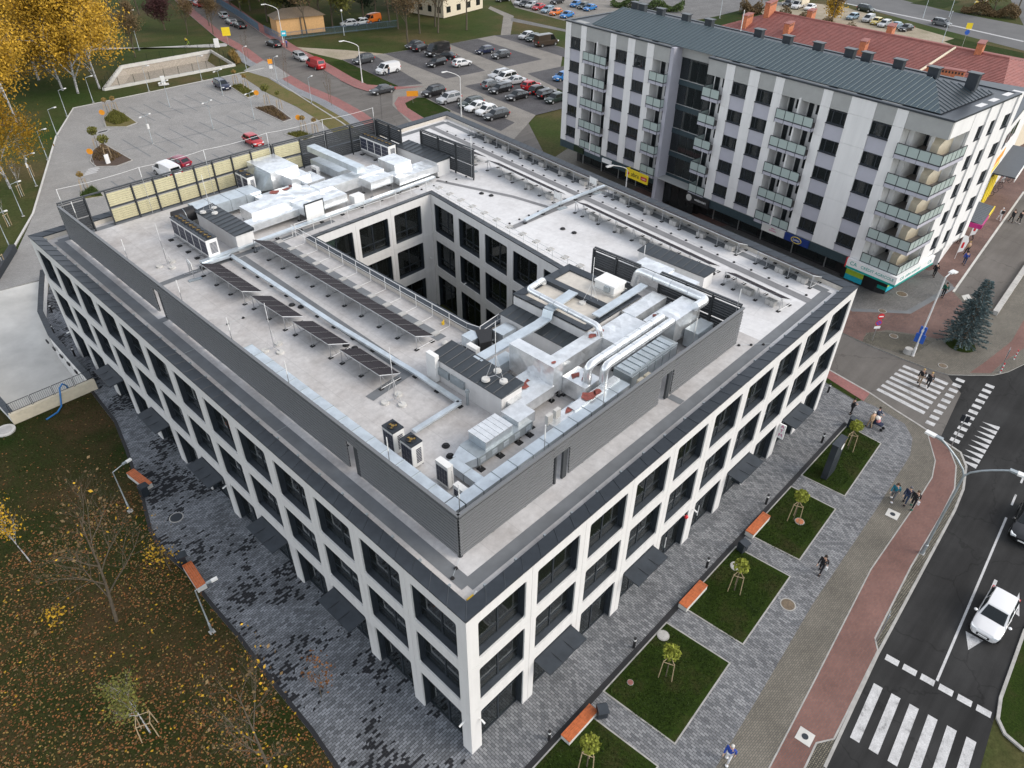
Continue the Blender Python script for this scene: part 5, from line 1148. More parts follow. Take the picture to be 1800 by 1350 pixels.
mast('tripod lightning mast by the grey strip near the tall units', 7.85, 14.6, 4.0); mast('tripod lightning mast standing on the near plant house', 12.1, 10.2, 4.0, 13.28); mast('tripod lightning mast on the lift core roof', 22.5, 11.4, 3.4, Z0+2.06); mast('tripod lightning mast on the plant house behind the five units', 11.9, 44.0, 3.2, 13.05)
rods = [(2.7, 8.3, 'shaded screen near the street corner'), (2.7, 17.3, 'shaded screen beside the first solar block'), (2.7, 23.6, 'shaded screen at the start of the duct'), (2.7, 30.0, 'shaded screen beside the third solar block'), (2.7, 38.3, 'shaded screen by the far doorway'), (2.7, 47.3, 'shaded screen near its far end'), (3.0, 3.5, 'near corner of the two long screens'), (8.8, 3.4, 'street screen by the first doorway'), (13.6, 3.4, 'street screen halfway along'), (22.6, 3.4, 'street screen near its east end'), (27.6, 3.3, 'east corner of the street screen'),
        (2.8, 50.6, 'far corner of the yellow screen'), (9.5, 50.6, 'yellow screen, second post'), (15.4, 50.6, 'yellow screen, middle post'), (21.8, 50.6, 'end of the yellow screen'), (27.8, 50.2, 'dark screen behind the raised duct'), (33.7, 49.7, 'far corner of the dark screen'), (35.0, 36.3, 'end of the screen by the plant house'), (31.6, 13.4, 'edge of the low plant house')]
for (x, y, w) in rods:
    z1 = zt+1.3 if 'plant house' not in w or 'screen' in w else 13.8
    mb = MB(); mb.tube([(0, 0, 0.1), (0, 0, z1-Z0-0.9)], 0.024, 'steel', 5); mb.tube([(0, 0, z1-Z0-0.9), (0, 0, z1-Z0)], 0.032, 'steel_white', 6)
    tag(mb.build('lightning_rod', None, (x, y, Z0)), 'thin lightning rod at the %s' % w, 'lightning rod', 'lightning rods on the roof')
tops = [(2.8, 50.6), (9.5, 50.6), (15.4, 50.6), (21.8, 50.6), (27.8, 50.2), (33.7, 49.7)]
mb = MB()
for i in range(5):
    a, b = tops[i], tops[i+1]; mb.tube([(a[0]+(b[0]-a[0])*q/6, a[1]+(b[1]-a[1])*q/6, zt+1.28-0.12*math.sin(math.pi*q/6)) for q in range(7)], 0.014, 'steel_white', 4)
tag(mb.build('conductor_wire'), 'pale lightning wire strung between rods above the yellow screen', 'wire')
def blocks(label, pts, step=1.15):
    t = place('conductor_line', label, 'conductor', 0, 0); mb = MB(); P = [Vector(p) for p in pts]
    for i in range(len(P)-1):
        mb.tube([(P[i].x, P[i].y, 0.09), (P[i+1].x, P[i+1].y, 0.09)], 0.010, 'galv_dull', 4)
    mb.build('wire', t)
    for i in range(len(P)-1):
        n = int((P[i+1]-P[i]).length/step)
        for k in range(n): p = P[i].lerp(P[i+1], k/n); MB().cyl(p.x, p.y, 0.03, 0.10, 0.11, 'rubber', 0.08, n=8).build('holder', t)
blocks('lightning conductor on black feet along the east wing walkway', [(ex(37.1, 2.5), 2.5), (ex(37.1, 50), 50)], 1.6); blocks('lightning conductor on black feet across the east wing', [(30.5, 26.8), (42.5, 26.4)]); blocks('lightning conductor on black feet past the far plant house', [(29.9, 37.9), (32.8, 37.6), (36.2, 37.0)], 1.0)
blocks('lightning conductor crossing the roof from the shaded screen', [(2.7, 29.6), (7.4, 29.5)]); blocks('lightning conductor by the near roof corner', [(1.4, 2.4), (2.4, 3.0)], 0.5); blocks('lightning conductor at the east end of the street screen', [(27.9, 2.7), (29.8, 1.0)], 0.8); blocks('lightning conductor near the shaded parapet', [(0.9, 28.3), (2.3, 28.3)], 0.7); blocks('lightning conductor by the far shaded parapet', [(0.9, 17.2), (2.3, 17.2)], 0.7)
for i, (x, y, w) in enumerate(((7.3, 9.4, 'near the low air handler'), (6.9, 8.6, 'beside the low air handler'), (9.6, 28.6, 'by the near solar row'), (9.9, 27.9, 'next to the near solar tray'), (9.3, 21.6, 'by the second solar block'), (9.5, 20.9, 'beyond the second solar block'), (35.3, 9.3, 'between the east solar rows'), (35.7, 8.2, 'between the east solar rows, nearer the street'), (33.3, 33.2, 'by the curved grey strip'), (33.6, 32.2, 'by the curved grey strip, nearer the street'), (33.0, 22.8, 'beside the east tray'), (33.1, 21.6, 'south of the east tray'))):
    mb = MB(); mb.cyl(0, 0, 0.03, 0.10, 0.24, 'rubber', 0.20, n=14).cyl(0, 0, 0.10, 0.16, 0.13, 'black', 0.10, n=10); tag(mb.build('roof_drain', None, (x, y, Z0)), 'black roof drain %s' % w, 'drain', 'roof drains')
vp = place('vent_pipe', 'grey capped vent pipe beside the near plant house', 'vent', 10.7, 11.2); MB().cyl(0, 0, 0, 1.0, 0.09, 'galv_dull', n=10).build('pipe', vp); MB().cyl(0, 0, 1.0, 1.15, 0.15, 'galv_dull', 0.13, n=10).build('cap', vp)
tag(MB().cyl(0, 0, 0, 0.25, 0.22, 'concrete_light', 0.18).cyl(0, 0, 0.25, 0.34, 0.24, 'concrete_light', 0.05).build('roof_vent', None, (14.0, 16.9, Z0)), 'small pale roof vent beside the courtyard walkway strip', 'vent')
tag(MB().box(-0.08, 0.08, -0.07, 0.07, 0, 0.22, 'signal_yellow').tube([(0, 0.0, 0.2), (0.16, 0.06, 0.3)], 0.03, 'signal_yellow', 6).build('winch', None, (15.6, 18.9, Z0)), 'yellow anchor device beside the courtyard railing', 'anchor')
tag(MB().box(-0.2, 0.2, -0.12, 0.12, 0, 0.16, 'signal_yellow').tube([(0.1, 0, 0.1), (0.42, 0.1, 0.18)], 0.04, 'sign_white', 6).build('winch', None, (1.15, 0.85, H-0.4)), 'yellow tool lying at the near roof corner', 'tool')
# brackets along the parapets
for k in range(19):
    x = 2.0+2.05*k; mb = MB(); mb.box(-0.05, 0.05, -0.12, 0.06, 0, 0.16, 'galv_dull'); tag(mb.build('parapet_bracket', None, (x, 0.86, H-0.22)), 'small metal bracket along the street parapet', 'bracket', 'brackets along the street parapet')
for k in range(25):
    y = 2.0+2.05*k; mb = MB(); mb.box(-0.12, 0.06, -0.05, 0.05, 0, 0.16, 'galv_dull'); tag(mb.build('parapet_bracket', None, (0.86, y, H-0.22)), 'small metal bracket along the shaded parapet', 'bracket', 'brackets along the shaded parapet')

# ---------------------------------------------------------------- block of flats with shops
K = 0.95; th_ = math.atan2(6.6, 51.8); va = Vector((math.sin(th_), math.cos(th_))); A0 = Vector((60.76, 2.33)); FAR = A0+va*52.76*K
apt = thing('apartment_block', 'six storey white and grey block of flats with glass balconies and dark hipped roof', 'building', (FAR.x, FAR.y, 0), math.atan2(-va.y, -va.x))
X = lambda s: (52.76-s)*K
Zs = lambda z: 39.508-K*(39.508-z)
FL = [1.98+2.98*k for k in range(5)]                # floor levels, survey units
ZB, ZE = Zs(2.0), Zs(18.08); DEP = 13.4
mb = MB()   # core behind the front
mb.box(0.0, X(34.16), 1.5, DEP, ZB, ZE-0.05, 'apt_white'); mb.box(X(34.16), X(28.24), 1.9, DEP, ZB, ZE-0.05, 'apt_white'); mb.box(X(28.24), X(4.3), 1.5, DEP, ZB, ZE-0.05, 'apt_white'); mb.box(X(4.3), X(1.0), 4.1, DEP, ZB, ZE-0.05, 'apt_white')
mb.build('core_wall', apt)
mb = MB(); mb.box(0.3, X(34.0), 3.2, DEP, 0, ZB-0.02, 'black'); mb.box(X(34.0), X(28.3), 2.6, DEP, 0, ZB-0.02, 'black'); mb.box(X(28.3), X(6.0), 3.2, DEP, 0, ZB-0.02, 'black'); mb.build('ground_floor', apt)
mb = MB(); mb.box(0, X(0)-0.02, 0.02, DEP, ZB-0.05, ZB-0.01, 'apt_grey'); mb.build('soffit', apt)
# white piers, one panel for each storey
def pier(s1, s0, y0=0.0, y1=0.2):
    zz = [Zs(2.0)] + [Zs(f+1.5) for f in FL[0:]] + [Zs(18.08)]
    zz = [Zs(2.0)] + [Zs(2.0+2.97*k+2.4) for k in range(5)] + [ZE]
    for i in range(len(zz)-1): MB().box(X(s1)+0.006, X(s0)-0.006, y0, y1, zz[i]+0.008, zz[i+1]-0.008, 'apt_white').build('pier_panel', apt)
    MB().box(X(s1)+0.03, X(s0)-0.03, y1, 1.5, ZB, ZE-0.1, 'apt_white').build('pier_return', apt)
for q in ((52.76, 51.71), (49.72, 48.69), (44.19, 43.14), (41.08, 39.87), (37.82, 36.69), (25.67, 24.51), (22.49, 21.17), (19.13, 18.02), (13.35, 12.26), (10.18, 7.48), (5.4, 4.25)): pier(*q)
def apt_window(T, w, h, parent, curtain=True):
    """dark three-part window in a gap; local x 0..w, z 0..h"""
    fr = 0.07; mb = MB(); mb.box(0, w, 0, 0.1, 0, fr, 'frame_metal', T); mb.box(0, w, 0, 0.1, h-fr, h, 'frame_metal', T); xs_ = [0, w*0.26, w*0.74, w]
    for i, x in enumerate(xs_): mb.box(max(0, x-fr*0.6), min(w, x+fr*0.6), 0.002, 0.098, fr, h-fr, 'frame_metal', T)
    o = mb.build('window', parent)
    for i in range(3): MB().box(xs_[i]+fr*0.6, xs_[i+1]-fr*0.6, 0.04, 0.06, fr, h-fr, 'glass_dark', T).build('pane', o)
    MB().box(-0.05, w+0.05, -0.16, 0.0, -0.09, -0.01, 'frame_metal', T).build('sill', o)
    if curtain:
        cb = MB(); cb.box(w*0.05, w*0.24, 0.14, 0.16, fr, h-fr, 'curtain', T); cb.box(w*0.4, w*0.72, 0.14, 0.16, fr, h-fr, 'curtain', T); cb.build('curtain', o)
    return o
ra = random.Random(5)
for (s1, s0) in ((51.71, 49.72), (43.14, 41.08), (39.87, 37.82), (24.51, 22.49), (21.17, 19.13), (12.26, 10.18), (7.48, 5.4)):
    x0, x1 = X(s1), X(s0)
    for k in range(5):
        zt_ = Zs(FL[k]+2.25); zb_ = Zs(FL[k]+0.93); znext = Zs(FL[k+1]+0.93) if k < 4 else Zs(16.28)
        apt_window(Matrix.Translation((x0+0.01, 0.1, zb_)), x1-x0-0.02, zt_-zb_, apt, ra.random() < 0.75)
        if k < 4: MB().box(x0+0.004, x1-0.004, 0.09, 1.5, zt_+0.004, znext-0.012, 'apt_lavender').build('spandrel', apt)
        if k == 0: MB().box(x0+0.004, x1-0.004, 0.09, 1.5, ZB, zb_-0.012, 'apt_lavender').build('spandrel', apt)
    MB().box(x0+0.004, x1-0.004, 0.04, 1.5, Zs(16.25), ZE-0.02, 'apt_grey').build('top_band', apt)
for (s1, s0) in ((48.69, 44.19), (18.02, 13.35), (36.69, 34.16), (28.24, 25.67)):
    MB().box(X(s1)+0.004, X(s0)-0.004, 0.04, 1.5, Zs(16.25), ZE-0.02, 'apt_grey').build('top_band', apt)
MB().box(X(4.25)+0.004, X(0), 0.04, 0.34, Zs(16.3), ZE-0.02, 'apt_grey').box(X(0)-0.3, X(0)-0.001, 0.35, 4.3, Zs(16.3), ZE-0.02, 'apt_white').box(X(4.25)+0.004, X(0)-0.31, 0.35, 4.3, Zs(16.3)+0.01, Zs(16.3)+0.2, 'apt_white').build('top_band', apt)
# stair tower glass in the recess
mb = MB(); mb.box(X(34.16), X(28.24), 1.55, 1.88, Zs(16.9), ZE-0.02, 'apt_grey'); mb.box(X(34.16)+0.01, X(33.6), 0.1, 1.9, 0, ZE-0.03, 'apt_lavender'); mb.build('stair_wall', apt)
for k in range(6):
    z0_ = 0.2 if k == 0 else Zs(FL[k-1]+0.45); z1_ = Zs(FL[k]-0.25) if k < 5 else Zs(16.85)
    for i in range(4):
        a = X(33.6)+(X(28.3)-X(33.6))*i/4; b = X(33.6)+(X(28.3)-X(33.6))*(i+1)/4; MB().box(a+0.03, b-0.03, 1.72, 1.76, z0_, z1_, 'glass_dark').build('stair_pane', apt)
    MB().box(X(33.6), X(28.3), 1.66, 1.8, z1_, z1_+(0.55 if k < 5 else 0.08), 'seam_green').build('stair_band', apt)
# balconies
def glass_front(parent, P0, P1, n, z, h=1.0, drop=0.28):
    a = Vector(P0); b = Vector(P1); u = (b-a)/n; t = u.normalized(); nn = Vector((t.y, -t.x))
    T = lambda p: Matrix.Translation((p.x, p.y, z)) @ Matrix.Rotation(math.atan2(u.y, u.x), 4, 'Z'); L = u.length
    for k in range(n):
        M4 = T(a+u*k); MB().box(0.035, L-0.035, -0.012, 0.012, 0.10, h-0.03, 'glass_frost', M4).build('glass_panel', parent)
        MB().box(-0.025, 0.025, -0.03, 0.03, -drop-0.1, h, 'frame_metal', M4).build('post', parent)
    mb = MB(); M4 = T(a); mb.box(0, L*n, -0.035, 0.035, h, h+0.05, 'frame_metal', M4); mb.box(0, L*n, -0.03, 0.03, 0.02, 0.09, 'frame_metal', M4); mb.build('handrail', parent)
    MB().box(-0.025, 0.025, -0.03, 0.03, -drop-0.1, h, 'frame_metal', T(b)).build('post', parent)
def balcony_back(x0, x1, y, z, doors, parent):
    for (f0, f1, zz) in doors:
        a = x0+(x1-x0)*f0; b = x0+(x1-x0)*f1; mb = MB(); mb.box(a, b, y-0.06, y-0.004, z+zz, z+2.15, 'frame_metal'); o = mb.build('balcony_door', parent); MB().box(a+0.07, b-0.07, y-0.07, y-0.062, z+zz+0.08, z+2.07, 'glass_dark').build('pane', o)
for (s1, s0) in ((48.69, 44.19), (18.02, 13.35)):
    for k in range(5):
        z = Zs(FL[k]); x0, x1 = X(s1)+0.02, X(s0)-0.02; proud = -0.45 if k else -0.05
        b = MB().box(x0, x1, proud, 1.5, z-0.34, z-0.02, 'apt_lavender').build('balcony', apt)
        MB().box(x0+0.02, x1-0.02, proud+0.05, 1.49, z-0.018, z-0.004, 'balcony_floor').build('floor', b)
        MB().box((x0+x1)/2-0.09, (x0+x1)/2+0.09, -0.1, 1.5, z, z+2.45, 'apt_white').build('divider', b)
        glass_front(b, (x0+0.03, proud+0.02), (x1-0.03, proud+0.02), 4, z)
        balcony_back(x0, x1, 1.5, z, ((0.03, 0.16, 0.0), (0.22, 0.44, 0.85), (0.56, 0.68, 0.0), (0.76, 0.97, 0.85)), b)
for (s1, s0, side) in ((36.69, 34.16, 1), (28.24, 25.67, -1)):
    for k in range(5):
        z = Zs(FL[k]); x0, x1 = X(s1)+0.02, X(s0)-0.02; proud = -0.45 if k else -0.05
        b = MB().box(x0, x1, proud, 1.5, z-0.34, z-0.02, 'apt_lavender').build('balcony', apt); MB().box(x0+0.02, x1-0.02, proud+0.05, 1.49, z-0.018, z-0.004, 'balcony_floor').build('floor', b)
        glass_front(b, (x0+0.03, proud+0.02), (x1-0.03, proud+0.02), 2, z)
        xe = x1-0.03 if side > 0 else x0+0.03; glass_front(b, (xe, proud+0.02), (xe, 1.4), 1, z)
        balcony_back(x0, x1, 1.5, z, ((0.06, 0.32, 0.0), (0.5, 0.9, 0.85)), b)
for k in range(5):
    z = Zs(FL[k]); x0, x1 = X(4.25)+0.02, X(0)-0.01; pr = -0.35 if k else -0.02
    b = MB().prism([(x0, pr), (x1-pr, pr), (x1-pr, 4.25), (x1-1.0, 4.25), (x1-1.0, 4.1), (x0, 4.1)], z-0.36, z-0.02, 'apt_lavender', bottom=True).build('balcony', apt)
    MB().prism([(x0+0.02, pr+0.05), (x1-pr-0.05, pr+0.05), (x1-pr-0.05, 4.2), (x0+0.02, 4.09)], z-0.018, z-0.004, 'balcony_floor').build('floor', b)
    glass_front(b, (x0+0.03, pr+0.03), (x1-pr-0.03, pr+0.03), 4, z); glass_front(b, (x1-pr-0.03, pr+0.03), (x1-pr-0.03, 4.2), 5, z)
    MB().prism([(x1-1.9, 2.0), (x1-1.1, 1.75), (x1-1.0, 4.1), (x1-2.6, 4.1)], z, [z+1.0, z+1.0, z+2.45, z+2.45], 'cream').box(x1-2.2, x1-1.9, 2.0, 2.25, z, z+2.5, 'apt_white').build('wind_wall', b)
    MB().box(x0, x0+0.5, 1.45, 4.1, z, z+2.5, 'apt_white').build('side_wall', b)
    balcony_back(x0+0.5, x1-1.0, 4.1, z, ((0.02, 0.14, 0.0), (0.3, 0.62, 0.85)), b)
    if k == 2: pass
# end wall facing the street
EX = X(0)
def epier(e0, e1):
    zz = [ZB] + [Zs(2.0+2.97*k+2.4) for k in range(5)] + [ZE]
    for i in range(len(zz)-1): MB().box(EX-0.2, EX+0.02, e0*K, e1*K, zz[i]+0.008, zz[i+1]-0.008, 'apt_white').build('pier_panel', apt)
for q in ((4.55, 6.3), (7.85, 9.1), (10.5, 12.2), (14.1, 15.1)): epier(*q)
for (e0, e1) in ((6.3, 7.85), (9.1, 10.5), (12.2, 14.1)):
    for k in range(5):
        zt_ = Zs(FL[k]+2.25); zb_ = Zs(FL[k]+0.93); znext = Zs(FL[k+1]+0.93) if k < 4 else ZE-0.02
        T = Matrix.Translation((EX-0.18, e0*K+0.01, zb_)) @ Matrix.Rotation(R(90), 4, 'Z'); apt_window(T, (e1-e0)*K-0.02, zt_-zb_, apt, False)
        MB().box(EX-1.0, EX-0.12, e0*K+0.004, e1*K-0.004, zt_+0.004, znext-0.012, 'apt_white').build('spandrel', apt)
        if k == 0: MB().box(EX-1.0, EX-0.12, e0*K+0.004, e1*K-0.004, ZB, zb_-0.012, 'apt_white').build('spandrel', apt)
MB().box(EX-1.0, EX-0.25, 4.2, DEP+1.0, ZB, ZE-0.05, 'apt_white').build('core_wall', apt)
# parapet capping, hipped roof in seamed sheets
mb = MB(); cap = [(-0.1, -0.08), (X(34.16)+0.08, -0.08), (X(34.16)+0.08, 1.45), (X(28.24)-0.08, 1.45), (X(28.24)-0.08, -0.08), (EX+0.1, -0.08), (EX+0.1, DEP+0.1), (-0.1, DEP+0.1)]
inn_ = inset(cap, 0.42)
for i in range(len(cap)):
    j = (i+1) % len(cap); a, b, c, d2 = cap[i], cap[j], inn_[j], inn_[i]
    mb.face([(*a, ZE+0.05), (*b, ZE+0.05), (*c, ZE+0.05), (*d2, ZE+0.05)], 'coping_metal'); mb.face([(*a, ZE-0.12), (*b, ZE-0.12), (*b, ZE+0.05), (*a, ZE+0.05)], 'coping_metal'); mb.face([(*c, ZE-0.3), (*d2, ZE-0.3), (*d2, ZE+0.05), (*c, ZE+0.05)], 'coping_metal')
mb.build('parapet_cap', apt); sheet('flat_roof', cap, ZE-0.035, 'dark_metal', kind=None, parent=apt)
rf = MB().box(X(30), X(29), 6.0, 6.2, ZE, ZE+0.3, 'dark_metal').build('roof', apt)
zr0, zr1 = Zs(18.15), Zs(19.6); s_eL, s_eR, s_rL, s_rR = 48.6, 1.7, 48.75, 5.6; yE, yR, yB = 0.75, 6.2, 11.6
n = 78
for k in range(n):
    t0, t1 = k/n, (k+1)/n; f = lambda t: (X(s_eL+(s_eR-s_eL)*t), X(s_rL+(s_rR-s_rL)*t))
    a0, r0_ = f(t0); a1, r1_ = f(t1); xr0 = max(min(a0, X(s_rR)), X(s_rL)); xr1 = max(min(a1, X(s_rR)), X(s_rL))
    # straight sheets; those beyond the ridge end are cut by the hip
    def ytop(x): return yR if x <= X(s_rR) else yE+(yR-yE)*max(0.0, (X(s_eR)-x)/(X(s_eR)-X(s_rR)))
    y0t, y1t = ytop(a0), ytop(a1); zz = lambda y: zr0+(zr1-zr0)*(y-yE)/(yR-yE)
    mb = MB(); mb.face([(a0, yE, zr0), (a1, yE, zr0), (a1, y1t, zz(y1t)), (a0, y0t, zz(y0t))], 'seam_green'); mb.tube([(a0, yE, zr0+0.02), (a0, y0t, zz(y0t)+0.02)], 0.035, 'seam_green', 4); mb.build('roof_sheet', rf)
mb = MB(); mb.face([(X(s_eR), yE, zr0), (X(s_eR), yB, zr0), (X(s_rR), yR, zr1)], 'seam_roof'); 
for k in range(1, 16):
    y = yE+(yB-yE)*k/16; t = 1-abs(2*k/16-1); mb.tube([(X(s_eR), y, zr0+0.02), (X(s_eR)+(X(s_rR)-X(s_eR))*t, y, zr0+(zr1-zr0)*t+0.02)], 0.03, 'seam_green', 4)
mb.build('hip_sheet', rf)
mb = MB(); mb.face([(X(s_rL), yR, zr1), (X(s_rR), yR, zr1), (X(s_eR), yB, zr0), (X(s_eL), yB, zr0)], 'seam_green'); mb.face([(X(s_eL), yE, zr0), (X(s_rL), yR, zr1), (X(s_eL), yB, zr0)], 'seam_green'); mb.build('rear_sheet', rf)
for s_, y in ((47.5, 7.4), (46.0, 7.2), (42.6, 7.0), (38.3, 7.0), (34.6, 7.0), (27.5, 7.4), (23.5, 7.3), (19.5, 7.3), (15.8, 7.6), (13.8, 7.6), (10.2, 7.6), (6.5, 7.6), (3.0, 8.6)):
    o = MB().box(X(s_)-0.5, X(s_)+0.5, y-0.3, y+0.3, zr1-0.9, zr1+0.55, 'dark_metal').build('vent_stack', rf); MB().box(X(s_)-0.62, X(s_)+0.62, y-0.42, y+0.42, zr1+0.55, zr1+0.63, 'seam_roof').build('cap', o)
MB().tube([(X(30), 7.2, zr1), (X(30), 7.2, zr1+2.2)], 0.05, 'steel_white', 6).build('flue', rf)
# shop fascia and signs
mb = MB(); mb.box(0.02, X(34.2), -0.02, 0.3, Zs(0.95), ZB-0.06, 'seam_green'); mb.box(X(28.2), X(5.3), -0.02, 0.3, Zs(0.95), ZB-0.06, 'seam_green'); mb.build('fascia', apt)
for s_ in (51, 47, 43.5, 40, 36.5, 26, 22, 18.5, 14, 9.5, 6.5): MB().box(X(s_)-0.06, X(s_)+0.06, 3.1, 3.19, 0, ZB-0.1, 'steel').build('shop_mullion', apt)
for i in range(18):
    a = 1.0+2.6*i
    if a+2.4 < X(6.2) and not (X(34.5) < a+1.2 < X(28)): MB().box(a, a+2.4, 3.12, 3.16, 0.3, 2.7, 'glass_dark').build('shop_pane', apt)
def front_sign(label, s1, s0, z0, z1, mat, items, cat='sign', y=-0.14):
    P = apt.matrix_basis @ Vector(((X(s1)+X(s0))/2, y, Zs((z0+z1)/2))); rz_ = apt.rotation_euler.z; w = (s1-s0)*K/2; h = (z1-z0)*K/2
    t = thing('shop_sign', label, cat, P, rz_); MB().box(-w, w, -0.06, 0.11, -h, h, mat).build('board', t)
    for (txt, sz, m_, dx, dz) in items: text('lettering', txt, sz, m_, frame((dx, -0.065, dz), (1, 0, 0), (0, 0, 1)), t)
    return t
t = front_sign('yellow shop sign reading abra meble on the fascia of the flats', 38.4, 34.4, 0.9, 2.1, 'sign_yellow', [('abra', 0.78, 'black', -0.25, 0.02), ('meble', 0.30, 'sign_white', 1.25, 0.0)], y=-0.75)
MB().box(0.75, 1.78, -0.064, -0.061, -0.24, 0.24, 'sign_red').build('tag', t); MB().ball((-1.45, -0.06, 0.0), 0.2, 'sign_red', 8, 6).build('emblem', t); MB().box(-1.91, -1.87, -0.06, 0.9, -0.5, 0.5, 'sign_yellow').build('return_board', t)
t = front_sign('black shop sign reading widzimisię with a round emblem', 28.2, 24.6, 0.75, 1.85, 'black', [('widzimisię', 0.42, 'sign_white', 0.45, 0.02)])
MB().tube([(-1.28, -0.07, 0), (-1.28, -0.075, 0)], 0.40, 'concrete_light', 20).build('emblem', t) if False else (lambda m: (m.face([(-1.28+0.42*math.cos(a*0.314), -0.066, 0.42*math.sin(a*0.314)) for a in range(20)], 'concrete'), m.build('emblem', t)))(MB())
t = front_sign('pale patterned shop sign with pink lettering', 16.6, 13.5, 1.05, 1.9, 'concrete_light', [('salon\npaznokci', 0.26, 'sign_magenta', 0, 0.1)])
t = front_sign('dark blue Lotto shop sign with yellow ring on the fascia', 13.45, 10.3, 1.05, 1.9, 'sign_navy', [('Lotto', 0.36, 'sign_white', 0, 0.0)])
mb = MB(); ring = [(0.62*math.cos(a*0.2618), -0.068, 0.34*math.sin(a*0.2618)) for a in range(25)]; mb.tube(ring, 0.035, 'sign_yellow', 5); mb.build('ring', t)
front_sign('plain white sign board on the dark fascia of the flats', 43.7, 41.9, 1.2, 1.75, 'sign_white', [])
front_sign('small dark green sign on the fascia near the far corner', 49.6, 47.6, 1.1, 1.9, 'leaf_pine', [])
# bank at the corner: white band with green trim, recessed dark front, window posters
bank = thing('bank_front', 'corner bank shopfront with white fascia reading CREDIT AGRICOLE and green trim', 'shopfront', (FAR.x, FAR.y, 0), apt.rotation_euler.z)
zf0, zf1 = Zs(1.15), Zs(2.02); xa, xb = X(5.35), EX+0.30; ye = 7.4
P_ = [(xa, -0.38), (xb, -0.38), (xb, ye), (xb-0.35, ye), (xb-0.35, -0.05), (xa, -0.05)]
MB().prism(P_, zf0, zf1, 'sign_white', bottom=True).build('fascia', bank); MB().prism(inset(P_, -0.02), zf0-0.22, zf0-0.01, 'sign_teal', bottom=True).build('trim', bank)
MB().box(xa-0.12, xa, -0.42, 0.0, zf0-0.2, zf1, 'sign_red').build('end_cap', bank)
text('lettering', 'CRÉDIT AGRICOLE', 0.42, 'sign_teal', frame((xa+3.35, -0.385, (zf0+zf1)/2), (1, 0, 0), (0, 0, 1)), bank); text('lettering', 'CRÉDIT AGRICOLE', 0.36, 'sign_teal', frame((xb+0.005, 2.9, (zf0+zf1)/2), (0, 1, 0), (0, 0, 1)), bank)
for (o_, xd) in (((xa+0.75, -0.385, (zf0+zf1)/2), (1, 0, 0)), ((xb+0.005, 0.75, (zf0+zf1)/2), (0, 1, 0)), ((xb+0.005, 6.4, (zf0+zf1)/2), (0, 1, 0))):
    text('logo', 'CA', 0.56, 'sign_teal', frame(o_, xd, (0, 0, 1)), bank)
fx0, fx1 = X(7.0), EX-1.6; bw_ = MB(); bw_.prism([(fx0, 2.6), (fx1-1.0, 2.4), (fx1, 2.8), (fx1, 9.0), (fx0, 9.0)], 0, ZB-0.1, 'black'); bw_.build('shop_wall', bank)
def poster(x0, x1, y, z0, z1, mats):
    n = len(mats)
    for i, m_ in enumerate(mats): MB().box(x0, x1, y-0.03-0.002*i, y, z0+(z1-z0)*i/n, z0+(z1-z0)*(i+1)/n-0.01, m_).build('poster', bank)
poster(fx0+0.6, fx0+2.6, 2.35, 0.2, 2.6, ['sign_cyan', 'sign_lime', 'sign_white', 'cream']); poster(fx0+4.3, fx0+5.3, 2.3, 0.7, 2.2, ['sign_teal', 'black', 'sign_teal', 'sign_white'])
for (y0, y1, ms) in ((2.95, 4.5, ['sign_cyan', 'sign_lime', 'cream', 'cream']), (7.3, 8.9, ['sign_cyan', 'sign_lime', 'sign_cyan', 'sign_white'])):
    for i, m_ in enumerate(ms): MB().box(fx1, fx1+0.03+0.002*i, y0, y1, 0.2+0.6*i, 0.78+0.6*i, m_).build('poster', bank)
# market canopy, side awning and banners on the street end
def on_end(x, y, z): return apt.matrix_basis @ Vector((x, y, z))
wang = math.atan2(30.5, -6.6); WO = on_end(EX-1.2, 13.5, 0); wrz = apt.rotation_euler.z+wang-R(90)
def wall_pt(s_, o_): return apt.matrix_basis @ (Vector((EX-1.2, 13.5, 0)) + Matrix.Rotation(wang-R(90), 3, 'Z') @ Vector((o_, s_, 0)))
aw = thing('shop_canopy', 'ribbed grey shop canopy with magenta and yellow edge on the street end of the flats', 'canopy', wall_pt(8.6, 0.0), wrz)
for k in range(13): MB().prism([(0, -3.2+0.5*k), (2.2, -3.2+0.5*k), (2.2, -2.74+0.5*k), (0, -2.74+0.5*k)], 3.6, [3.95, 3.7, 3.7, 3.95][::-1] if False else [3.95, 3.7, 3.7, 3.95], 'seam_roof', bottom=True).build('roof_sheet', aw)
MB().box(2.2, 2.3, -3.25, 0.2, 3.2, 3.72, 'sign_magenta').build('sign_board', aw); MB().box(2.2, 2.3, 0.22, 3.3, 3.1, 3.78, 'sign_yellow').build('sign_board', aw); MB().box(0, 2.2, -3.36, -3.26, 3.2, 3.72, 'sign_magenta').build('sign_board', aw)
for k in range(3): MB().box(2.302, 2.306, 0.5, 3.0, 3.2+0.18*k, 3.26+0.18*k, 'black').build('print_line', aw)
aw2 = thing('market_awning', 'flat dark awning with pale edge further along the red brick pavement', 'awning', wall_pt(24.0, 0.0), wrz)
MB().box(0, 2.6, -5, 8, 5.0, 5.15, 'dark_metal').box(2.6, 2.68, -5, 8, 4.6, 5.2, 'sign_white').build('roof', aw2)
for k in range(3): MB().box(0.05, 0.2, -4.2+2.6*k, -2.6+2.6*k, 0, 4.4, 'sign_yellow').build('banner', aw2)
nb = thing('annex_building', 'pale annex with colourful banners beyond the street end of the flats', 'building', WO, wrz)
MB().box(-10, 0, 0, 34, 0, 11.6, 'apt_white').build('wall', nb); MB().box(-10.2, 0.1, -0.1, 34.2, 11.61, 11.9, 'coping_metal').build('roof_edge', nb)
def bn(name, y0, y1, z0, z1, m_, o_=0.02): MB().box(o_, o_+0.04, y0, y1, z0, z1, m_).build(name, nb)
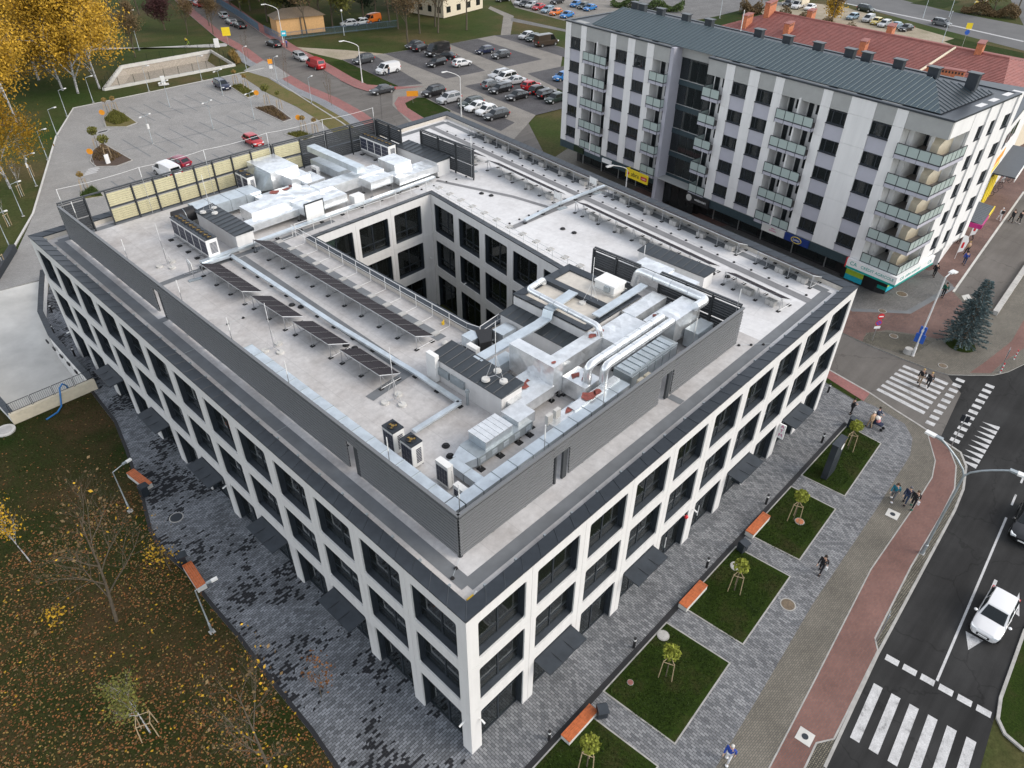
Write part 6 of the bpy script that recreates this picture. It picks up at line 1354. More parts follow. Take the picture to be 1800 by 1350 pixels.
bn('banner', 8, 13, 8.6, 11.3, 'sign_white'); bn('banner', 10, 24, 5.3, 8.0, 'sign_white'); bn('banner_print', 14, 22, 6.6, 7.6, 'sign_orange', 0.06); bn('banner_print', 14, 21, 5.7, 6.3, 'sign_yellow', 0.06); bn('banner_print', 11, 13, 5.8, 7.4, 'sign_red', 0.06); bn('banner_print', 9.5, 11.5, 9.6, 10.8, 'sign_blue', 0.06)
for k in range(4): bn('window', 14.5+3*k, 16.5+3*k, 8.5, 10.2, 'glass_dark')

# low building with red tiled roof behind the flats -----------------------------------
rb = thing('red_roof_building', 'long low building with red tiled roof and brick chimneys behind the flats', 'building', (0, 0, 0))
Fp = [(105.5, 8.0), (138, 5.0), (143.5, 58.0), (111.0, 62.0)]; zr_e, zr_r = 9.0, 12.2
MB().prism([(p[0]*0.994+0.7, p[1]*0.99+0.3) for p in Fp], 0, zr_e-0.1, 'cream').build('wall', rb)
rdg = [(121.5, 12.0), (126.8, 53.0)]
def slope(name, P, rows, cols, mat):
    """tiled slope: courses laid one over the other"""
    a, b, c, d2 = [Vector(p) for p in P]; mb = MB()
    for i in range(rows):
        t0, t1 = i/rows, (i+1.06)/rows; p, q, r_, s_ = a.lerp(d2, t0), b.lerp(c, t0), b.lerp(c, min(1, t1)), a.lerp(d2, min(1, t1)); upv = Vector((0, 0, 0.10))
        mb.face([p+upv, q+upv, r_, s_], mat); mb.face([p, q, q+upv, p+upv], mat)
    o = mb.build(name, rb); o['kind'] = 'stuff'; return o
slope('roof_tiles', [(*Fp[3], zr_e), (*Fp[0], zr_e), (*rdg[0], zr_r), (*rdg[1], zr_r)], 34, 1, 'roof_tile'); slope('roof_tiles', [(*Fp[1], zr_e), (*Fp[2], zr_e), (*rdg[1], zr_r), (*rdg[0], zr_r)], 34, 1, 'roof_tile')
slope('roof_tiles', [(*Fp[0], zr_e), (*Fp[1], zr_e), (*rdg[0], zr_r), (*rdg[0], zr_r)], 14, 1, 'roof_tile'); slope('roof_tiles', [(*Fp[2], zr_e), (*Fp[3], zr_e), (*rdg[1], zr_r), (*rdg[1], zr_r)], 14, 1, 'roof_tile')
MB().tube([(*rdg[0], zr_r+0.1), (*rdg[1], zr_r+0.1)], 0.16, 'roof_tile', 6).build('ridge_cap', rb); MB().tube([(105.5, 22, 9.1), (122.5, 20, 12.3)], 0.2, 'cream', 5).build('hip_cap', rb)
for (x, y, w, l, h) in ((119.5, 54.0, 0.9, 3.0, 2.2), (125.5, 53.0, 0.9, 3.6, 2.4), (119, 45.8, 0.9, 2.6, 2.0), (127.8, 46.2, 0.9, 2.4, 1.8), (116.5, 31.6, 0.9, 2.2, 2.0), (125.5, 31.2, 0.9, 2.6, 1.8), (110.8, 17.2, 1.1, 5.0, 2.2), (122.6, 16.6, 0.9, 2.8, 1.8)):
    zz = zr_e+(zr_r-zr_e)*max(0, 1-abs(x-rdg[0][0]-0.13*(y-12))/16)-0.3
    o = MB().box(-l/2, l/2, -w/2, w/2, 0, h, 'brick_chimney').build('chimney', rb, (x, y, zz), R(8 if l < 4.5 else 100)); MB().box(-l/2-0.08, l/2+0.08, -w/2-0.08, w/2+0.08, h, h+0.12, 'roof_tile').build('chimney_cap', o)
    for k in range(int(l/0.45)): MB().box(-l/2+0.15+0.42*k, -l/2+0.38+0.42*k, -w/2-0.01, w/2+0.01, h-0.42, h-0.12, 'black').build('chimney_port', o)
sheet('porch_roof', [(111.5, 55), (116, 54), (118, 60), (113, 61.5)], zr_e+1.15, 'sign_white', kind=None, parent=rb)
# far buildings at the top edge
def far_house(name, label, x, y, rz, w, l, h, wall, roof_m, wins=(3, 4), gable=0.0):
    t = thing(name, label, 'building', (x, y, 0), rz); MB().box(-w/2, w/2, -l/2, l/2, 0, h, wall).build('wall', t)
    if gable: MB().idx([(-w/2-0.4, -l/2-0.4, h), (w/2+0.4, -l/2-0.4, h), (w/2+0.4, l/2+0.4, h), (-w/2-0.4, l/2+0.4, h), (0, -l/2-0.4, h+gable), (0, l/2+0.4, h+gable)], [(0, 4, 5, 3), (1, 2, 5, 4), (0, 1, 4), (2, 3, 5)], roof_m) if False else (lambda m: (m.idx([(-w/2-0.4, -l/2-0.4, h), (w/2+0.4, -l/2-0.4, h), (w/2+0.4, l/2+0.4, h), (-w/2-0.4, l/2+0.4, h), (0, -l/2-0.4, h+gable), (0, l/2+0.4, h+gable)], [(0, 4, 5, 3), (1, 2, 5, 4), (0, 1, 4), (2, 3, 5)], roof_m), m.build('roof', t)))(MB())
    else: MB().box(-w/2-0.2, w/2+0.2, -l/2-0.2, l/2+0.2, h+0.01, h+0.4, roof_m).build('roof', t)
    nf, nw = wins
    for f in range(nf):
        for k in range(nw):
            z0_ = 1.0+f*3.0
            for sgn in (-1, 1):
                MB().box(-w/2+w*(k+0.3)/nw, -w/2+w*(k+0.7)/nw, sgn*(l/2+0.02)-0.02, sgn*(l/2+0.02)+0.02, z0_, z0_+1.4, 'glass_dark').build('window', t); MB().box(sgn*(w/2+0.02)-0.02, sgn*(w/2+0.02)+0.02, -l/2+l*(k+0.3)/nw, -l/2+l*(k+0.7)/nw, z0_, z0_+1.4, 'glass_dark').build('window', t)
    return t
pA = (123.04, 135.06)
far_house('cream_house', 'cream rendered house with small basement windows behind the bare trees', pA[0]+5, pA[1]+9, R(8), 16, 12, 10, 'cream', 'coping_metal', (3, 4))
pB = (84.78, 146.31)
sh = thing('garage_shed', 'orange rendered garage shed with brown roof behind the fence', 'shed', (pB[0]+2, pB[1]+3, 0), R(-16)); MB().box(-5.5, 5.5, -2.6, 2.6, 0, 3.6, 'shed_orange').build('wall', sh)
(lambda m: (m.idx([(-6, -3, 3.55), (6, -3, 3.55), (6, 3, 3.55), (-6, 3, 3.55), (-3, 0, 5.2), (3, 0, 5.2)], [(0, 1, 5, 4), (1, 2, 5), (2, 3, 4, 5), (3, 0, 4)], 'trunk_brown'), m.build('roof', sh)))(MB()); MB().box(-0.15, 0.15, -2.68, -2.6, 0, 3.5, 'trunk_brown').build('post', sh)
pC = (120.67, 169.31)
far_house('grey_house', 'grey apartment house hidden behind the evergreens at the top', pC[0]-12, pC[1]+28, R(-10), 30, 12, 9, 'concrete_light', 'dark_metal', (3, 8))
pD = (168.86, 124.10)
far_house('white_hall', 'low white hall beyond the far parked cars', pD[0]+10, pD[1]+22, R(5), 40, 12, 6, 'apt_white', 'dark_metal', (2, 9))

# ---------------------------------------------------------------- vehicles
PAINT = {}
def paint_mat(c):
    k = 'paint_%02d_%02d_%02d' % tuple(int(x*99) for x in c)
    if k not in M:
        m_, nt_, b_ = newmat(k); b_.inputs['Base Color'].default_value = (*c, 1); b_.inputs['Roughness'].default_value = 0.28; b_.inputs['Coat Weight'].default_value = 0.4; b_.inputs['Metallic'].default_value = 0.15
    return M[k]
simple('car_body', (0.3, 0.3, 0.3), 0.3)
# kind: length, half width, belt, roof z, windscreen base x, roof front x, roof rear x, rear base x, hood z (x as fraction from the front)
CAR = {'hatch': (4.05, 0.87, 0.92, 1.48, 0.26, 0.44, 0.86, 0.985, 0.86), 'sedan': (4.6, 0.90, 0.90, 1.44, 0.27, 0.43, 0.74, 0.88, 0.84), 'suv': (4.55, 0.93, 1.03, 1.68, 0.25, 0.40, 0.90, 0.985, 0.98),
       'wagon': (4.65, 0.90, 0.93, 1.48, 0.26, 0.41, 0.91, 0.99, 0.86), 'minivan': (4.55, 0.92, 1.00, 1.68, 0.17, 0.37, 0.92, 0.99, 0.96), 'van': (5.0, 0.97, 1.15, 1.95, 0.13, 0.30, 0.955, 0.995, 1.05), 'bigvan': (5.7, 1.0, 1.30, 2.45, 0.13, 0.28, 0.97, 0.995, 1.15)}
def car_proto(kind):
    L, w, zb, zr, f0, f1, f2, f3, zh = CAR[kind]; t = bpy.data.objects.new('parked_car', None); C.objects.link(t); t.empty_display_size = 0.3
    xs_ = lambda f: L/2-f*L            # front at +x
    st = [(0.0, 0.70, 0.30, zh*0.72), (0.025, 0.86, 0.24, zh*0.86), (0.09, 0.96, 0.22, zh*0.95), (f0*0.6, 1.0, 0.22, zh), (f0, 1.0, 0.22, zb), (0.5, 1.0, 0.22, zb+0.01), (f2, 1.0, 0.22, zb+0.02), (0.93, 0.97, 0.24, zb+0.01 if f3 > 0.95 else zb-0.02), (0.985, 0.90, 0.30, zb-0.03), (1.0, 0.78, 0.38, zb-0.16)]
    mb = MB(); rings = []
    for (f, k, zl, zt_) in st:
        x = xs_(f); W = w*k; half = [(0.82*W, zl), (0.98*W, zl+0.16), (W, zl+(zt_-zl)*0.62), (0.965*W, zt_-0.06), (0.86*W, zt_), (0.45*W, zt_+0.025), (0.0, zt_+0.03)]
        rings.append([(x, -y, z) for (y, z) in half] + [(x, y, z) for (y, z) in reversed(half[:-1])])
    n = len(rings[0]); V = [p for r_ in rings for p in r_]; F = []
    for i in range(len(rings)-1):
        for k in range(n-1): F.append((i*n+k, i*n+k+1, (i+1)*n+k+1, (i+1)*n+k))
        F.append((i*n+n-1, i*n, (i+1)*n, (i+1)*n+n-1))
    F.append(tuple(range(n))[::-1]); F.append(tuple((len(rings)-1)*n+k for k in range(n)))
    mb.idx(V, F, 'car_body')
    # cabin
    def cab(f, z, W): return [(xs_(f), -W, z), (xs_(f), W, z)]
    wr = 0.74 if kind not in ('van', 'bigvan') else 0.84
    b0, r0_, rm, r1_, b1 = (f0, zb-0.03, w*0.90), (f1, zr-0.05, w*wr), ((f1+f2)/2, zr, w*wr), (f2, zr-0.06, w*wr*0.98), (f3, zb-0.02, w*0.88)
    S_ = []
    for (f, z, W) in (b0, r0_, rm, r1_, b1): S_.append([(xs_(f), -W, z), (xs_(f), -W*0.55, z+0.03), (xs_(f), W*0.55, z+0.03), (xs_(f), W, z)])
    V = [p for r_ in S_ for p in r_]; F = [(i*4+k, (i+1)*4+k, (i+1)*4+k+1, i*4+k+1) for i in range(4) for k in range(3)]; F = [f[::-1] for f in F]
    mb.idx(V, F, 'car_body')
    for sgn in (-1, 1):     # cabin sides
        k = 0 if sgn < 0 else 3; base = [(xs_(f), sgn*w*0.92, zb-0.05) for f in (f0, f1, (f1+f2)/2, f2, f3)]; top = [S_[i][k] for i in range(5)]
        for i in range(4): q = [base[i], base[i+1], top[i+1], top[i]]; mb.face(q if sgn > 0 else q[::-1], 'car_body')
    body = mb.build('body', t, smooth=32)
    def lift(P, d): nrm = (Vector(P[1])-Vector(P[0])).cross(Vector(P[2])-Vector(P[0])).normalized(); return [tuple(Vector(p)+nrm*d) for p in P]
    def shrink(P, a, b):
        A, B_, Cc, D_ = [Vector(p) for p in P]; g = lambda u, v: A.lerp(B_, u).lerp(D_.lerp(Cc, u), v); return [tuple(g(a, b)), tuple(g(1-a, b)), tuple(g(1-a, 1-b)), tuple(g(a, 1-b))]
    def glass(name, P): m_ = MB(); m_.face(lift(P, 0.035 if name != 'side_window' else 0.012), 'glass_car'); return m_.build(name, t)
    glass('windscreen', shrink([S_[0][0], S_[0][3], S_[1][3], S_[1][0]], 0.07, 0.07)); 
    if kind != 'bigvan': glass('rear_window', shrink([S_[4][3], S_[4][0], S_[3][0], S_[3][3]], 0.10, 0.14))
    for sgn in (-1, 1):
        k = 0 if sgn < 0 else 3; zl = zb+0.02
        fm = (f1+f2)/2; segs = [(f0+0.03, fm-0.012, f1+0.01, fm-0.012), (fm+0.012, min(f3-0.03, f2+0.07), fm+0.012, f2-0.01)]
        if kind in ('van', 'bigvan'): segs = [(f0+0.03, f1+0.12, f1, f1+0.12)]
        for (a, b, c, d_) in segs:
            yb, yt = sgn*w*0.925, sgn*(w*wr+0.015); P = [(xs_(a), yb, zl), (xs_(b), yb, zl), (xs_(d_), yt, zr-0.13), (xs_(c), yt, zr-0.13)]; glass('side_window', P if sgn > 0 else P[::-1])
    rw = 0.32 if kind in ('hatch', 'sedan', 'wagon') else 0.35
    for f in (0.175, 0.80):
        for sgn in (-1, 1):
            m_ = MB(); y1 = sgn*(w+0.012); y0 = sgn*(w-0.2); x = xs_(f); m_.tube([(x, y0, rw), (x, y1, rw)], rw, 'rubber', 16); wh = m_.build('wheel', t); m_ = MB(); m_.tube([(x, y1-sgn*0.02, rw), (x, y1+sgn*0.006, rw)], rw*0.62, 'steel', 12); m_.build('rim', wh)
            m_ = MB(); pts = [(x+(rw+0.05)*math.cos(R(a)), sgn*(w+0.003), rw+(rw+0.05)*math.sin(R(a))) for a in range(0, 181, 20)]; m_.tube(pts, 0.03, 'black', 4); m_.build('wheel_arch', t)
    for sgn in (-1, 1):
        MB().prism([(xs_(0.012), sgn*w*0.86), (xs_(0.08), sgn*w*0.965), (xs_(0.075), sgn*w*0.70), (xs_(0.0), sgn*w*0.52)] if sgn < 0 else [(xs_(0.0), w*0.52), (xs_(0.075), w*0.70), (xs_(0.08), w*0.965), (xs_(0.012), w*0.86)][::-1], zh*0.68, zh*0.87, 'headlight', bottom=True).build('headlight', t)
        MB().box(xs_(1.0)-0.01, xs_(0.955), sgn*w*0.82-0.12, sgn*w*0.82+0.10, zb-0.28, zb-0.03, 'taillight').build('taillight', t)
        MB().ball((xs_(f0+0.035), sgn*(w+0.11), zb+0.08), 0.11, 'car_body', 8, 6, 0.7).build('mirror', t)
    MB().box(xs_(0.0)-0.05, xs_(0.0)+0.025, -w*0.42, w*0.42, zh*0.42, zh*0.62, 'black').build('grille', t); MB().box(xs_(0)+0.024, xs_(0)+0.035, -0.26, 0.26, 0.40, 0.51, 'sign_white').build('number_plate', t); MB().box(xs_(1.0)-0.03, xs_(1.0)-0.02+0.02, -0.26, 0.26, 0.55, 0.66, 'sign_white').build('number_plate', t)
    if kind in ('suv', 'wagon', 'minivan'):
        for sgn in (-1, 1): MB().tube([(xs_(f1+0.05), sgn*w*wr*0.93, zr+0.02), (xs_(f2-0.04), sgn*w*wr*0.93, zr+0.02)], 0.025, 'frame_metal', 5).build('roof_rail', t)
    return t
PROTO = {k: car_proto(k) for k in CAR}; USED = set()
COLS = {'black': (0.012, 0.012, 0.014), 'dark grey': (0.045, 0.048, 0.052), 'grey': (0.16, 0.17, 0.18), 'silver': (0.45, 0.46, 0.47), 'white': (0.75, 0.75, 0.75), 'red': (0.42, 0.012, 0.018), 'wine red': (0.22, 0.01, 0.04), 'blue': (0.01, 0.16, 0.45), 'navy': (0.012, 0.018, 0.05), 'orange': (0.70, 0.16, 0.01), 'yellow': (0.55, 0.44, 0.12), 'dark green': (0.018, 0.032, 0.026), 'brown': (0.05, 0.035, 0.025), 'light blue': (0.22, 0.32, 0.40), 'pure yellow': (0.75, 0.50, 0.0)}
def car(kind, colour, F, Rr, where, group=None, z=-0.02, cat=None):
    F = Vector(F); Rr = Vector(Rr); c = (F+Rr)/2; d_ = F-Rr; rz = math.atan2(d_.y, d_.x); root = PROTO[kind]
    nm = {'van': 'van', 'bigvan': 'van', 'minivan': 'car'}.get(kind, 'car')
    word = {'hatch': 'hatchback', 'sedan': 'saloon car', 'suv': 'SUV', 'wagon': 'estate car', 'minivan': 'people carrier', 'van': 'van', 'bigvan': 'tall van'}[kind]
    lab = '%s %s %s' % (colour if colour != 'pure yellow' else 'bright yellow', word, where)
    if kind in USED: o = dup(root, (c.x, c.y, z), rz)
    else: o = root; o.location = (c.x, c.y, z); o.rotation_euler = (0, 0, rz); kids(root); [kids(x) for x in root.children]; USED.add(kind)
    o['label'] = lab; o['category'] = nm
    if group: o['group'] = group
    elif 'group' in o: del o['group']
    mt = paint_mat(COLS[colour]); ks = list(o.children)
    for ch in ks:
        if ch.name.split('.')[0] in ('body', 'mirror'):
            ch.material_slots[0].link = 'OBJECT'; ch.material_slots[0].material = mt
    return o
g1 = 'cars in the tan car park'
car('suv', 'dark grey', (78.60, 116.78), (83.21, 116.62), 'parked at the edge of the tan car park beside the lamp', g1)
car('van', 'white', (76.86, 107.49), (82.84, 107.36), 'parked with its side door open in the tan car park', g1)
car('sedan', 'dark grey', (68.59, 98.13), (73.14, 97.46), 'driving out of the tan car park', g1, ZR)
car('sedan', 'dark grey', (94.26, 119.02), (98.85, 119.49), 'parked under the bare trees, next to a black car', g1)
car('wagon', 'black', (98.34, 117.18), (93.66, 116.22), 'parked nose first under the bare trees', g1)
car('bigvan', 'black', (92.88, 111.06), (98.67, 110.72), 'parked near the bare trees', g1)
car('sedan', 'black', (94.20, 109.15), (95.97, 106.17), 'half hidden behind the black tall van', g1)
car('wagon', 'black', (87.38, 104.71), (93.14, 105.15), 'in the middle bay facing the street', g1)
car('hatch', 'white', (95.75, 100.79), (91.65, 101.46), 'next to the black estate car, nose towards the flats', g1)
car('hatch', 'navy', (102.04, 105.48), (106.17, 104.84), 'alone with a dark neighbour in the rear bay', g1)
car('hatch', 'dark grey', (101.84, 100.50), (105.98, 99.72), 'beside the navy hatchback in the rear bay', g1)
car('hatch', 'silver', (117.68, 107.98), (122.94, 108.25), 'at the far grass edge of the tan car park', g1)
car('hatch', 'dark green', (117.42, 105.27), (122.24, 105.86), 'between the silver hatchback and the brown van', g1)
car('bigvan', 'brown', (121.52, 99.88), (115.74, 101.15), 'at the far grass edge near the flats', g1)
car('wagon', 'silver', (90.75, 90.16), (95.53, 89.92), 'farthest of the three pale cars in the crowded bay', g1)
car('minivan', 'white', (90.14, 87.55), (94.76, 87.34), 'middle one of three pale cars in the crowded bay', g1)
car('sedan', 'silver', (90.07, 85.52), (94.13, 84.19), 'nearest of the three pale cars in the crowded bay', g1)
car('hatch', 'grey', (89.38, 86.19), (85.45, 86.45), 'with red tail lights towards the street in the crowded bay', g1)
car('wagon', 'black', (84.03, 83.38), (89.06, 82.92), 'in the crowded bay behind the silver ones', g1)
car('hatch', 'red', (93.97, 80.69), (90.28, 80.74), 'in the crowded bay beside black cars', g1)
car('sedan', 'black', (83.33, 78.38), (88.23, 77.83), 'at the near corner of the crowded bay', g1)
car('hatch', 'black', (92.95, 77.63), (89.11, 77.94), 'directly beside the red hatchback', g1)
car('wagon', 'black', (92.29, 74.83), (88.52, 75.18), 'second from the red hatchback, towards the flats', g1)
car('hatch', 'dark green', (87.16, 72.34), (91.25, 72.03), 'in the crowded bay right beside the flats', g1)
car('suv', 'black', (74.07, 90.25), (78.76, 90.00), 'beside the orange notice board on the grass', g1)
car('suv', 'silver', (73.40, 85.37), (78.04, 84.96), 'parked by the grass wedge behind the office block', g1)
car('wagon', 'dark green', (75.07, 81.05), (78.74, 80.59), 'half hidden behind the office parapet, next to the silver SUV', g1)
car('sedan', 'white', (74.35, 78.72), (78.03, 78.60), 'half hidden behind the office parapet, closer to the silver SUV', g1)
car('hatch', 'white', (74.12, 75.98), (77.61, 75.95), 'half hidden behind the office parapet, closer to the flats', g1)
car('wagon', 'dark grey', (73.70, 73.51), (77.20, 72.96), 'last in the line behind the office parapet', g1)
car('hatch', 'blue', (98.90, 80.61), (102.57, 80.30), 'peeping out behind the white corner of the flats', g1)
g2 = 'cars along the north street'
car('sedan', 'black', (75.56, 144.00), (75.42, 139.21), 'parked by the blue sign on the north street', g2, ZR); car('wagon', 'silver', (72.86, 124.76), (73.89, 131.33), 'parked behind the red van on the north street', g2, ZR); car('van', 'red', (72.12, 123.05), (71.81, 118.05), 'parked on the north street', g2, ZR)
car('hatch', 'silver', (82.78, 177.81), (81.49, 172.67), 'farthest of three parked by the blue fence', g2, ZR); car('wagon', 'grey', (80.30, 170.26), (79.18, 164.50), 'middle one of three parked by the blue fence', g2, ZR); car('sedan', 'black', (79.70, 165.69), (78.98, 159.75), 'nearest of three parked by the blue fence', g2, ZR)
car('hatch', 'light blue', (85.76, 200.97), (84.74, 194.55), 'at the very top of the north street', g2, ZR); car('sedan', 'red', (84.42, 194.85), (84.14, 190.02), 'near the top of the north street', g2, ZR)
g3 = 'cars in the pale car park behind the office'
car('wagon', 'navy', (51.40, 117.20), (52.10, 124.07), 'parked by a planting bed in the pale car park', g3); car('hatch', 'red', (40.21, 87.65), (40.51, 93.25), 'parked just behind the roof screen', g3); car('hatch', 'wine red', (27.77, 91.90), (28.63, 88.30), 'next to the white van behind the yellow screen', g3); car('van', 'white', (25.34, 89.78), (25.68, 85.40), 'half hidden behind the yellow roof screen', g3)
g4 = 'cars in the far car park'
for (k_, c_, F_, R_, w_) in (('hatch', 'silver', (145.13, 135.65), (150.64, 136.82), 'first from the lawn path in the far car park'), ('sedan', 'black', (144.49, 133.15), (150.06, 134.16), 'second from the lawn path in the far car park'), ('wagon', 'silver', (143.87, 130.70), (150.95, 132.26), 'third from the lawn path in the far car park'), ('sedan', 'red', (143.69, 127.88), (150.03, 128.96), 'in the front row of the far car park'), ('wagon', 'light blue', (142.78, 123.86), (149.02, 124.84), 'between the red and the orange car far behind'), ('hatch', 'orange', (142.31, 120.50), (147.71, 121.13), 'in the front row of the far car park'), ('sedan', 'blue', (141.66, 116.48), (147.93, 117.08), 'in the front row of the far car park, nearest the flats'),
        ('suv', 'black', (153.43, 129.93), (158.89, 130.16), 'in the second row of the far car park'), ('hatch', 'blue', (153.67, 123.48), (160.13, 124.69), 'in the second row of the far car park'), ('hatch', 'dark green', (153.40, 120.70), (159.32, 121.25), 'between two blue cars in the far car park'), ('sedan', 'blue', (152.92, 118.17), (159.00, 118.46), 'in the second row of the far car park, nearest the flats'), ('sedan', 'black', (145.52, 142.71), (149.87, 141.92), 'at the far lawn corner')):
    car(k_, c_, F_, R_, w_, g4, ZG+0.01)
g5 = 'cars on the sandy lot and the far street'
for (k_, c_, F_, R_, w_) in (('sedan', 'black', (197.19, 84.53), (203.67, 84.83), 'beside the white box van on the sandy lot'), ('sedan', 'white', (195.74, 77.72), (203.11, 77.91), 'in front of the white box van on the sandy lot'), ('minivan', 'dark green', (208.08, 64.07), (209.12, 69.14), 'driving on the far street'), ('hatch', 'light blue', (192.91, 65.11), (199.54, 64.41), 'beside the yellow shrub on the sandy lot'), ('minivan', 'silver', (192.63, 60.87), (200.41, 60.76), 'first of the row on the sandy lot'), ('hatch', 'yellow', (191.63, 58.29), (198.42, 58.06), 'in the row on the sandy lot'), ('wagon', 'silver', (190.46, 55.97), (197.35, 55.49), 'beside the yellow hatchback on the sandy lot'), ('sedan', 'light blue', (190.74, 53.16), (196.73, 52.57), 'in the row on the sandy lot, next to a black car'), ('sedan', 'black', (189.89, 50.64), (196.22, 49.62), 'last of the row on the sandy lot'), ('minivan', 'grey', (204.48, 43.46), (205.65, 48.49), 'driving on the far street'), ('suv', 'pure yellow', (236.98, 48.11), (244.83, 47.23), 'beyond the far street')):
    car(k_, c_, F_, R_, w_, g5, ZG+0.02)
g6 = 'vehicles behind the fence'
car('hatch', 'white', (97.58, 146.98), (100.37, 146.02), 'behind the blue fence, first from the orange shed', g6, ZG+0.01); car('hatch', 'white', (100.57, 145.83), (103.38, 145.73), 'behind the blue fence, second from the orange shed', g6, ZG+0.01); car('van', 'orange', (103.58, 145.54), (107.44, 146.26), 'behind the blue fence under the dark pine', g6, ZG+0.01)
# box van
bt = car('van', 'white', (195.36, 81.10), (202.78, 81.37), 'towing end of a pale box body on the sandy lot', g5, ZG+0.01); bt['label'] = 'white box van with tall pale cargo body on the sandy lot'
MB().box(-4.6, 0.4, -1.1, 1.1, 0.9, 3.3, 'cream').build('cargo_box', bt)
car('hatch', 'white', (26.10, -17.30), (30.97, -17.40), 'driving over the lane arrow on the near road', None, ZR)
car('sedan', 'black', (35.72, -16.93), (41.55, -16.62), 'entering at the right edge of the near road', None, ZR)

# ---------------------------------------------------------------- street furniture
def lamp(label, x, y, h, arms, mat='galv_dull', r=0.07, group=None, name='street_lamp', z=0.0, head=(0.55, 0.2), cur=True):
    """pole with one or more arms: (dx, dy, rise)"""
    t = thing(name, label, 'street lamp', (x, y, z), 0, group)
    MB().tube([(0, 0, 0), (0, 0, 0.9), (0, 0, 0.92), (0, 0, h)], [r*1.45, r*1.35, r, r*0.7], mat, 10).build('pole', t, smooth=50)
    for (dx, dy, rise) in arms:
        L = math.hypot(dx, dy); ux, uy = (dx/L, dy/L) if L else (1, 0)
        if cur: pts = [(dx*(1-math.cos(q*math.pi/2/6)) if False else dx*math.sin(q*math.pi/12)**1.6, dy*math.sin(q*math.pi/12)**1.6, h+rise*math.sin(q*math.pi/12)) for q in range(7)]
        else: pts = [(0, 0, h-0.02), (dx, dy, h+rise)]
        MB().tube(pts, r*0.62, mat, 8).build('arm', t, smooth=50)
        a = math.atan2(uy, ux); T = Matrix.Translation((dx, dy, h+rise)) @ Matrix.Rotation(a, 4, 'Z'); l, w2 = head
        MB().box(-0.08, l*0.4, -w2*0.35, w2*0.35, -0.05, 0.07, mat, T).box(l*0.4, l*1.15, -w2*0.5, w2*0.5, -0.07, 0.06, 'plastic_white', T).build('lamp_head', t)
    MB().box(-0.17, 0.17, -0.17, 0.17, 0, 0.04, 'concrete').build('base', t)
    return t
lamp('tall grey twin arm street lamp on the verge beside the near road', 30.86, -12.25, 7.4, [(0.2, -2.0, 1.7), (0.2, 2.0, 1.7)], head=(0.85, 0.36), r=0.10)
wl = lamp('tall white street lamp with blue signs on the cobbled island', 54.39, -2.91, 8.4, [(0.5, -0.15, 0.25)], 'steel_white', head=(0.6, 0.5), r=0.09, cur=False)
MB().box(-0.05, 0.05, -0.42, 0.42, 1.5, 2.4, 'sign_blue').build('sign_plate', wl); MB().box(-0.06, 0.06, -0.28, 0.28, 2.45, 3.2, 'sign_blue').build('sign_plate', wl); MB().box(-0.066, 0.066, -0.05, 0.05, 1.65, 2.25, 'sign_white').build('sign_mark', wl); MB().box(-0.066, 0.066, -0.1, 0.1, 2.7, 2.95, 'sign_white').build('sign_mark', wl); MB().cyl(0.1, 0.5, 0, 0.5, 0.42, 'concrete', 0.36).build('planter_ring', wl)
for (px, w_) in (((31.50, 128.21), 'first from the basin corner'), ((25.48, 123.77), 'second from the basin corner'), ((20.64, 114.66), 'third from the basin corner'), ((15.97, 105.47), 'fourth from the basin corner'), ((11.38, 96.60), 'carrying a camera'), ((6.83, 87.81), 'beside staked saplings'), ((2.78, 79.79), 'closest to the garage ramp')):
    o = lamp('slim lamp on the grass edge of the pale car park, %s' % w_, px[0], px[1], 4.1, [(0.75, 0.1, 0.06)], group='slim lamps round the pale car park', cur=False, r=0.045, head=(0.5, 0.16))
    if 'camera' in w_: MB().box(-0.25, -0.1, -0.12, 0.12, 2.6, 3.2, 'plastic_white').ball((0.1, 0.2, 3.6), 0.14, 'plastic_white').build('camera_box', o)
for (px, w_) in (((39.59, 116.28), 'in the rear row, left'), ((49.42, 116.25), 'in the rear row by the navy car'), ((29.59, 101.22), 'in the front row, carrying a box'), ((39.37, 101.01), 'in the front row, middle'), ((46.48, 100.68), 'in the front row by the mulch bed'), ((41.31, 128.02), 'by the basin fence'), ((51.46, 127.84), 'by the basin fence, towards the street')):
    o = lamp('slim lamp standing among the pale parking bays, %s' % w_, px[0], px[1], 4.2, [(0.5, 0.2, 0.05), (-0.5, -0.2, 0.05)] if 'row' in w_ else [(0.6, -0.2, 0.05)], group='slim lamps round the pale car park', cur=False, r=0.045, head=(0.5, 0.16))
    if 'box' in w_: MB().box(-0.15, 0.15, -0.15, 0.15, 2.3, 3.0, 'plastic_white').build('camera_box', o)
for (px, w_) in (((60.76, 127.62), 'beside the entrance apron'), ((61.00, 116.96), 'where the entrance apron begins'), ((58.05, 101.31), 'on the verge of the north street')):
    lamp('slim lamp %s' % w_, px[0], px[1], 4.3, [(0.6, 0.2, 0.05)], cur=False, r=0.045, head=(0.5, 0.16))
lamp('curved street lamp on the grass by the tan car park entrance', *(72.16, 105.58), 6.3, [(-2.6, 0.6, 1.3)], 'steel_white', r=0.09, head=(0.8, 0.3)); lamp('curved street lamp behind the office parapet', *(71.60, 77.62), 6.3, [(-2.4, 0.5, 1.3)], 'steel_white', r=0.09, head=(0.8, 0.3)); lamp('curved street lamp beside the blue sign on the north street', *(78.45, 142.66), 6.6, [(-2.4, 0.6, 1.3)], 'steel_white', r=0.09, head=(0.8, 0.3)); lamp('curved street lamp in the side street in front of the yellow shop sign', 57.5, 33.5, 7.0, [(-2.2, 0.6, 1.0)], 'steel_white', r=0.08, head=(0.8, 0.3))
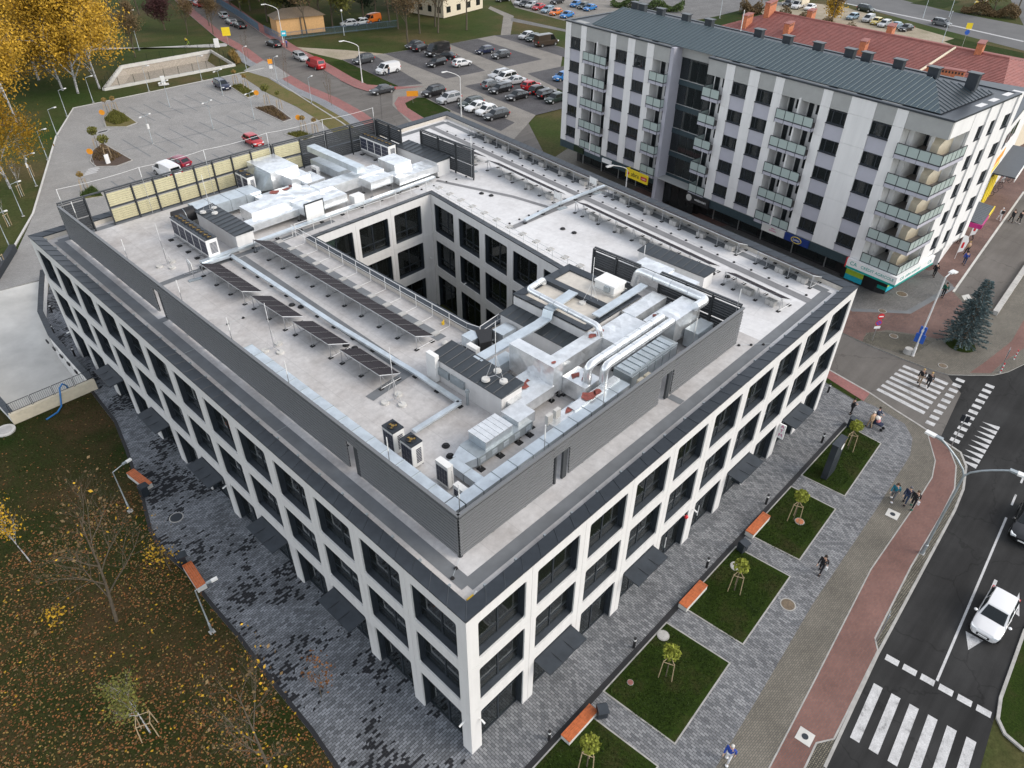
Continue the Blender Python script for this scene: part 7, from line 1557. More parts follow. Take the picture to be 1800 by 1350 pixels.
lamp('tall lamp standing in the northern park', *(53.03, 158.03), 7.5, [(0.6, 0.1, 0.1)], cur=False, r=0.06); lamp('globe lamp behind the blue fence', *(92.25, 139.16), 5.0, [], r=0.06)
MB().ball((0, 0, 5.15), 0.25, 'sign_white').build('globe', bpy.data.objects[[o.name for o in C.objects if o.get('label', '') == 'globe lamp behind the blue fence'][0]])
lamp('short park lamp at the bend of the shaded paving', -5.15, 30.1, 3.9, [(0.85, 0.15, 0.12)], cur=False, r=0.05, head=(0.5, 0.2)); lamp('short park lamp behind the bench on the leafy lawn', -5.95, 16.8, 4.1, [(0.75, -0.1, 0.1)], cur=False, r=0.05, head=(0.5, 0.2))
for (px, w_) in (((216.86, 47.99), 'by the grey people carrier on the far street'), ((210.35, 52.27), 'on the far street, farther back'), ((184.40, 38.78), 'on the grass strip of the far street'), ((171.84, 88.79), 'in front of the far lawn')):
    lamp('thin pole lamp %s' % w_, px[0], px[1], 6.5, [(0.8, 0.2, 0.1)], cur=False, r=0.06)
# bollard lights
mb = MB(); bl_root = thing('bollard_light', '', 'bollard', (3.44, -2.42, 0)); MB().cyl(0, 0, 0, 0.72, 0.085, 'black', n=14).build('post', bl_root); MB().cyl(0, 0, 0.72, 0.88, 0.083, 'sign_white', n=14).build('light_ring', bl_root); MB().cyl(0, 0, 0.88, 0.98, 0.088, 'black', n=14).build('cap', bl_root)
for i, (x, y, w_) in enumerate(((3.44, -2.42, 'closest to the near corner of the office'), (11.21, -2.37, 'second from the near corner of the office'), (19.47, -2.3, 'third from the near corner of the office'), (27.49, -2.32, 'fourth from the near corner of the office'), (36.76, -2.24, 'beside the dark pylon lawn'), (43.37, 0.31, 'at the far end of the street front'), (0.95, 61.9, 'by the garage ramp wall, farther back'), (-0.35, 57.9, 'by the garage ramp wall, in the middle'), (-0.4, 52.6, 'by the garage ramp wall, nearest'))):
    lab = 'black bollard light with white ring %s' % w_
    if i == 0: bl_root['label'] = lab; bl_root['group'] = 'bollard lights round the office'
    else: dup(bl_root, (x, y, 0), 0, lab, group='bollard lights round the office')
# benches: pale concrete block with orange slats
bench = thing('bench', '', 'bench', (5.15, -3.12, 0), 0.0)
MB().box(-1.2, 1.2, -0.30, 0.30, 0.0, 0.40, 'concrete_light').build('base', bench)
for k in range(5): MB().box(-1.22, 1.22, -0.31+0.125*k, -0.31+0.125*k+0.115, 0.405, 0.46, 'wood_orange').build('seat_slat', bench)
for i, (x, y, rz_, w_) in enumerate(((5.15, -3.15, 0, 'beside the first lawn of the plaza'), (16.7, -2.98, 0, 'at the corner of the third lawn of the plaza'), (25.0, -2.98, 0, 'at the corner of the fourth lawn of the plaza'), (-3.35, 32.4, R(97), 'at the bend of the shaded paving'), (-4.75, 21.2, R(85), 'along the leafy lawn below the park lamp'))):
    lab = 'orange slatted bench %s' % w_
    if i == 0: bench['label'] = lab; bench['group'] = 'benches on the plaza'
    else: dup(bench, (x, y, 0.02), rz_, lab, group='benches on the plaza')
bin_ = thing('litter_bin', '', 'bin', (6.6, -3.95, 0.03)); MB().box(-0.28, 0.28, -0.25, 0.25, 0.05, 0.85, 'frame_metal').build('body', bin_); MB().box(-0.30, 0.30, -0.29, 0.29, 0.86, 0.93, 'coping_metal', Matrix.Rotation(R(8), 4, 'X')).build('lid', bin_); MB().tube([(0, -0.26, 0.62), (0, -0.27, 0.62)], 0.09, 'black', 12).build('opening', bin_)
for i, (x, y, rz_, w_) in enumerate(((6.5, -3.6, R(-35), 'on the first lawn corner next to a bench'), (22.4, -3.25, R(-10), 'at the corner of the third plaza lawn'), (40.3, -3.05, R(10), 'at the far corner of the pylon lawn'), (-4.75, 22.9, R(80), 'by the bench along the leafy lawn'), (-3.7, 30.85, R(95), 'by the bench at the bend of the paving'))):
    lab = 'dark metal litter bin %s' % w_
    if i == 0: bin_.location = (x, y, 0.03); bin_.rotation_euler = (0, 0, rz_); bin_['label'] = lab; bin_['group'] = 'litter bins on the plaza'
    else: dup(bin_, (x, y, 0.03), rz_, lab, group='litter bins on the plaza')
py_ = thing('sign_pylon', 'dark tall pylon with a white mark standing on the fifth plaza lawn', 'pylon', (33.6, -4.2, 0.04), R(0)); MB().box(-0.75, 0.75, -0.22, 0.22, 0, 3.4, 'coping_metal').build('body', py_); MB().box(-0.8, 0.8, -0.27, 0.27, 3.4, 3.46, 'coping_metal').build('top', py_)
(lambda m: (m.face([(0.45+0.22*math.cos(a*0.314), -0.225, 2.7+0.3*math.sin(a*0.314)) for a in range(20)], 'sign_white'), m.build('emblem', py_)))(MB()); MB().box(0.76, 0.765, -0.12, 0.12, 2.4, 3.0, 'sign_white').build('emblem', py_)
for k in range(10): MB().box(-0.7, 0.7, -0.235, -0.222, 0.2+0.2*k, 0.3+0.2*k, 'frame_metal').build('rib', py_)
# round covers in the paving
for (x, y, r_, mat_, w_) in ((13.1, -3.2, 0.32, 'concrete', 'in the second plaza lawn near the bollard'), (9.2, -3.6, 0.16, 'roof_tile', 'in the second plaza lawn, small and reddish'), (20.9, -3.7, 0.34, 'concrete', 'in the third plaza lawn'), (27.6, -4.9, 0.28, 'brick_chimney', 'beside the sapling of the fourth plaza lawn')):
    tag(MB().cyl(0, 0, 0.03, 0.075, r_*1.2, 'kerb', n=20).cyl(0, 0, 0.075, 0.09, r_, mat_, n=20).build('manhole_cover', None, (x, y, 0)), 'round cover %s' % w_, 'manhole cover')
for (px, r_, m1, w_) in (((20.56, -7.63), 0.42, 'trunk_brown', 'in the grey paving below the third lawn'), ((-3.14, 27.16), 0.42, 'frame_metal', 'in the shaded paving'), ((56.43, -0.35), 0.35, 'trunk_brown', 'on the cobbled island'), ((54.69, -5.53), 0.35, 'trunk_brown', 'on the far kerb corner'), ((65.14, 2.20), 0.5, 'trunk_brown', 'in front of the bank'), ((60.26, 2.30), 0.35, 'trunk_brown', 'at the edge of the bank forecourt')):
    tag(MB().cyl(0, 0, 0, 0.022, r_*1.18, 'kerb', n=22).cyl(0, 0, 0.022, 0.03, r_, m1, n=22).build('manhole_cover', None, (px[0], px[1], 0.006)), 'round iron manhole cover %s' % w_, 'manhole cover')
for (px, w_) in (((33.02, -9.41), 'on the brown footway below the three walkers'), ((13.32, -12.35), 'in the red cycle path near the zebra crossing')):
    tag(MB().box(-0.42, 0.42, -0.42, 0.42, 0.0, 0.02, 'concrete_light').cyl(0, 0, 0.02, 0.03, 0.18, 'frame_metal', n=16).build('utility_cover', None, (px[0], px[1], 0.006), R(4)), 'square concrete cover with round lid %s' % w_, 'manhole cover')
tag(MB().cyl(0, 0, 0, 0.14, 0.75, 'concrete_light', n=24).cyl(0, 0, 0.14, 0.17, 0.52, 'concrete', n=24).build('well_cover', None, (*(-8.41, 45.79), 0)), 'pale concrete well cover on the lawn below the garage ramp', 'manhole cover')
# road signs
def road_sign(name, label, x, y, h, plates, z=0.0, rz=0.0):
    t = thing(name, label, 'sign', (x, y, z), rz); MB().tube([(0, 0, 0), (0, 0, h)], 0.035, 'steel', 8).build('post', t)
    for (shape, zc, r_, m1, m2) in plates:
        if shape == 'o': m_ = MB(); m_.tube([(0, -0.05, zc), (0, -0.03, zc)], r_, m1, 20); m_.build('plate', t); (lambda q: (q.tube([(0, -0.056, zc), (0, -0.051, zc)], r_*0.78, m2, 20), q.build('plate_face', t)))(MB()) if m2 else None
        elif shape == 'b': MB().box(-r_, r_, -0.05, -0.03, zc-r_*0.45, zc+r_*0.45, m1).build('plate', t)
        elif shape == 's': MB().box(-r_, r_, -0.05, -0.03, zc-r_, zc+r_, m1).build('plate', t)
    return t
ne = road_sign('road_sign', 'no entry and no stopping signs on one post at the cobbled island', *(54.25, 0.88), 2.95, [('o', 2.72, 0.32, 'sign_red', None), ('o', 2.02, 0.32, 'sign_red', 'sign_blue'), ('b', 1.5, 0.30, 'sign_white', None)], rz=R(-40))
MB().box(-0.22, 0.22, -0.062, -0.052, 2.67, 2.78, 'sign_white').build('bar', ne)
for a in (45, -45): MB().box(-0.24, 0.24, -0.066, -0.057, -0.03, 0.03, 'sign_red', Matrix.Translation((0, 0, 2.02)) @ Matrix.Rotation(R(a), 4, 'Y')).build('cross_bar', ne)
road_sign('road_sign', 'grey backed square sign on the verge by the near zebra crossing', *(21.94, -12.74), 2.6, [('s', 2.3, 0.34, 'galv_dull', None)], rz=R(185)); road_sign('road_sign', 'grey backed square sign by the striped posts at the far kerb', *(57.18, -9.56), 2.6, [('s', 2.3, 0.34, 'galv_dull', None)], rz=R(185))
road_sign('road_sign', 'dark thin signpost at the cycle crossing corner', *(43.02, -9.97), 3.6, [('s', 3.3, 0.3, 'frame_metal', None)], rz=R(95))
bs_ = road_sign('bus_sign', 'blue bus stop sign beside the north street', *(75.58, 137.00), 3.6, [('s', 3.2, 0.55, 'sign_cyan', None)], rz=R(-20)); MB().box(-0.35, 0.35, -0.062, -0.052, 3.05, 3.35, 'sign_white').build('mark', bs_)
road_sign('warning_sign', 'large yellow sign beside the park path', *(68.80, 149.06), 3.4, [('s', 2.7, 0.85, 'sign_yellow', None)], rz=R(-25)); road_sign('warning_sign', 'orange and white sign cluster at the entrance apron', *(62.39, 120.99), 3.4, [('s', 2.7, 0.42, 'sign_orange', None), ('s', 1.7, 0.3, 'sign_white', None)], rz=R(-25))
road_sign('yellow_sign', 'yellow and blue signs on the far grass strip', *(183.79, 34.29), 5.0, [('s', 4.6, 0.6, 'sign_yellow', None), ('o', 3.3, 0.5, 'sign_blue', None)], rz=R(-60)); road_sign('notice_board', 'orange notice board on two posts at the grass wedge', *(70.84, 89.23), 2.0, [('b', 1.6, 1.0, 'sign_orange', None)], rz=R(-40))
for (px, w_) in (((27.94, 114.18), 'at the rear left planting bed'), ((19.69, 98.09), 'at the front left planting bed'), ((50.84, 106.58), 'at the middle right planting bed'), ((48.59, 90.41), 'at the front right planting bed')):
    road_sign('round_sign', 'orange round sign %s' % w_, *px, 2.4, [('o', 2.2, 0.42, 'sign_orange', None)], rz=R(-40))
for (px, w_) in (((57.29, -9.67), 'nearest the crossing'), ((60.44, -9.95), 'second from the crossing')):
    t = thing('striped_post', 'red and white striped post at the far kerb, %s' % w_, 'bollard', (*px, 0)); 
    for k in range(6): MB().cyl(0, 0, 0.18*k, 0.18*(k+1)-0.002, 0.055, 'sign_red' if k % 2 else 'sign_white', n=10).build('band', t)
t = thing('stone_planter', 'long grey stone kerb planter beside the pedestrian street', 'planter', (*(75.14, -5.84), 0), math.atan2(*(lambda a, b: (b[1]-a[1], b[0]-a[0]))((69.90, -6.03), (80.39, -5.58))))
for k in range(6): MB().box(-7.5+2.5*k, -5.05+2.5*k, -0.25, 0.25, 0, 0.45, 'concrete').build('kerb_stone', t)
tag(MB().box(-0.5, 0.5, -0.25, 0.25, 0, 1.7, 'sign_white').build('info_board', None, (*(66.04, 148.93), 0), R(-20)), 'white cabinet beside the basin fence', 'cabinet')
tag(MB().box(-0.9, 0.9, -0.5, 0.5, 0, 0.15, 'concrete_light').box(-0.3, 0.4, -0.3, 0.3, 0.15, 1.5, 'plastic_white').build('pump_cabinet', None, (*(45.00, 129.94), 0), R(-20)), 'white pump cabinet on a concrete pad by the basin', 'cabinet')
tag(MB().box(-0.3, 0.3, -0.08, 0.08, 0, 1.3, 'sign_white').build('marker_board', None, (*(21.49, 97.82), 0.05), R(10)), 'small white board standing in the mulch bed', 'board')
dp = thing('kerb_wall', 'low dark planter wall at the edge of the pale car park', 'planter', (*(0.78, 75.31), 0), R(58)); MB().box(-4, 4, -0.3, 0.3, 0, 0.8, 'frame_metal').build('wall', dp)
# blue fence along the north street
fb = thing('metal_fence', 'blue grey palisade fence along the north street', 'fence')
def fence_run(a, b, h=1.7):
    a = Vector(a); b = Vector(b); n = max(1, int((b-a).length/2.5))
    for k in range(n):
        p = a.lerp(b, k/n); q = a.lerp(b, (k+1)/n); mb = MB(); mb.tube([(p.x, p.y, 0.3), (q.x, q.y, 0.3)], 0.04, 'pipe_fence', 4); mb.tube([(p.x, p.y, h-0.2), (q.x, q.y, h-0.2)], 0.04, 'pipe_fence', 4)
        for i in range(12): r_ = p.lerp(q, i/12); mb.tube([(r_.x, r_.y, 0.05), (r_.x, r_.y, h)], 0.03 if i else 0.05, 'pipe_fence', 4)
        mb.build('fence_panel', fb)
simple('pipe_fence', (0.10, 0.16, 0.22), 0.6)
fence_run((90.67, 197.45), (83.93, 168.58)); fence_run((83.93, 168.58), (80.44, 155.94)); fence_run((80.48, 153.53), (78.85, 144.46)); fence_run((78.85, 144.46), (88.98, 142.29)); fence_run((88.98, 142.29), (106.34, 136.96))

# ---------------------------------------------------------------- trees and planting
def branch_tree(rn, H_, r0, levels, spread, nb, bark, up=0.5, start=0.35, wob=0.06, lean=(0, 0)):
    """tapered trunk with limbs; returns mesh builder and twig tips"""
    mb = MB(); tips = []
    def limb(p, d, L, r, lev):
        n = 5 if lev == 0 else 4; pts = [Vector(p)]; rr = [r]; dd = Vector(d).normalized()
        for i in range(1, n+1):
            dd = (dd + Vector((rn.uniform(-1, 1), rn.uniform(-1, 1), rn.uniform(-0.3, 0.6)*up))*wob*(1+lev)).normalized(); pts.append(pts[-1]+dd*(L/n)); rr.append(r*(1-0.82*i/n))
        mb.tube(pts, rr, bark, 7 if lev == 0 else (5 if lev == 1 else 3), caps=False)
        if lev >= levels-1: tips.extend([(pts[k], dd) for k in range(1, n+1)])
        if lev < levels:
            m_ = nb[lev]
            for k in range(m_):
                t = start+(1-start)*(k+rn.random()*0.8)/m_ if lev == 0 else 0.25+0.75*(k+rn.random())/m_
                i = min(n-1, int(t*n)); q = pts[i].lerp(pts[i+1], t*n-i); a = rn.uniform(0, 6.283); s = spread*(0.8+0.5*rn.random())
                base = (pts[i+1]-pts[i]).normalized(); ort = base.orthogonal().normalized(); ort = Matrix.Rotation(a, 3, base) @ ort
                nd = base*math.cos(s)+ort*math.sin(s)+Vector((0, 0, up*0.35)); limb(q, nd, L*(0.62 if lev else 0.48)*(1.15-0.55*t)*(0.8+0.4*rn.random()), rr[i]*0.55, lev+1)
    limb((0, 0, 0), (lean[0], lean[1], 1), H_, r0, 0); return mb, tips
def leaves(rn, tips, n, size, mat, drop=0.0, jit=0.5):
    mb = MB()
    for _ in range(n):
        p, d = tips[rn.randrange(len(tips))]; p = p+Vector((rn.gauss(0, jit), rn.gauss(0, jit), rn.gauss(0, jit)-drop*rn.random())); s = size*(0.6+0.8*rn.random())
        u = Vector((rn.uniform(-1, 1), rn.uniform(-1, 1), rn.uniform(-1, 1))).normalized(); v = u.orthogonal().normalized()*s*0.6; u = u*s
        mb.face([p-u, p+v, p+u, p-v], mat)
    return mb
def tree(name, label, x, y, H_, bark, crown, n, size, seed, levels=3, spread=0.75, nb=(9, 5, 4), r0=None, up=0.5, start=0.35, drop=0.0, jit=0.5, group=None, cat='tree', lean=(0, 0), z=-0.1, crown2=None):
    rn = random.Random(seed); t = thing(name, label, cat, (x, y, z), 0, group); mb, tips = branch_tree(rn, H_, r0 or H_*0.016, levels, spread, nb, bark, up, start, lean=lean); mb.build('trunk', t, smooth=60)
    if n: leaves(rn, tips, n, size, crown, drop, jit).build('crown', t)
    if crown2: leaves(rn, tips, crown2[1], size, crown2[0], drop, jit*1.3).build('crown', t)
    return t
def dup_tree(o, x, y, rz, s, label): c = dup(o, (x, y, -0.1), rz, label); c.scale = (s, s, s*1.02); return c
# golden birches at the upper left
gb = 'golden birches in the park'
b1 = tree('birch_tree', 'golden birch with white trunk nearest the car park corner', *(35.72, 135.95), 15.5, 'birch_bark', 'leaf_gold', 15000, 0.20, 21, 3, 0.75, (18, 6, 4), 0.20, 0.45, 0.10, 2.6, 0.9, gb)
b2 = tree('birch_tree', 'golden birch with tall bare white top', *(31.84, 135.81), 17.0, 'birch_bark', 'leaf_gold', 15000, 0.20, 22, 3, 0.75, (18, 6, 4), 0.21, 0.45, 0.10, 2.8, 0.9, gb)
for i, (px, s, w_) in enumerate((((30.56, 139.50), 1.0, 'third golden birch from the car park corner'), ((29.90, 149.34), 1.05, 'golden birch behind the leaning white trunks'), ((29.07, 158.35), 1.0, 'golden birch in the back of the group'), ((8.73, 98.42), 0.8, 'golden birch at the left edge of the park'), ((18.58, 126.12), 0.9, 'golden birch left of the slim lamps'), ((21.36, 152.47), 1.0, 'golden birch mostly outside the left edge'), ((29.89, 172.50), 1.05, 'golden birch in the far left of the park'), ((36.07, 160.35), 1.0, 'golden birch far behind the car park corner'), ((40.35, 151.44), 0.75, 'small golden birch beside the basin corner'))):
    dup_tree((b1, b2)[i % 2], px[0], px[1], 1.3*i+0.5, s, w_)
# bare and dull trees further back
t1 = tree('bare_tree', 'bare brown tree in the middle of the grass by the tan car park', *(97.26, 122.44), 11, 'bark_grey', 'leaf_dull', 5000, 0.15, 31, 3, 0.55, (11, 6, 5), 0.20, 0.7, 0.25, 0.2, 0.6)
for i, (px, s, w_) in enumerate((((106.24, 128.92), 1.0, 'bare brown tree behind the one by the dark car'), ((113.53, 131.80), 1.15, 'bare tree in front of the cream house, left'), ((109.68, 126.43), 1.05, 'bare tree in front of the cream house, centre'), ((116.49, 123.97), 1.1, 'bare tree beside the lawn path'), ((105.58, 136.03), 0.95, 'bare tree behind the blue fence'), ((108.76, 143.23), 1.1, 'bare tree by the orange van'), ((86.81, 145.92), 1.0, 'bare tree in front of the orange shed'), ((92.48, 148.51), 1.0, 'bare tree beside the orange shed'), ((49.98, 153.11), 0.7, 'bare young tree by the park path'), ((67.23, 164.63), 0.6, 'bare young tree by the far park path'), ((71.40, 160.64), 0.6, 'bare sapling beside the street bend'), ((75.03, 169.29), 0.6, 'bare sapling farther along the street'), ((60.12, 187.71), 1.0, 'bare tree in the far park, left'), ((68.73, 192.96), 1.1, 'bare tree in the far park, centre'), ((75.96, 195.74), 1.1, 'bare tree in the far park, right'), ((186.32, 65.98), 0.75, 'thin bare tree on the sandy lot'), ((65.38, 210.72), 1.1, 'bare tree at the back of the park'))):
    dup_tree(t1, px[0], px[1], 0.9*i, s, w_)
o1 = tree('olive_tree', 'yellow green tree beside the grey house', *(95.11, 147.66), 12, 'bark_grey', 'leaf_olive', 11000, 0.26, 41, 3, 0.7, (11, 6, 4), 0.22, 0.5, 0.2, 0.6, 0.8)
for i, (px, s, w_) in enumerate((((87.24, 163.67), 0.9, 'yellow green tree behind the street fence'), ((94.89, 168.21), 1.1, 'yellow green tree above the bus sign'), ((91.23, 178.39), 1.0, 'yellow green tree at the fence bend'), ((101.52, 166.73), 1.1, 'yellow green tree in front of the grey house'), ((109.43, 164.18), 1.1, 'yellow green tree over the fenced yard'), ((86.12, 173.73), 1.0, 'yellow green tree behind the parked trio'), ((112.82, 154.12), 1.0, 'yellow green tree beside the dark pine'), ((53.34, 194.16), 1.2, 'dull green tree behind the birches'), ((48.85, 207.21), 1.2, 'dull green tree at the top left'), ((229.27, 41.07), 0.8, 'dull green tree beyond the far street'), ((242.70, 38.50), 0.9, 'dull green tree at the top right corner'))):
    dup_tree(o1, px[0], px[1], 1.1*i+0.3, s, w_)
p1_ = tree('pine_tree', 'dark pine above the fenced yard', *(104.23, 147.53), 12, 'trunk_brown', 'leaf_pine', 11000, 0.28, 51, 3, 0.9, (12, 6, 4), 0.24, 0.3, 0.25, 0.1, 0.7)
for i, (px, s, w_) in enumerate((((91.23, 188.45), 1.0, 'dark pine at the top of the north street'), ((99.07, 187.40), 1.1, 'dark pine behind the street fence'), ((91.03, 158.34), 0.8, 'dark pine beside the blue sign'), ((121.45, 157.93), 1.1, 'dark pine behind the fenced yard'), ((95.00, 204.58), 1.1, 'dark pine at the top edge'), ((129.44, 155.67), 1.0, 'dark pine left of the cream house'))):
    dup_tree(p1_, px[0], px[1], 1.7*i, s, w_)
tree('plum_tree', 'dark purple leaved tree beside the park path', *(65.60, 172.51), 6.5, 'trunk_brown', 'leaf_purple', 5000, 0.17, 61, 3, 0.8, (10, 5, 4), 0.16, 0.4, 0.2, 0.1, 0.5)
tree('yellow_shrub', 'bright yellow shrub on the sandy lot', *(190.35, 67.54), 4.5, 'trunk_brown', 'leaf_yellow', 1800, 0.22, 62, 2, 0.8, (9, 6), 0.1, 0.4, 0.1, 0.1, 0.6, cat='shrub')
# blue spruce
sp = thing('spruce_tree', 'blue grey spruce on the paved corner by the bank', 'tree', (*(59.68, -5.46), 0.0)); rn = random.Random(71); mb = MB(); mb.tube([(0, 0, 0), (0, 0, 3.5), (0, 0, 7.0)], [0.16, 0.1, 0.02], 'trunk_brown', 8); nd = MB()
for i in range(22):
    z = 0.6+6.2*(i/21.0)**0.92; rad = 2.15*(1-(z-0.4)/6.9)**0.85+0.12; nb_ = 11 if i < 14 else 7
    for k in range(nb_):
        a = 6.283*(k+rn.random()*0.7)/nb_+i*0.7; L = rad*(0.75+0.4*rn.random()); e = Vector((math.cos(a)*L, math.sin(a)*L, z-0.22*L+0.35*L*0.4)); s0_ = Vector((0, 0, z)); mb.tube([s0_, e], [0.03, 0.008], 'trunk_brown', 3, caps=False)
        m_ = int(10+18*L)
        for q in range(m_):
            t = 0.18+0.82*rn.random(); p = s0_.lerp(e, t); d_ = (e-s0_).normalized(); sd_ = Vector((-d_.y, d_.x, 0)).normalized()*rn.choice((-1, 1)); dr = (d_*0.6+sd_*rn.uniform(0.2, 1)+Vector((0, 0, rn.uniform(-0.1, 0.45)))).normalized(); l = 0.16+0.22*(1-t)+0.08*rn.random(); w_ = dr.orthogonal().normalized()*0.045; nd.face([p-w_, p+dr*l*0.5+w_*0.4, p+dr*l, p+dr*l*0.5-w_], 'leaf_spruce'); w2 = dr.cross(w_).normalized()*0.045; nd.face([p-w2, p+dr*l*0.5+w2*0.4, p+dr*l, p+dr*l*0.5-w2], 'leaf_spruce')
mb.build('trunk', sp); nd.build('crown', sp)
# bare trees on the leafy lawn with a few yellow leaves
tree('bare_tree', 'large bare tree with a few yellow leaves on the leafy lawn', *(-9.69, 21.72), 9.5, 'bark_grey', 'leaf_yellow', 26, 0.10, 83, 4, 0.6, (9, 7, 6, 4), 0.11, 0.7, 0.16, 0.1, 0.25, lean=(0.12, -0.06), crown2=('leaf_dull', 160))
tree('bare_tree', 'bare tree with scattered yellow leaves at the bottom edge of the lawn', *(-7.98, 6.75), 7.5, 'bark_grey', 'leaf_yellow', 60, 0.09, 92, 4, 0.6, (9, 7, 6, 3), 0.09, 0.6, 0.12, 0.1, 0.25, crown2=('leaf_dull', 100))
tree('sapling', 'slim sapling with thin brown leaves at the paving edge', *(-3.72, 8.49), 3.2, 'bark_grey', 'leaf_brown', 140, 0.08, 94, 2, 0.6, (8, 5), 0.03, 0.5, 0.3, 0, 0.2)
sap = tree('sapling', 'young birch with yellow green leaves tied to a small stake frame', *(-11.38, 13.44), 4.2, 'birch_bark', 'leaf_olive', 900, 0.07, 95, 2, 0.55, (14, 6), 0.05, 0.7, 0.4, 0.2, 0.22, lean=(-0.05, 0.03))
tree('sapling', 'young birch with orange leaves at the left edge of the leafy lawn', *(-11.74, 30.35), 4.2, 'birch_bark', 'leaf_yellow', 420, 0.085, 96, 2, 0.55, (12, 6), 0.05, 0.7, 0.45, 0.2, 0.25, lean=(-0.05, 0.03))
tree('bush', 'low yellow leaved seedling on the leafy lawn', *(-12.08, 23.72), 1.6, 'bark_grey', 'leaf_yellow', 90, 0.09, 97, 2, 0.8, (8, 4), 0.02, 0.4, 0.2, 0, 0.18, cat='shrub')
tree('bush', 'yellow leaved bush behind the bench at the paving edge', *(-5.57, 23.02), 2.4, 'bark_grey', 'leaf_yellow', 110, 0.09, 98, 2, 0.8, (9, 5), 0.03, 0.4, 0.25, 0, 0.25, cat='shrub')
def stakes(label, x, y, h=1.7, r=0.45, n=3, z=0.05, group='stake frames round the plaza saplings'):
    t = thing('stake_frame', label, 'stake frame', (x, y, z), 0.4, group); P = [(r*math.cos(6.283*k/n), r*math.sin(6.283*k/n)) for k in range(n)]
    for p in P: MB().tube([(p[0], p[1], 0), (p[0]*0.8, p[1]*0.8, h)], 0.03, 'wood_post', 6).build('stake', t)
    for k in range(n): a = P[k]; b = P[(k+1) % n]; MB().tube([(a[0]*0.82, a[1]*0.82, h-0.1), (b[0]*0.82, b[1]*0.82, h-0.1)], 0.025, 'wood_post', 5).build('cross_bar', t)
stakes('small stake frame round the young birch on the leafy lawn', *(-11.38, 13.44), 1.5, 0.6, 4, 0.0, None)
# plaza saplings with round heads
def round_head(label, x, y, h, r, mat, n, seed, group, size=0.10):
    rn = random.Random(seed); t = thing('sapling', label, 'tree', (x, y, 0.04), 0, group); mb = MB(); mb.tube([(0, 0, 0), (0.02, 0.01, h*0.6), (0, 0, h)], [0.035, 0.03, 0.015], 'bark_grey', 6)
    for k in range(9): a = rn.uniform(0, 6.28); e = Vector((math.cos(a)*r*0.8, math.sin(a)*r*0.8, h+r*rn.uniform(-0.4, 0.8))); mb.tube([(0, 0, h-r*0.5), e], [0.012, 0.005], 'bark_grey', 3)
    mb.build('trunk', t); lm = MB()
    for _ in range(n):
        d_ = Vector((rn.gauss(0, 1), rn.gauss(0, 1), rn.gauss(0, 1))).normalized()*r*rn.random()**0.4; p = Vector((0, 0, h))+Vector((d_.x, d_.y, d_.z*0.85)); u = Vector((rn.uniform(-1, 1), rn.uniform(-1, 1), rn.uniform(-0.6, 0.6))).normalized(); v = u.orthogonal().normalized(); s = size*rn.uniform(0.6, 1.3); lm.face([p-u*s, p+v*s*0.6, p+u*s, p-v*s*0.6], mat)
    lm.build('crown', t); return t
for i, (x, y) in enumerate(((3.75, -4.8), (10.95, -4.85), (19.1, -4.6), (27.4, -4.5), (37.4, -4.1))):
    w_ = ['first', 'second', 'third', 'fourth', 'fifth'][i]
    round_head('staked sapling with yellow green head on the %s plaza lawn from the near corner' % w_, x, y, 2.5, 0.52, 'leaf_lime', 330, 100+i, 'saplings on the plaza lawns'); stakes('wooden stake frame round the sapling of the %s plaza lawn from the near corner' % w_, x, y)
for i, (px, w_) in enumerate((((22.88, 104.79), 'front left mulch bed, left'), ((22.51, 100.26), 'front left mulch bed, right'), ((30.74, 120.26), 'rear left bed, left'), ((32.05, 120.23), 'rear left bed, right'), ((52.39, 106.40), 'middle right bed, left'), ((52.39, 102.42), 'middle right bed, right'), ((54.69, 121.02), 'rear right bed, left'), ((54.54, 117.10), 'rear right bed, right'), ((48.88, 89.74), 'front right bed, left'), ((49.56, 87.59), 'front right bed, right'), ((15.37, 90.47), 'corner bed behind the yellow screen'))):
    round_head('small round headed tree in the %s' % w_, px[0], px[1], 2.7 if i in (0, 1, 4, 5) else 2.2, 0.75 if i in (0, 1, 4) else 0.42, 'leaf_olive' if i in (0, 1, 4, 5) else 'leaf_straw', 420 if i in (0, 1, 4) else 120, 130+i, 'young trees in the car park beds', 0.13)
    stakes('dark stake frame round the tree in the %s' % w_, px[0], px[1], 1.5, 0.6, 4, group='stake frames in the car park beds')
for i, (px, w_) in enumerate((((64.43, 134.15), 'left of the entrance apron'), ((65.92, 135.82), 'beside the entrance footpath'), ((62.33, 116.73), 'right of the entrance apron'), ((61.15, 113.70), 'first on the verge after the apron'), ((60.68, 99.64), 'second on the verge after the apron'), ((59.95, 98.10), 'last on the verge before the office'))):
    tree('sapling', 'thin bare reddish sapling %s' % w_, px[0], px[1], 4.6, 'trunk_brown', 'leaf_purple', 60, 0.06, 150+i, 2, 0.35, (10, 4), 0.04, 0.9, 0.3, 0, 0.15, 'street saplings on the verge')
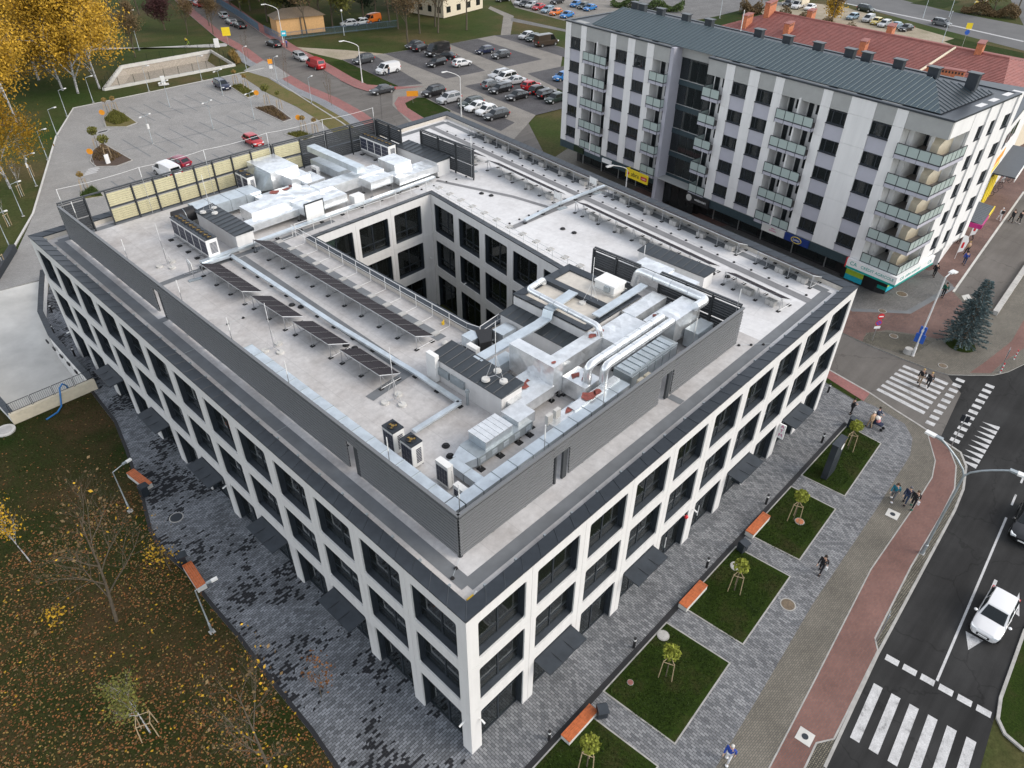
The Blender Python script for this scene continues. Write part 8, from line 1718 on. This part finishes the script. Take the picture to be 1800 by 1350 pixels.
for i, (px, w_) in enumerate((((12.21, 100.51), 'nearest the camera lamp'), ((8.93, 94.54), 'second from the camera lamp'), ((4.77, 86.23), 'third from the camera lamp'), ((0.78, 75.31), 'closest to the garage ramp'))):
    tree('sapling', 'thin staked sapling on the grass edge, %s' % w_, px[0], px[1], 4.2, 'birch_bark', 'leaf_dull', 120, 0.09, 160+i, 2, 0.4, (9, 4), 0.05, 0.8, 0.4, 0, 0.25, 'saplings on the car park grass edge')
    tag(MB().tube([(-0.3, 0, 0), (-0.3, 0, 1.6)], 0.04, 'wood_post', 6).tube([(0.3, 0, 0), (0.3, 0, 1.6)], 0.04, 'wood_post', 6).tube([(-0.4, 0, 1.5), (0.4, 0, 1.5)], 0.035, 'wood_post', 6).build('tree_stake', None, (px[0], px[1], -0.1), 0.5), 'pair of wooden stakes holding the grass edge sapling, %s' % w_, 'stake frame')
# low planting: grasses in beds, hedges
def tufts(name, label, ring, n, h, mat, seed, z=0.05, cat='plants'):
    rn = random.Random(seed); xs_ = [p[0] for p in ring]; ys_ = [p[1] for p in ring]; mb = MB(); cnt = 0; k = len(ring)
    def inside(x, y):
        c = False; j = k-1
        for i in range(k):
            if (ring[i][1] > y) != (ring[j][1] > y) and x < (ring[j][0]-ring[i][0])*(y-ring[i][1])/(ring[j][1]-ring[i][1])+ring[i][0]: c = not c
            j = i
        return c
    while cnt < n:
        x = rn.uniform(min(xs_), max(xs_)); y = rn.uniform(min(ys_), max(ys_))
        if not inside(x, y): continue
        cnt += 1; hh = h*rn.uniform(0.5, 1.2); a = rn.uniform(0, 6.28); w_ = 0.05+0.04*hh; dx, dy = math.cos(a)*w_, math.sin(a)*w_; lx, ly = rn.gauss(0, 0.3*hh), rn.gauss(0, 0.3*hh)
        mb.face([(x-dx, y-dy, z), (x+dx, y+dy, z), (x+lx+dx*0.3, y+ly+dy*0.3, z+hh)], mat)
    o = mb.build(name); stuff(o); o['label'] = label; o['category'] = cat; return o
tufts('bed_grasses', 'straw coloured grasses in the rear left bed of the pale car park', ccw([(28.90, 117.16), (31.91, 120.80), (32.23, 117.97), (31.65, 114.05), (29.33, 113.59)]), 1500, 0.55, 'leaf_olive', 1); tufts('bed_grasses', 'low shrubs in the rear right bed of the pale car park', ccw([(53.42, 120.21), (55.18, 120.03), (53.99, 113.21), (52.31, 112.47)]), 900, 0.45, 'leaf_olive', 2); tufts('bed_grasses', 'low shrubs in the front right bed of the pale car park', ccw([(46.39, 90.71), (48.57, 90.05), (48.65, 87.02), (46.84, 86.64)]), 700, 0.4, 'leaf_olive', 3)
tufts('bed_grasses', 'dry stems in the front left mulch bed', ccw([(20.28, 100.57), (21.99, 104.02), (23.99, 106.07), (24.20, 99.55), (21.90, 98.03)]), 700, 0.35, 'leaf_dull', 4, cat='plants'); tufts('bed_grasses', 'dry stems in the middle right mulch bed', ccw([(49.83, 105.81), (52.27, 104.74), (50.71, 97.33), (49.55, 96.86)]), 700, 0.35, 'leaf_dull', 5); tufts('bed_grasses', 'green shrub in the corner bed behind the screen', ccw([(14.21, 89.01), (16.38, 90.80), (16.19, 87.03)]), 700, 0.5, 'leaf_green', 6)
tufts('tall_grass', 'dry tall grass beside the basin rim', ccw([(64.39, 141.14), (66.19, 142.02), (63.23, 134.08), (61.69, 133.15)]), 900, 0.9, 'leaf_straw', 7)
def hedge(label, a, b, w, h, mat, n, seed):
    rn = random.Random(seed); a = Vector(a); b = Vector(b); mb = MB(); u = (b-a); sd_ = Vector((-u.y, u.x)).normalized()
    t = thing('hedge', label, 'hedge', (a.x, a.y, -0.1)); L_ = u.length
    for _ in range(n):
        q = rn.random(); s = rn.uniform(-1, 1); z = h*rn.random()**0.6*(1-0.35*abs(s))*(0.8+0.4*math.sin(q*L_*0.9+seed)); p = u*q+sd_*s*w/2; P = Vector((p.x, p.y, z)); d_ = Vector((rn.uniform(-1, 1), rn.uniform(-1, 1), rn.uniform(-1, 1))).normalized(); v = d_.orthogonal().normalized(); mb.face([P-d_*0.25, P+v*0.15, P+d_*0.25, P-v*0.15], mat)
    mb.build('foliage', t); MB().box(0, 0.01, 0, 0.01, 0, 0.5, 'trunk_brown').build('stem', t)
hedge('dark brown hedge behind the red tiled roof', (180.78, 76.63), (173.35, 53.86), 3.0, 3.2, 'leaf_dull', 5000, 1); hedge('rounded brown shrubs beside the far lawn', (181.11, 87.61), (185.71, 85.21), 4.0, 3.5, 'leaf_dull', 2200, 2); hedge('green shrubs beyond the far parked cars', (164.30, 117.59), (172.09, 100.06), 4.0, 2.5, 'leaf_green', 4000, 3); hedge('brown shrubs beyond the far street', (227.02, 48.18), (228.80, 34.78), 5, 3.0, 'leaf_dull', 3500, 4)
# fallen leaves and grass on the near lawn
rn = random.Random(200)
def on_lawn(x, y):
    e = [( -5.3, 4.5), (-5.0, 12), (-4.85, 19), (-5.05, 25.3), (-4.0, 30.3), (-2.5, 36.6), (-1.6, 40.7), (-1.4, 46)]
    if y < 4.5: lim = -5.35
    else:
        lim = -1.4
        for i in range(len(e)-1):
            if e[i][1] <= y <= e[i+1][1]: lim = e[i][0]+(e[i+1][0]-e[i][0])*(y-e[i][1])/(e[i+1][1]-e[i][1])
    return x < lim-0.15
NOISE = [(rn.uniform(-24, -4), rn.uniform(2, 40), rn.uniform(1.5, 4.5)) for _ in range(38)]
mb = MB(); n = 0; mats_ = ['leaf_brown', 'leaf_brown', 'leaf_brown', 'leaf_dull', 'leaf_straw']
while n < 26000:
    x = rn.uniform(-26, -1.4); y = rn.uniform(0, 46)
    if not on_lawn(x, y): continue
    dens = max((math.exp(-((x-a)**2+(y-b)**2)/(2*s*s)) for a, b, s in NOISE), default=0); edge = 0.25*(y < 30)
    if rn.random() > 0.12+dens*0.9+edge*0.3 or (y > 32 and rn.random() < 0.75): continue
    n += 1; a = rn.uniform(0, 6.28); s = rn.uniform(0.045, 0.095); c_, d_ = math.cos(a)*s, math.sin(a)*s; k = rn.uniform(0.4, 0.8); tl_ = rn.uniform(-0.03, 0.04); z = 0.02+rn.random()*0.03
    mb.face([(x-c_, y-d_, z), (x+d_*k, y-c_*k, z+tl_), (x+c_, y+d_, z+0.02), (x-d_*k, y+c_*k, z+abs(tl_)*0.5)], mats_[n % 5])
o = stuff(mb.build('fallen_leaves')); o['label'] = 'brown fallen leaves scattered over the near lawn'; o['category'] = 'leaves'
mb = MB(); n = 0
while n < 220:
    x = rn.uniform(-22, -5); y = rn.uniform(2, 30)
    if not on_lawn(x, y): continue
    n += 1; s = rn.uniform(0.06, 0.11); a = rn.uniform(0, 6.28); c_, d_ = math.cos(a)*s, math.sin(a)*s; mb.face([(x-c_, y-d_, 0.06), (x+d_*0.7, y-c_*0.7, 0.05), (x+c_, y+d_, 0.07), (x-d_*0.7, y+c_*0.7, 0.06)], 'leaf_yellow')
o = stuff(mb.build('fallen_leaves')); o['label'] = 'bright yellow leaves dotted over the near lawn'; o['category'] = 'leaves'
def blades(name, label, test, box, n, h, z, seed, mat='grass_blade'):
    rn = random.Random(seed); mb = MB(); c = 0
    while c < n:
        x = rn.uniform(box[0], box[1]); y = rn.uniform(box[2], box[3])
        if not test(x, y): continue
        c += 1; a = rn.uniform(0, 6.28); w_ = 0.025; dx, dy = math.cos(a)*w_, math.sin(a)*w_; hh = h*rn.uniform(0.5, 1.3); lx, ly = rn.gauss(0, 0.6*hh), rn.gauss(0, 0.6*hh); mb.face([(x-dx, y-dy, z), (x+dx, y+dy, z), (x+lx, y+ly, z+hh)], mat)
    o = stuff(mb.build(name)); o['label'] = label; o['category'] = 'grass'
blades('grass', 'rough grass on the near lawn', on_lawn, (-26, -1.4, 0, 46), 42000, 0.10, 0.0, 301)
def in_quads(x, y): return any(q[0][0]+0.1 < x < q[1][0]-0.05 and max(q[2][1], q[3][1])+0.1 < y < -2.9 for q in lawn_polys[:5])
blades('grass', 'short grass on the plaza lawns', in_quads, (-4, 40, -7.5, -2.9), 24000, 0.07, 0.045, 302)

# ---------------------------------------------------------------- people
def skin_mesh(name, V, E, rad, mat, root=0, sub=1):
    me = bpy.data.meshes.new(name); me.from_pydata(V, E, []); o = bpy.data.objects.new(name, me); C.objects.link(o)
    md = o.modifiers.new('skin', 'SKIN'); md.use_smooth_shade = True
    for i, r in enumerate(rad): sv = me.skin_vertices[0].data[i]; sv.radius = (r, r) if not isinstance(r, tuple) else r; sv.use_root = (i == root)
    sd_ = o.modifiers.new('subdivision', 'SUBSURF'); sd_.levels = sub; sd_.render_levels = sub
    me.materials.append(M[mat]); return o
CLOTH = {'black': (0.012, 0.012, 0.015), 'navy': (0.015, 0.025, 0.06), 'teal': (0.01, 0.14, 0.20), 'white': (0.65, 0.65, 0.66), 'beige': (0.36, 0.24, 0.14), 'grey': (0.11, 0.11, 0.12), 'blue': (0.02, 0.06, 0.32), 'red': (0.5, 0.02, 0.02), 'jeans': (0.03, 0.05, 0.10), 'tan': (0.30, 0.22, 0.15), 'green': (0.01, 0.10, 0.07), 'brown': (0.08, 0.045, 0.025), 'blond': (0.42, 0.28, 0.12), 'dark hair': (0.02, 0.014, 0.01), 'pink': (0.55, 0.22, 0.22), 'hat': (0.6, 0.58, 0.54), 'violet': (0.16, 0.05, 0.35), 'yellow': (0.7, 0.55, 0.02)}
for k, c in CLOTH.items(): simple('cloth_'+k.replace(' ', '_'), c, 0.85, var=0.25, scale=6)
def person(label, x, y, rz, top, bottom, hair, stride=0.25, arm='swing', h=1.72, coat=False, shoes='black', z=0.01, bag=None, hood=None):
    """walking or standing figure: body, clothes, hair; faces local +x"""
    k = h/1.75; t = thing('person', label, 'person', (x, y, z), rz, None); cl = lambda c: 'cloth_'+c.replace(' ', '_'); S_ = lambda P: [(a*k, b*k, c*k) for a, b, c in P]
    s = stride
    # joints: pelvis, chest, neck, head
    fl, fr_ = (s, 0.10, 0.07), (-s, -0.10, 0.10 if s else 0.07); kl, kr = (s*0.62+0.03, 0.10, 0.50), (-s*0.25+0.05, -0.10, 0.50); hl, hr_ = (0, 0.10, 0.92), (0, -0.10, 0.92)
    if arm == 'swing': el, er = (-0.10-0.2*s, 0.25, 1.12), (0.02+0.3*s, -0.25, 1.12); wl_, wr_ = (0.05-0.6*s, 0.26, 0.86), (0.16+0.8*s, -0.24, 0.90)
    elif arm == 'push': el, er = (0.10, 0.26, 1.10), (0.10, -0.26, 1.10); wl_, wr_ = (0.38, 0.20, 1.05), (0.38, -0.20, 1.05)
    else: el, er = (0.06, 0.26, 1.10), (0.08, -0.26, 1.10); wl_, wr_ = (0.26, 0.08, 1.18), (0.26, -0.10, 1.22)
    V = [(0, 0, 0.96), (0, 0, 1.15), (0, 0, 1.38), (0.01, 0, 1.50), (0.03, 0, 1.62), (0.03, 0, 1.72), hl, kl, fl, (fl[0]+0.17, fl[1], 0.03), hr_, kr, fr_, (fr_[0]+0.16, fr_[1], fr_[2]-0.04), (0, 0.19, 1.40), el, wl_, (wl_[0]+0.07, wl_[1], wl_[2]-0.07), (0, -0.19, 1.40), er, wr_, (wr_[0]+0.07, wr_[1], wr_[2]-0.07)]
    E_ = [(0, 1), (1, 2), (2, 3), (3, 4), (4, 5), (0, 6), (6, 7), (7, 8), (8, 9), (0, 10), (10, 11), (11, 12), (12, 13), (2, 14), (14, 15), (15, 16), (16, 17), (2, 18), (18, 19), (19, 20), (20, 21)]
    rad = [0.12, 0.115, 0.13, 0.05, 0.085, 0.07, 0.075, 0.05, 0.04, 0.035, 0.075, 0.05, 0.04, 0.035, 0.06, 0.042, 0.032, 0.035, 0.06, 0.042, 0.032, 0.035]
    b = skin_mesh('body', S_(V), E_, [r*k for r in rad], 'skin'); b.parent = t
    J = [(0, 0, 0.94 if not coat else 0.72), (0, 0, 1.15), (0, 0, 1.38), (0, 0, 1.47), (0, 0.20, 1.40), el, ((el[0]+3*wl_[0])/4, (el[1]+3*wl_[1])/4, (el[2]+3*wl_[2])/4), (0, -0.20, 1.40), er, ((er[0]+3*wr_[0])/4, (er[1]+3*wr_[1])/4, (er[2]+3*wr_[2])/4)]
    j = skin_mesh('coat' if coat else 'jacket', S_(J), [(0, 1), (1, 2), (2, 3), (2, 4), (4, 5), (5, 6), (2, 7), (7, 8), (8, 9)], [x_*k for x_ in (0.19 if coat else 0.165, 0.155, 0.17, 0.07, 0.085, 0.065, 0.052, 0.085, 0.065, 0.052)], cl(top)); j.parent = t
    T_ = [(0, 0, 0.98), hl, kl, (fl[0], fl[1], fl[2]+0.06), hr_, kr, (fr_[0], fr_[1], fr_[2]+0.06)]
    q = skin_mesh('trousers', S_(T_), [(0, 1), (1, 2), (2, 3), (0, 4), (4, 5), (5, 6)], [x_*k for x_ in (0.135, 0.098, 0.072, 0.058, 0.098, 0.072, 0.058)], cl(bottom)); q.parent = t
    for f in (fl, fr_): MB().ball((f[0]*k+0.07*k, f[1]*k, f[2]*k-0.015), 0.10*k, cl(shoes), 8, 6, 0.62).build('shoe', t, smooth=60)
    hm = MB(); hm.ball((0.005*k, 0, 1.685*k), 0.105*k, cl(hair), 10, 7, 1.0); hm.build('hair' if hair not in ('hat', 'white') else 'hat', t, smooth=60)
    if hood: MB().ball((-0.06*k, 0, 1.52*k), 0.12*k, cl(top), 8, 6, 0.7).build('hood', t, smooth=60)
    if bag == 'backpack': MB().box(-0.32*k, -0.14*k, -0.15*k, 0.15*k, 1.05*k, 1.42*k, cl('black')).build('backpack', t)
    if bag == 'bag': MB().box(0.0, 0.12, 0.24*k, 0.38*k, 0.55*k, 0.85*k, cl('white')).build('shopping_bag', t)
    return t
def face(a, b): a = Vector(a); b = Vector(b); return math.atan2(b.y-a.y, b.x-a.x)
def gp(*a): return a
P = person
P('person in black hooded jacket with a white bag crossing the grey paving', *(24.41, -7.94), face((24.41, -7.94), (21.06, -7.96)), 'black', 'black', 'dark hair', 0.28, bag='bag', hood=True)
P('person in blue jacket and pale hat walking at the bottom edge', *(9.19, -9.97), face((9.19, -9.97), (6.18, -10.19)), 'blue', 'white', 'hat', 0.2, shoes='white')
P('person in teal jacket with backpack walking on the brown footway', *(34.38, -8.79), face((34.38, -8.79), (31.32, -8.90)), 'teal', 'grey', 'brown', 0.25, bag='backpack', shoes='white')
P('person in navy jacket and jeans, left of the pair on the footway', *(34.68, -9.59), face((34.68, -9.59), (31.36, -9.70)), 'navy', 'jeans', 'grey', 0.22)
P('person in black jacket, right of the pair on the footway', *(34.66, -10.13), face((34.66, -10.13), (31.52, -10.23)), 'black', 'black', 'brown', 0.25, shoes='green', bag='bag')
P('person in black with white sleeves looking at a phone near the pylon lawn', *(41.86, -2.35), R(-60), 'black', 'black', 'dark hair', 0.05, 'phone', coat=True)
P('person in long beige coat and pale hat beside the pushchair', *(41.24, -4.22), R(60), 'beige', 'tan', 'hat', 0.15, coat=True)
P('person with dark hair pushing the pushchair', *(42.15, -4.32), R(-95), 'navy', 'black', 'dark hair', 0.12, 'push')
pc = thing('pushchair', 'dark pushchair with a pink blanket near the pylon lawn', 'pushchair', (*(41.71, -4.70), 0.0), R(-95)); MB().box(-0.25, 0.35, -0.22, 0.22, 0.42, 0.55, 'cloth_navy').box(-0.32, -0.2, -0.22, 0.22, 0.5, 0.95, 'cloth_navy').build('seat', pc); MB().ball((-0.1, 0, 0.72), 0.2, 'cloth_pink').build('blanket', pc); MB().ball((-0.22, 0, 0.95), 0.24, 'cloth_hat', 10, 6, 0.7).build('hood', pc); MB().tube([(-0.3, -0.2, 0.4), (-0.75, -0.2, 1.02), (-0.75, 0.2, 1.02), (-0.3, 0.2, 0.4)], 0.018, 'frame_metal', 6).tube([(-0.4, 0, 0.2), (0.4, 0, 0.45)], 0.02, 'frame_metal', 6).build('frame', pc)
for (x, y) in ((-0.4, -0.26), (-0.4, 0.26), (0.42, -0.2), (0.42, 0.2)): MB().tube([(x, y-0.02, 0.13), (x, y+0.02, 0.13)], 0.13, 'rubber', 12).build('wheel', pc)
P('person in black top and tan trousers on the zebra crossing', *(50.37, -4.94), face((50.37, -4.94), (45.74, -5.44)), 'black', 'tan', 'blond', 0.22, z=ZR); P('person in black with pale scarf on the zebra crossing', *(50.36, -5.64), face((50.36, -5.64), (45.87, -6.11)), 'black', 'black', 'blond', 0.24, shoes='white', z=ZR, coat=True)
P('person in dark green jacket by the tall white lamp', *(67.58, -1.09), face((67.58, -1.09), (64.75, -1.15)), 'green', 'black', 'dark hair', 0.2); P('person in black coat outside the bank', *(71.34, 1.16), face((71.34, 1.16), (74.33, 1.27)), 'black', 'black', 'dark hair', 0.22, coat=True)
P('person in blue jacket near the banner by the flats', *(76.64, -0.30), face((76.64, -0.30), (79.30, 0.12)), 'blue', 'jeans', 'dark hair', 0.2); P('person in red coat in front of the magenta canopy', *(81.92, 1.97), 0.5, 'red', 'black', 'dark hair', 0.1, coat=True); P('person in beige top beside the striped banner', *(79.46, 0.35), 0.8, 'beige', 'black', 'blond', 0.15); P('person in black walking past the magenta canopy', *(84.11, 1.25), 1.0, 'black', 'black', 'brown', 0.25)
P('person all in white with a black backpack on the red pavement', *(92.24, 0.47), 0.7, 'white', 'white', 'white', 0.25, bag='backpack', shoes='white'); P('person in black, left one of the pair on the pedestrian street', *(92.78, -0.76), 0.6, 'black', 'black', 'brown', 0.3); P('person in black, right one of the pair on the pedestrian street', *(93.08, -1.53), 0.6, 'black', 'black', 'dark hair', 0.25, shoes='white')
P('person in violet top beside the bicycles', *(105.84, 3.92), 1.0, 'violet', 'white', 'dark hair', 0.1); P('person in dark clothes standing at the open side of the white van', *(78.68, 105.73), 1.6, 'black', 'jeans', 'dark hair', 0.05); P('person in blue waiting under the blue bus sign', *(76.56, 138.11), 2.0, 'blue', 'jeans', 'dark hair', 0.05)
P('person in yellow jacket riding along the park path', *(61.64, 153.84), 0.3, 'yellow', 'black', 'dark hair', 0.2, 'push', z=0.25)
def bicycle(label, x, y, rz, mat='frame_metal', group=None):
    t = thing('bicycle', label, 'bicycle', (x, y, 0.0), rz, group)
    for xx in (-0.52, 0.52): pts = [(xx+0.33*math.cos(a*0.3927), 0, 0.35+0.33*math.sin(a*0.3927)) for a in range(17)]; MB().tube(pts, 0.025, 'rubber', 5).build('wheel', t)
    MB().tube([(-0.52, 0, 0.35), (-0.15, 0, 0.85), (0.38, 0, 0.85), (-0.05, 0, 0.35), (-0.52, 0, 0.35)], 0.022, mat, 5).tube([(0.52, 0, 0.35), (0.36, 0, 0.98)], 0.022, mat, 5).tube([(-0.05, 0, 0.35), (-0.18, 0, 0.95)], 0.02, mat, 5).build('frame', t); MB().tube([(0.32, -0.26, 1.02), (0.36, 0, 0.98), (0.32, 0.26, 1.02)], 0.018, 'black', 5).build('handlebar', t); MB().ball((-0.2, 0, 0.97), 0.11, 'black', 8, 5, 0.4).build('saddle', t)
bicycle('green bicycle ridden on the park path', *(62.05, 154.14), 0.3, 'sign_lime')
for i, (px, w_) in enumerate((((99.77, 4.19), 'nearest the magenta canopy'), ((101.26, 4.05), 'second from the magenta canopy'), ((103.03, 3.92), 'third from the magenta canopy'), ((106.24, 3.52), 'fourth from the magenta canopy'), ((108.17, 3.33), 'farthest from the magenta canopy'))): bicycle('bicycle parked under the dark awning, %s' % w_, px[0], px[1], 1.9+0.2*i, group='bicycles under the awning')
def banner2(label, x, y, h, mat):
    t = thing('feather_banner', label, 'banner', (x, y, 0), R(-50)); MB().tube([(0, 0, 0), (0, 0, h)], 0.03, 'steel_white', 6).build('pole', t); mb = MB(); mb.idx([(0.02, 0, 0.8), (0.55, 0, 1.0), (0.75, 0, h*0.75), (0.5, 0, h*0.95), (0.02, 0, h), (0.02, 0.02, 0.8), (0.55, 0.02, 1.0), (0.75, 0.02, h*0.75), (0.5, 0.02, h*0.95), (0.02, 0.02, h)], [(0, 1, 2, 3, 4), (9, 8, 7, 6, 5), (0, 5, 6, 1), (1, 6, 7, 2), (2, 7, 8, 3), (3, 8, 9, 4)], mat); mb.build('flag', t)
    MB().box(0.15, 0.4, -0.012, -0.002, 1.4, h*0.7, 'sign_red').build('print', t)
banner2('white and red feather banner by the bank end of the flats', *(77.53, 0.92), 3.0, 'sign_white'); banner2('white and red feather banner under the magenta canopy', *(83.17, 1.34), 2.8, 'sign_white')

finish_text()
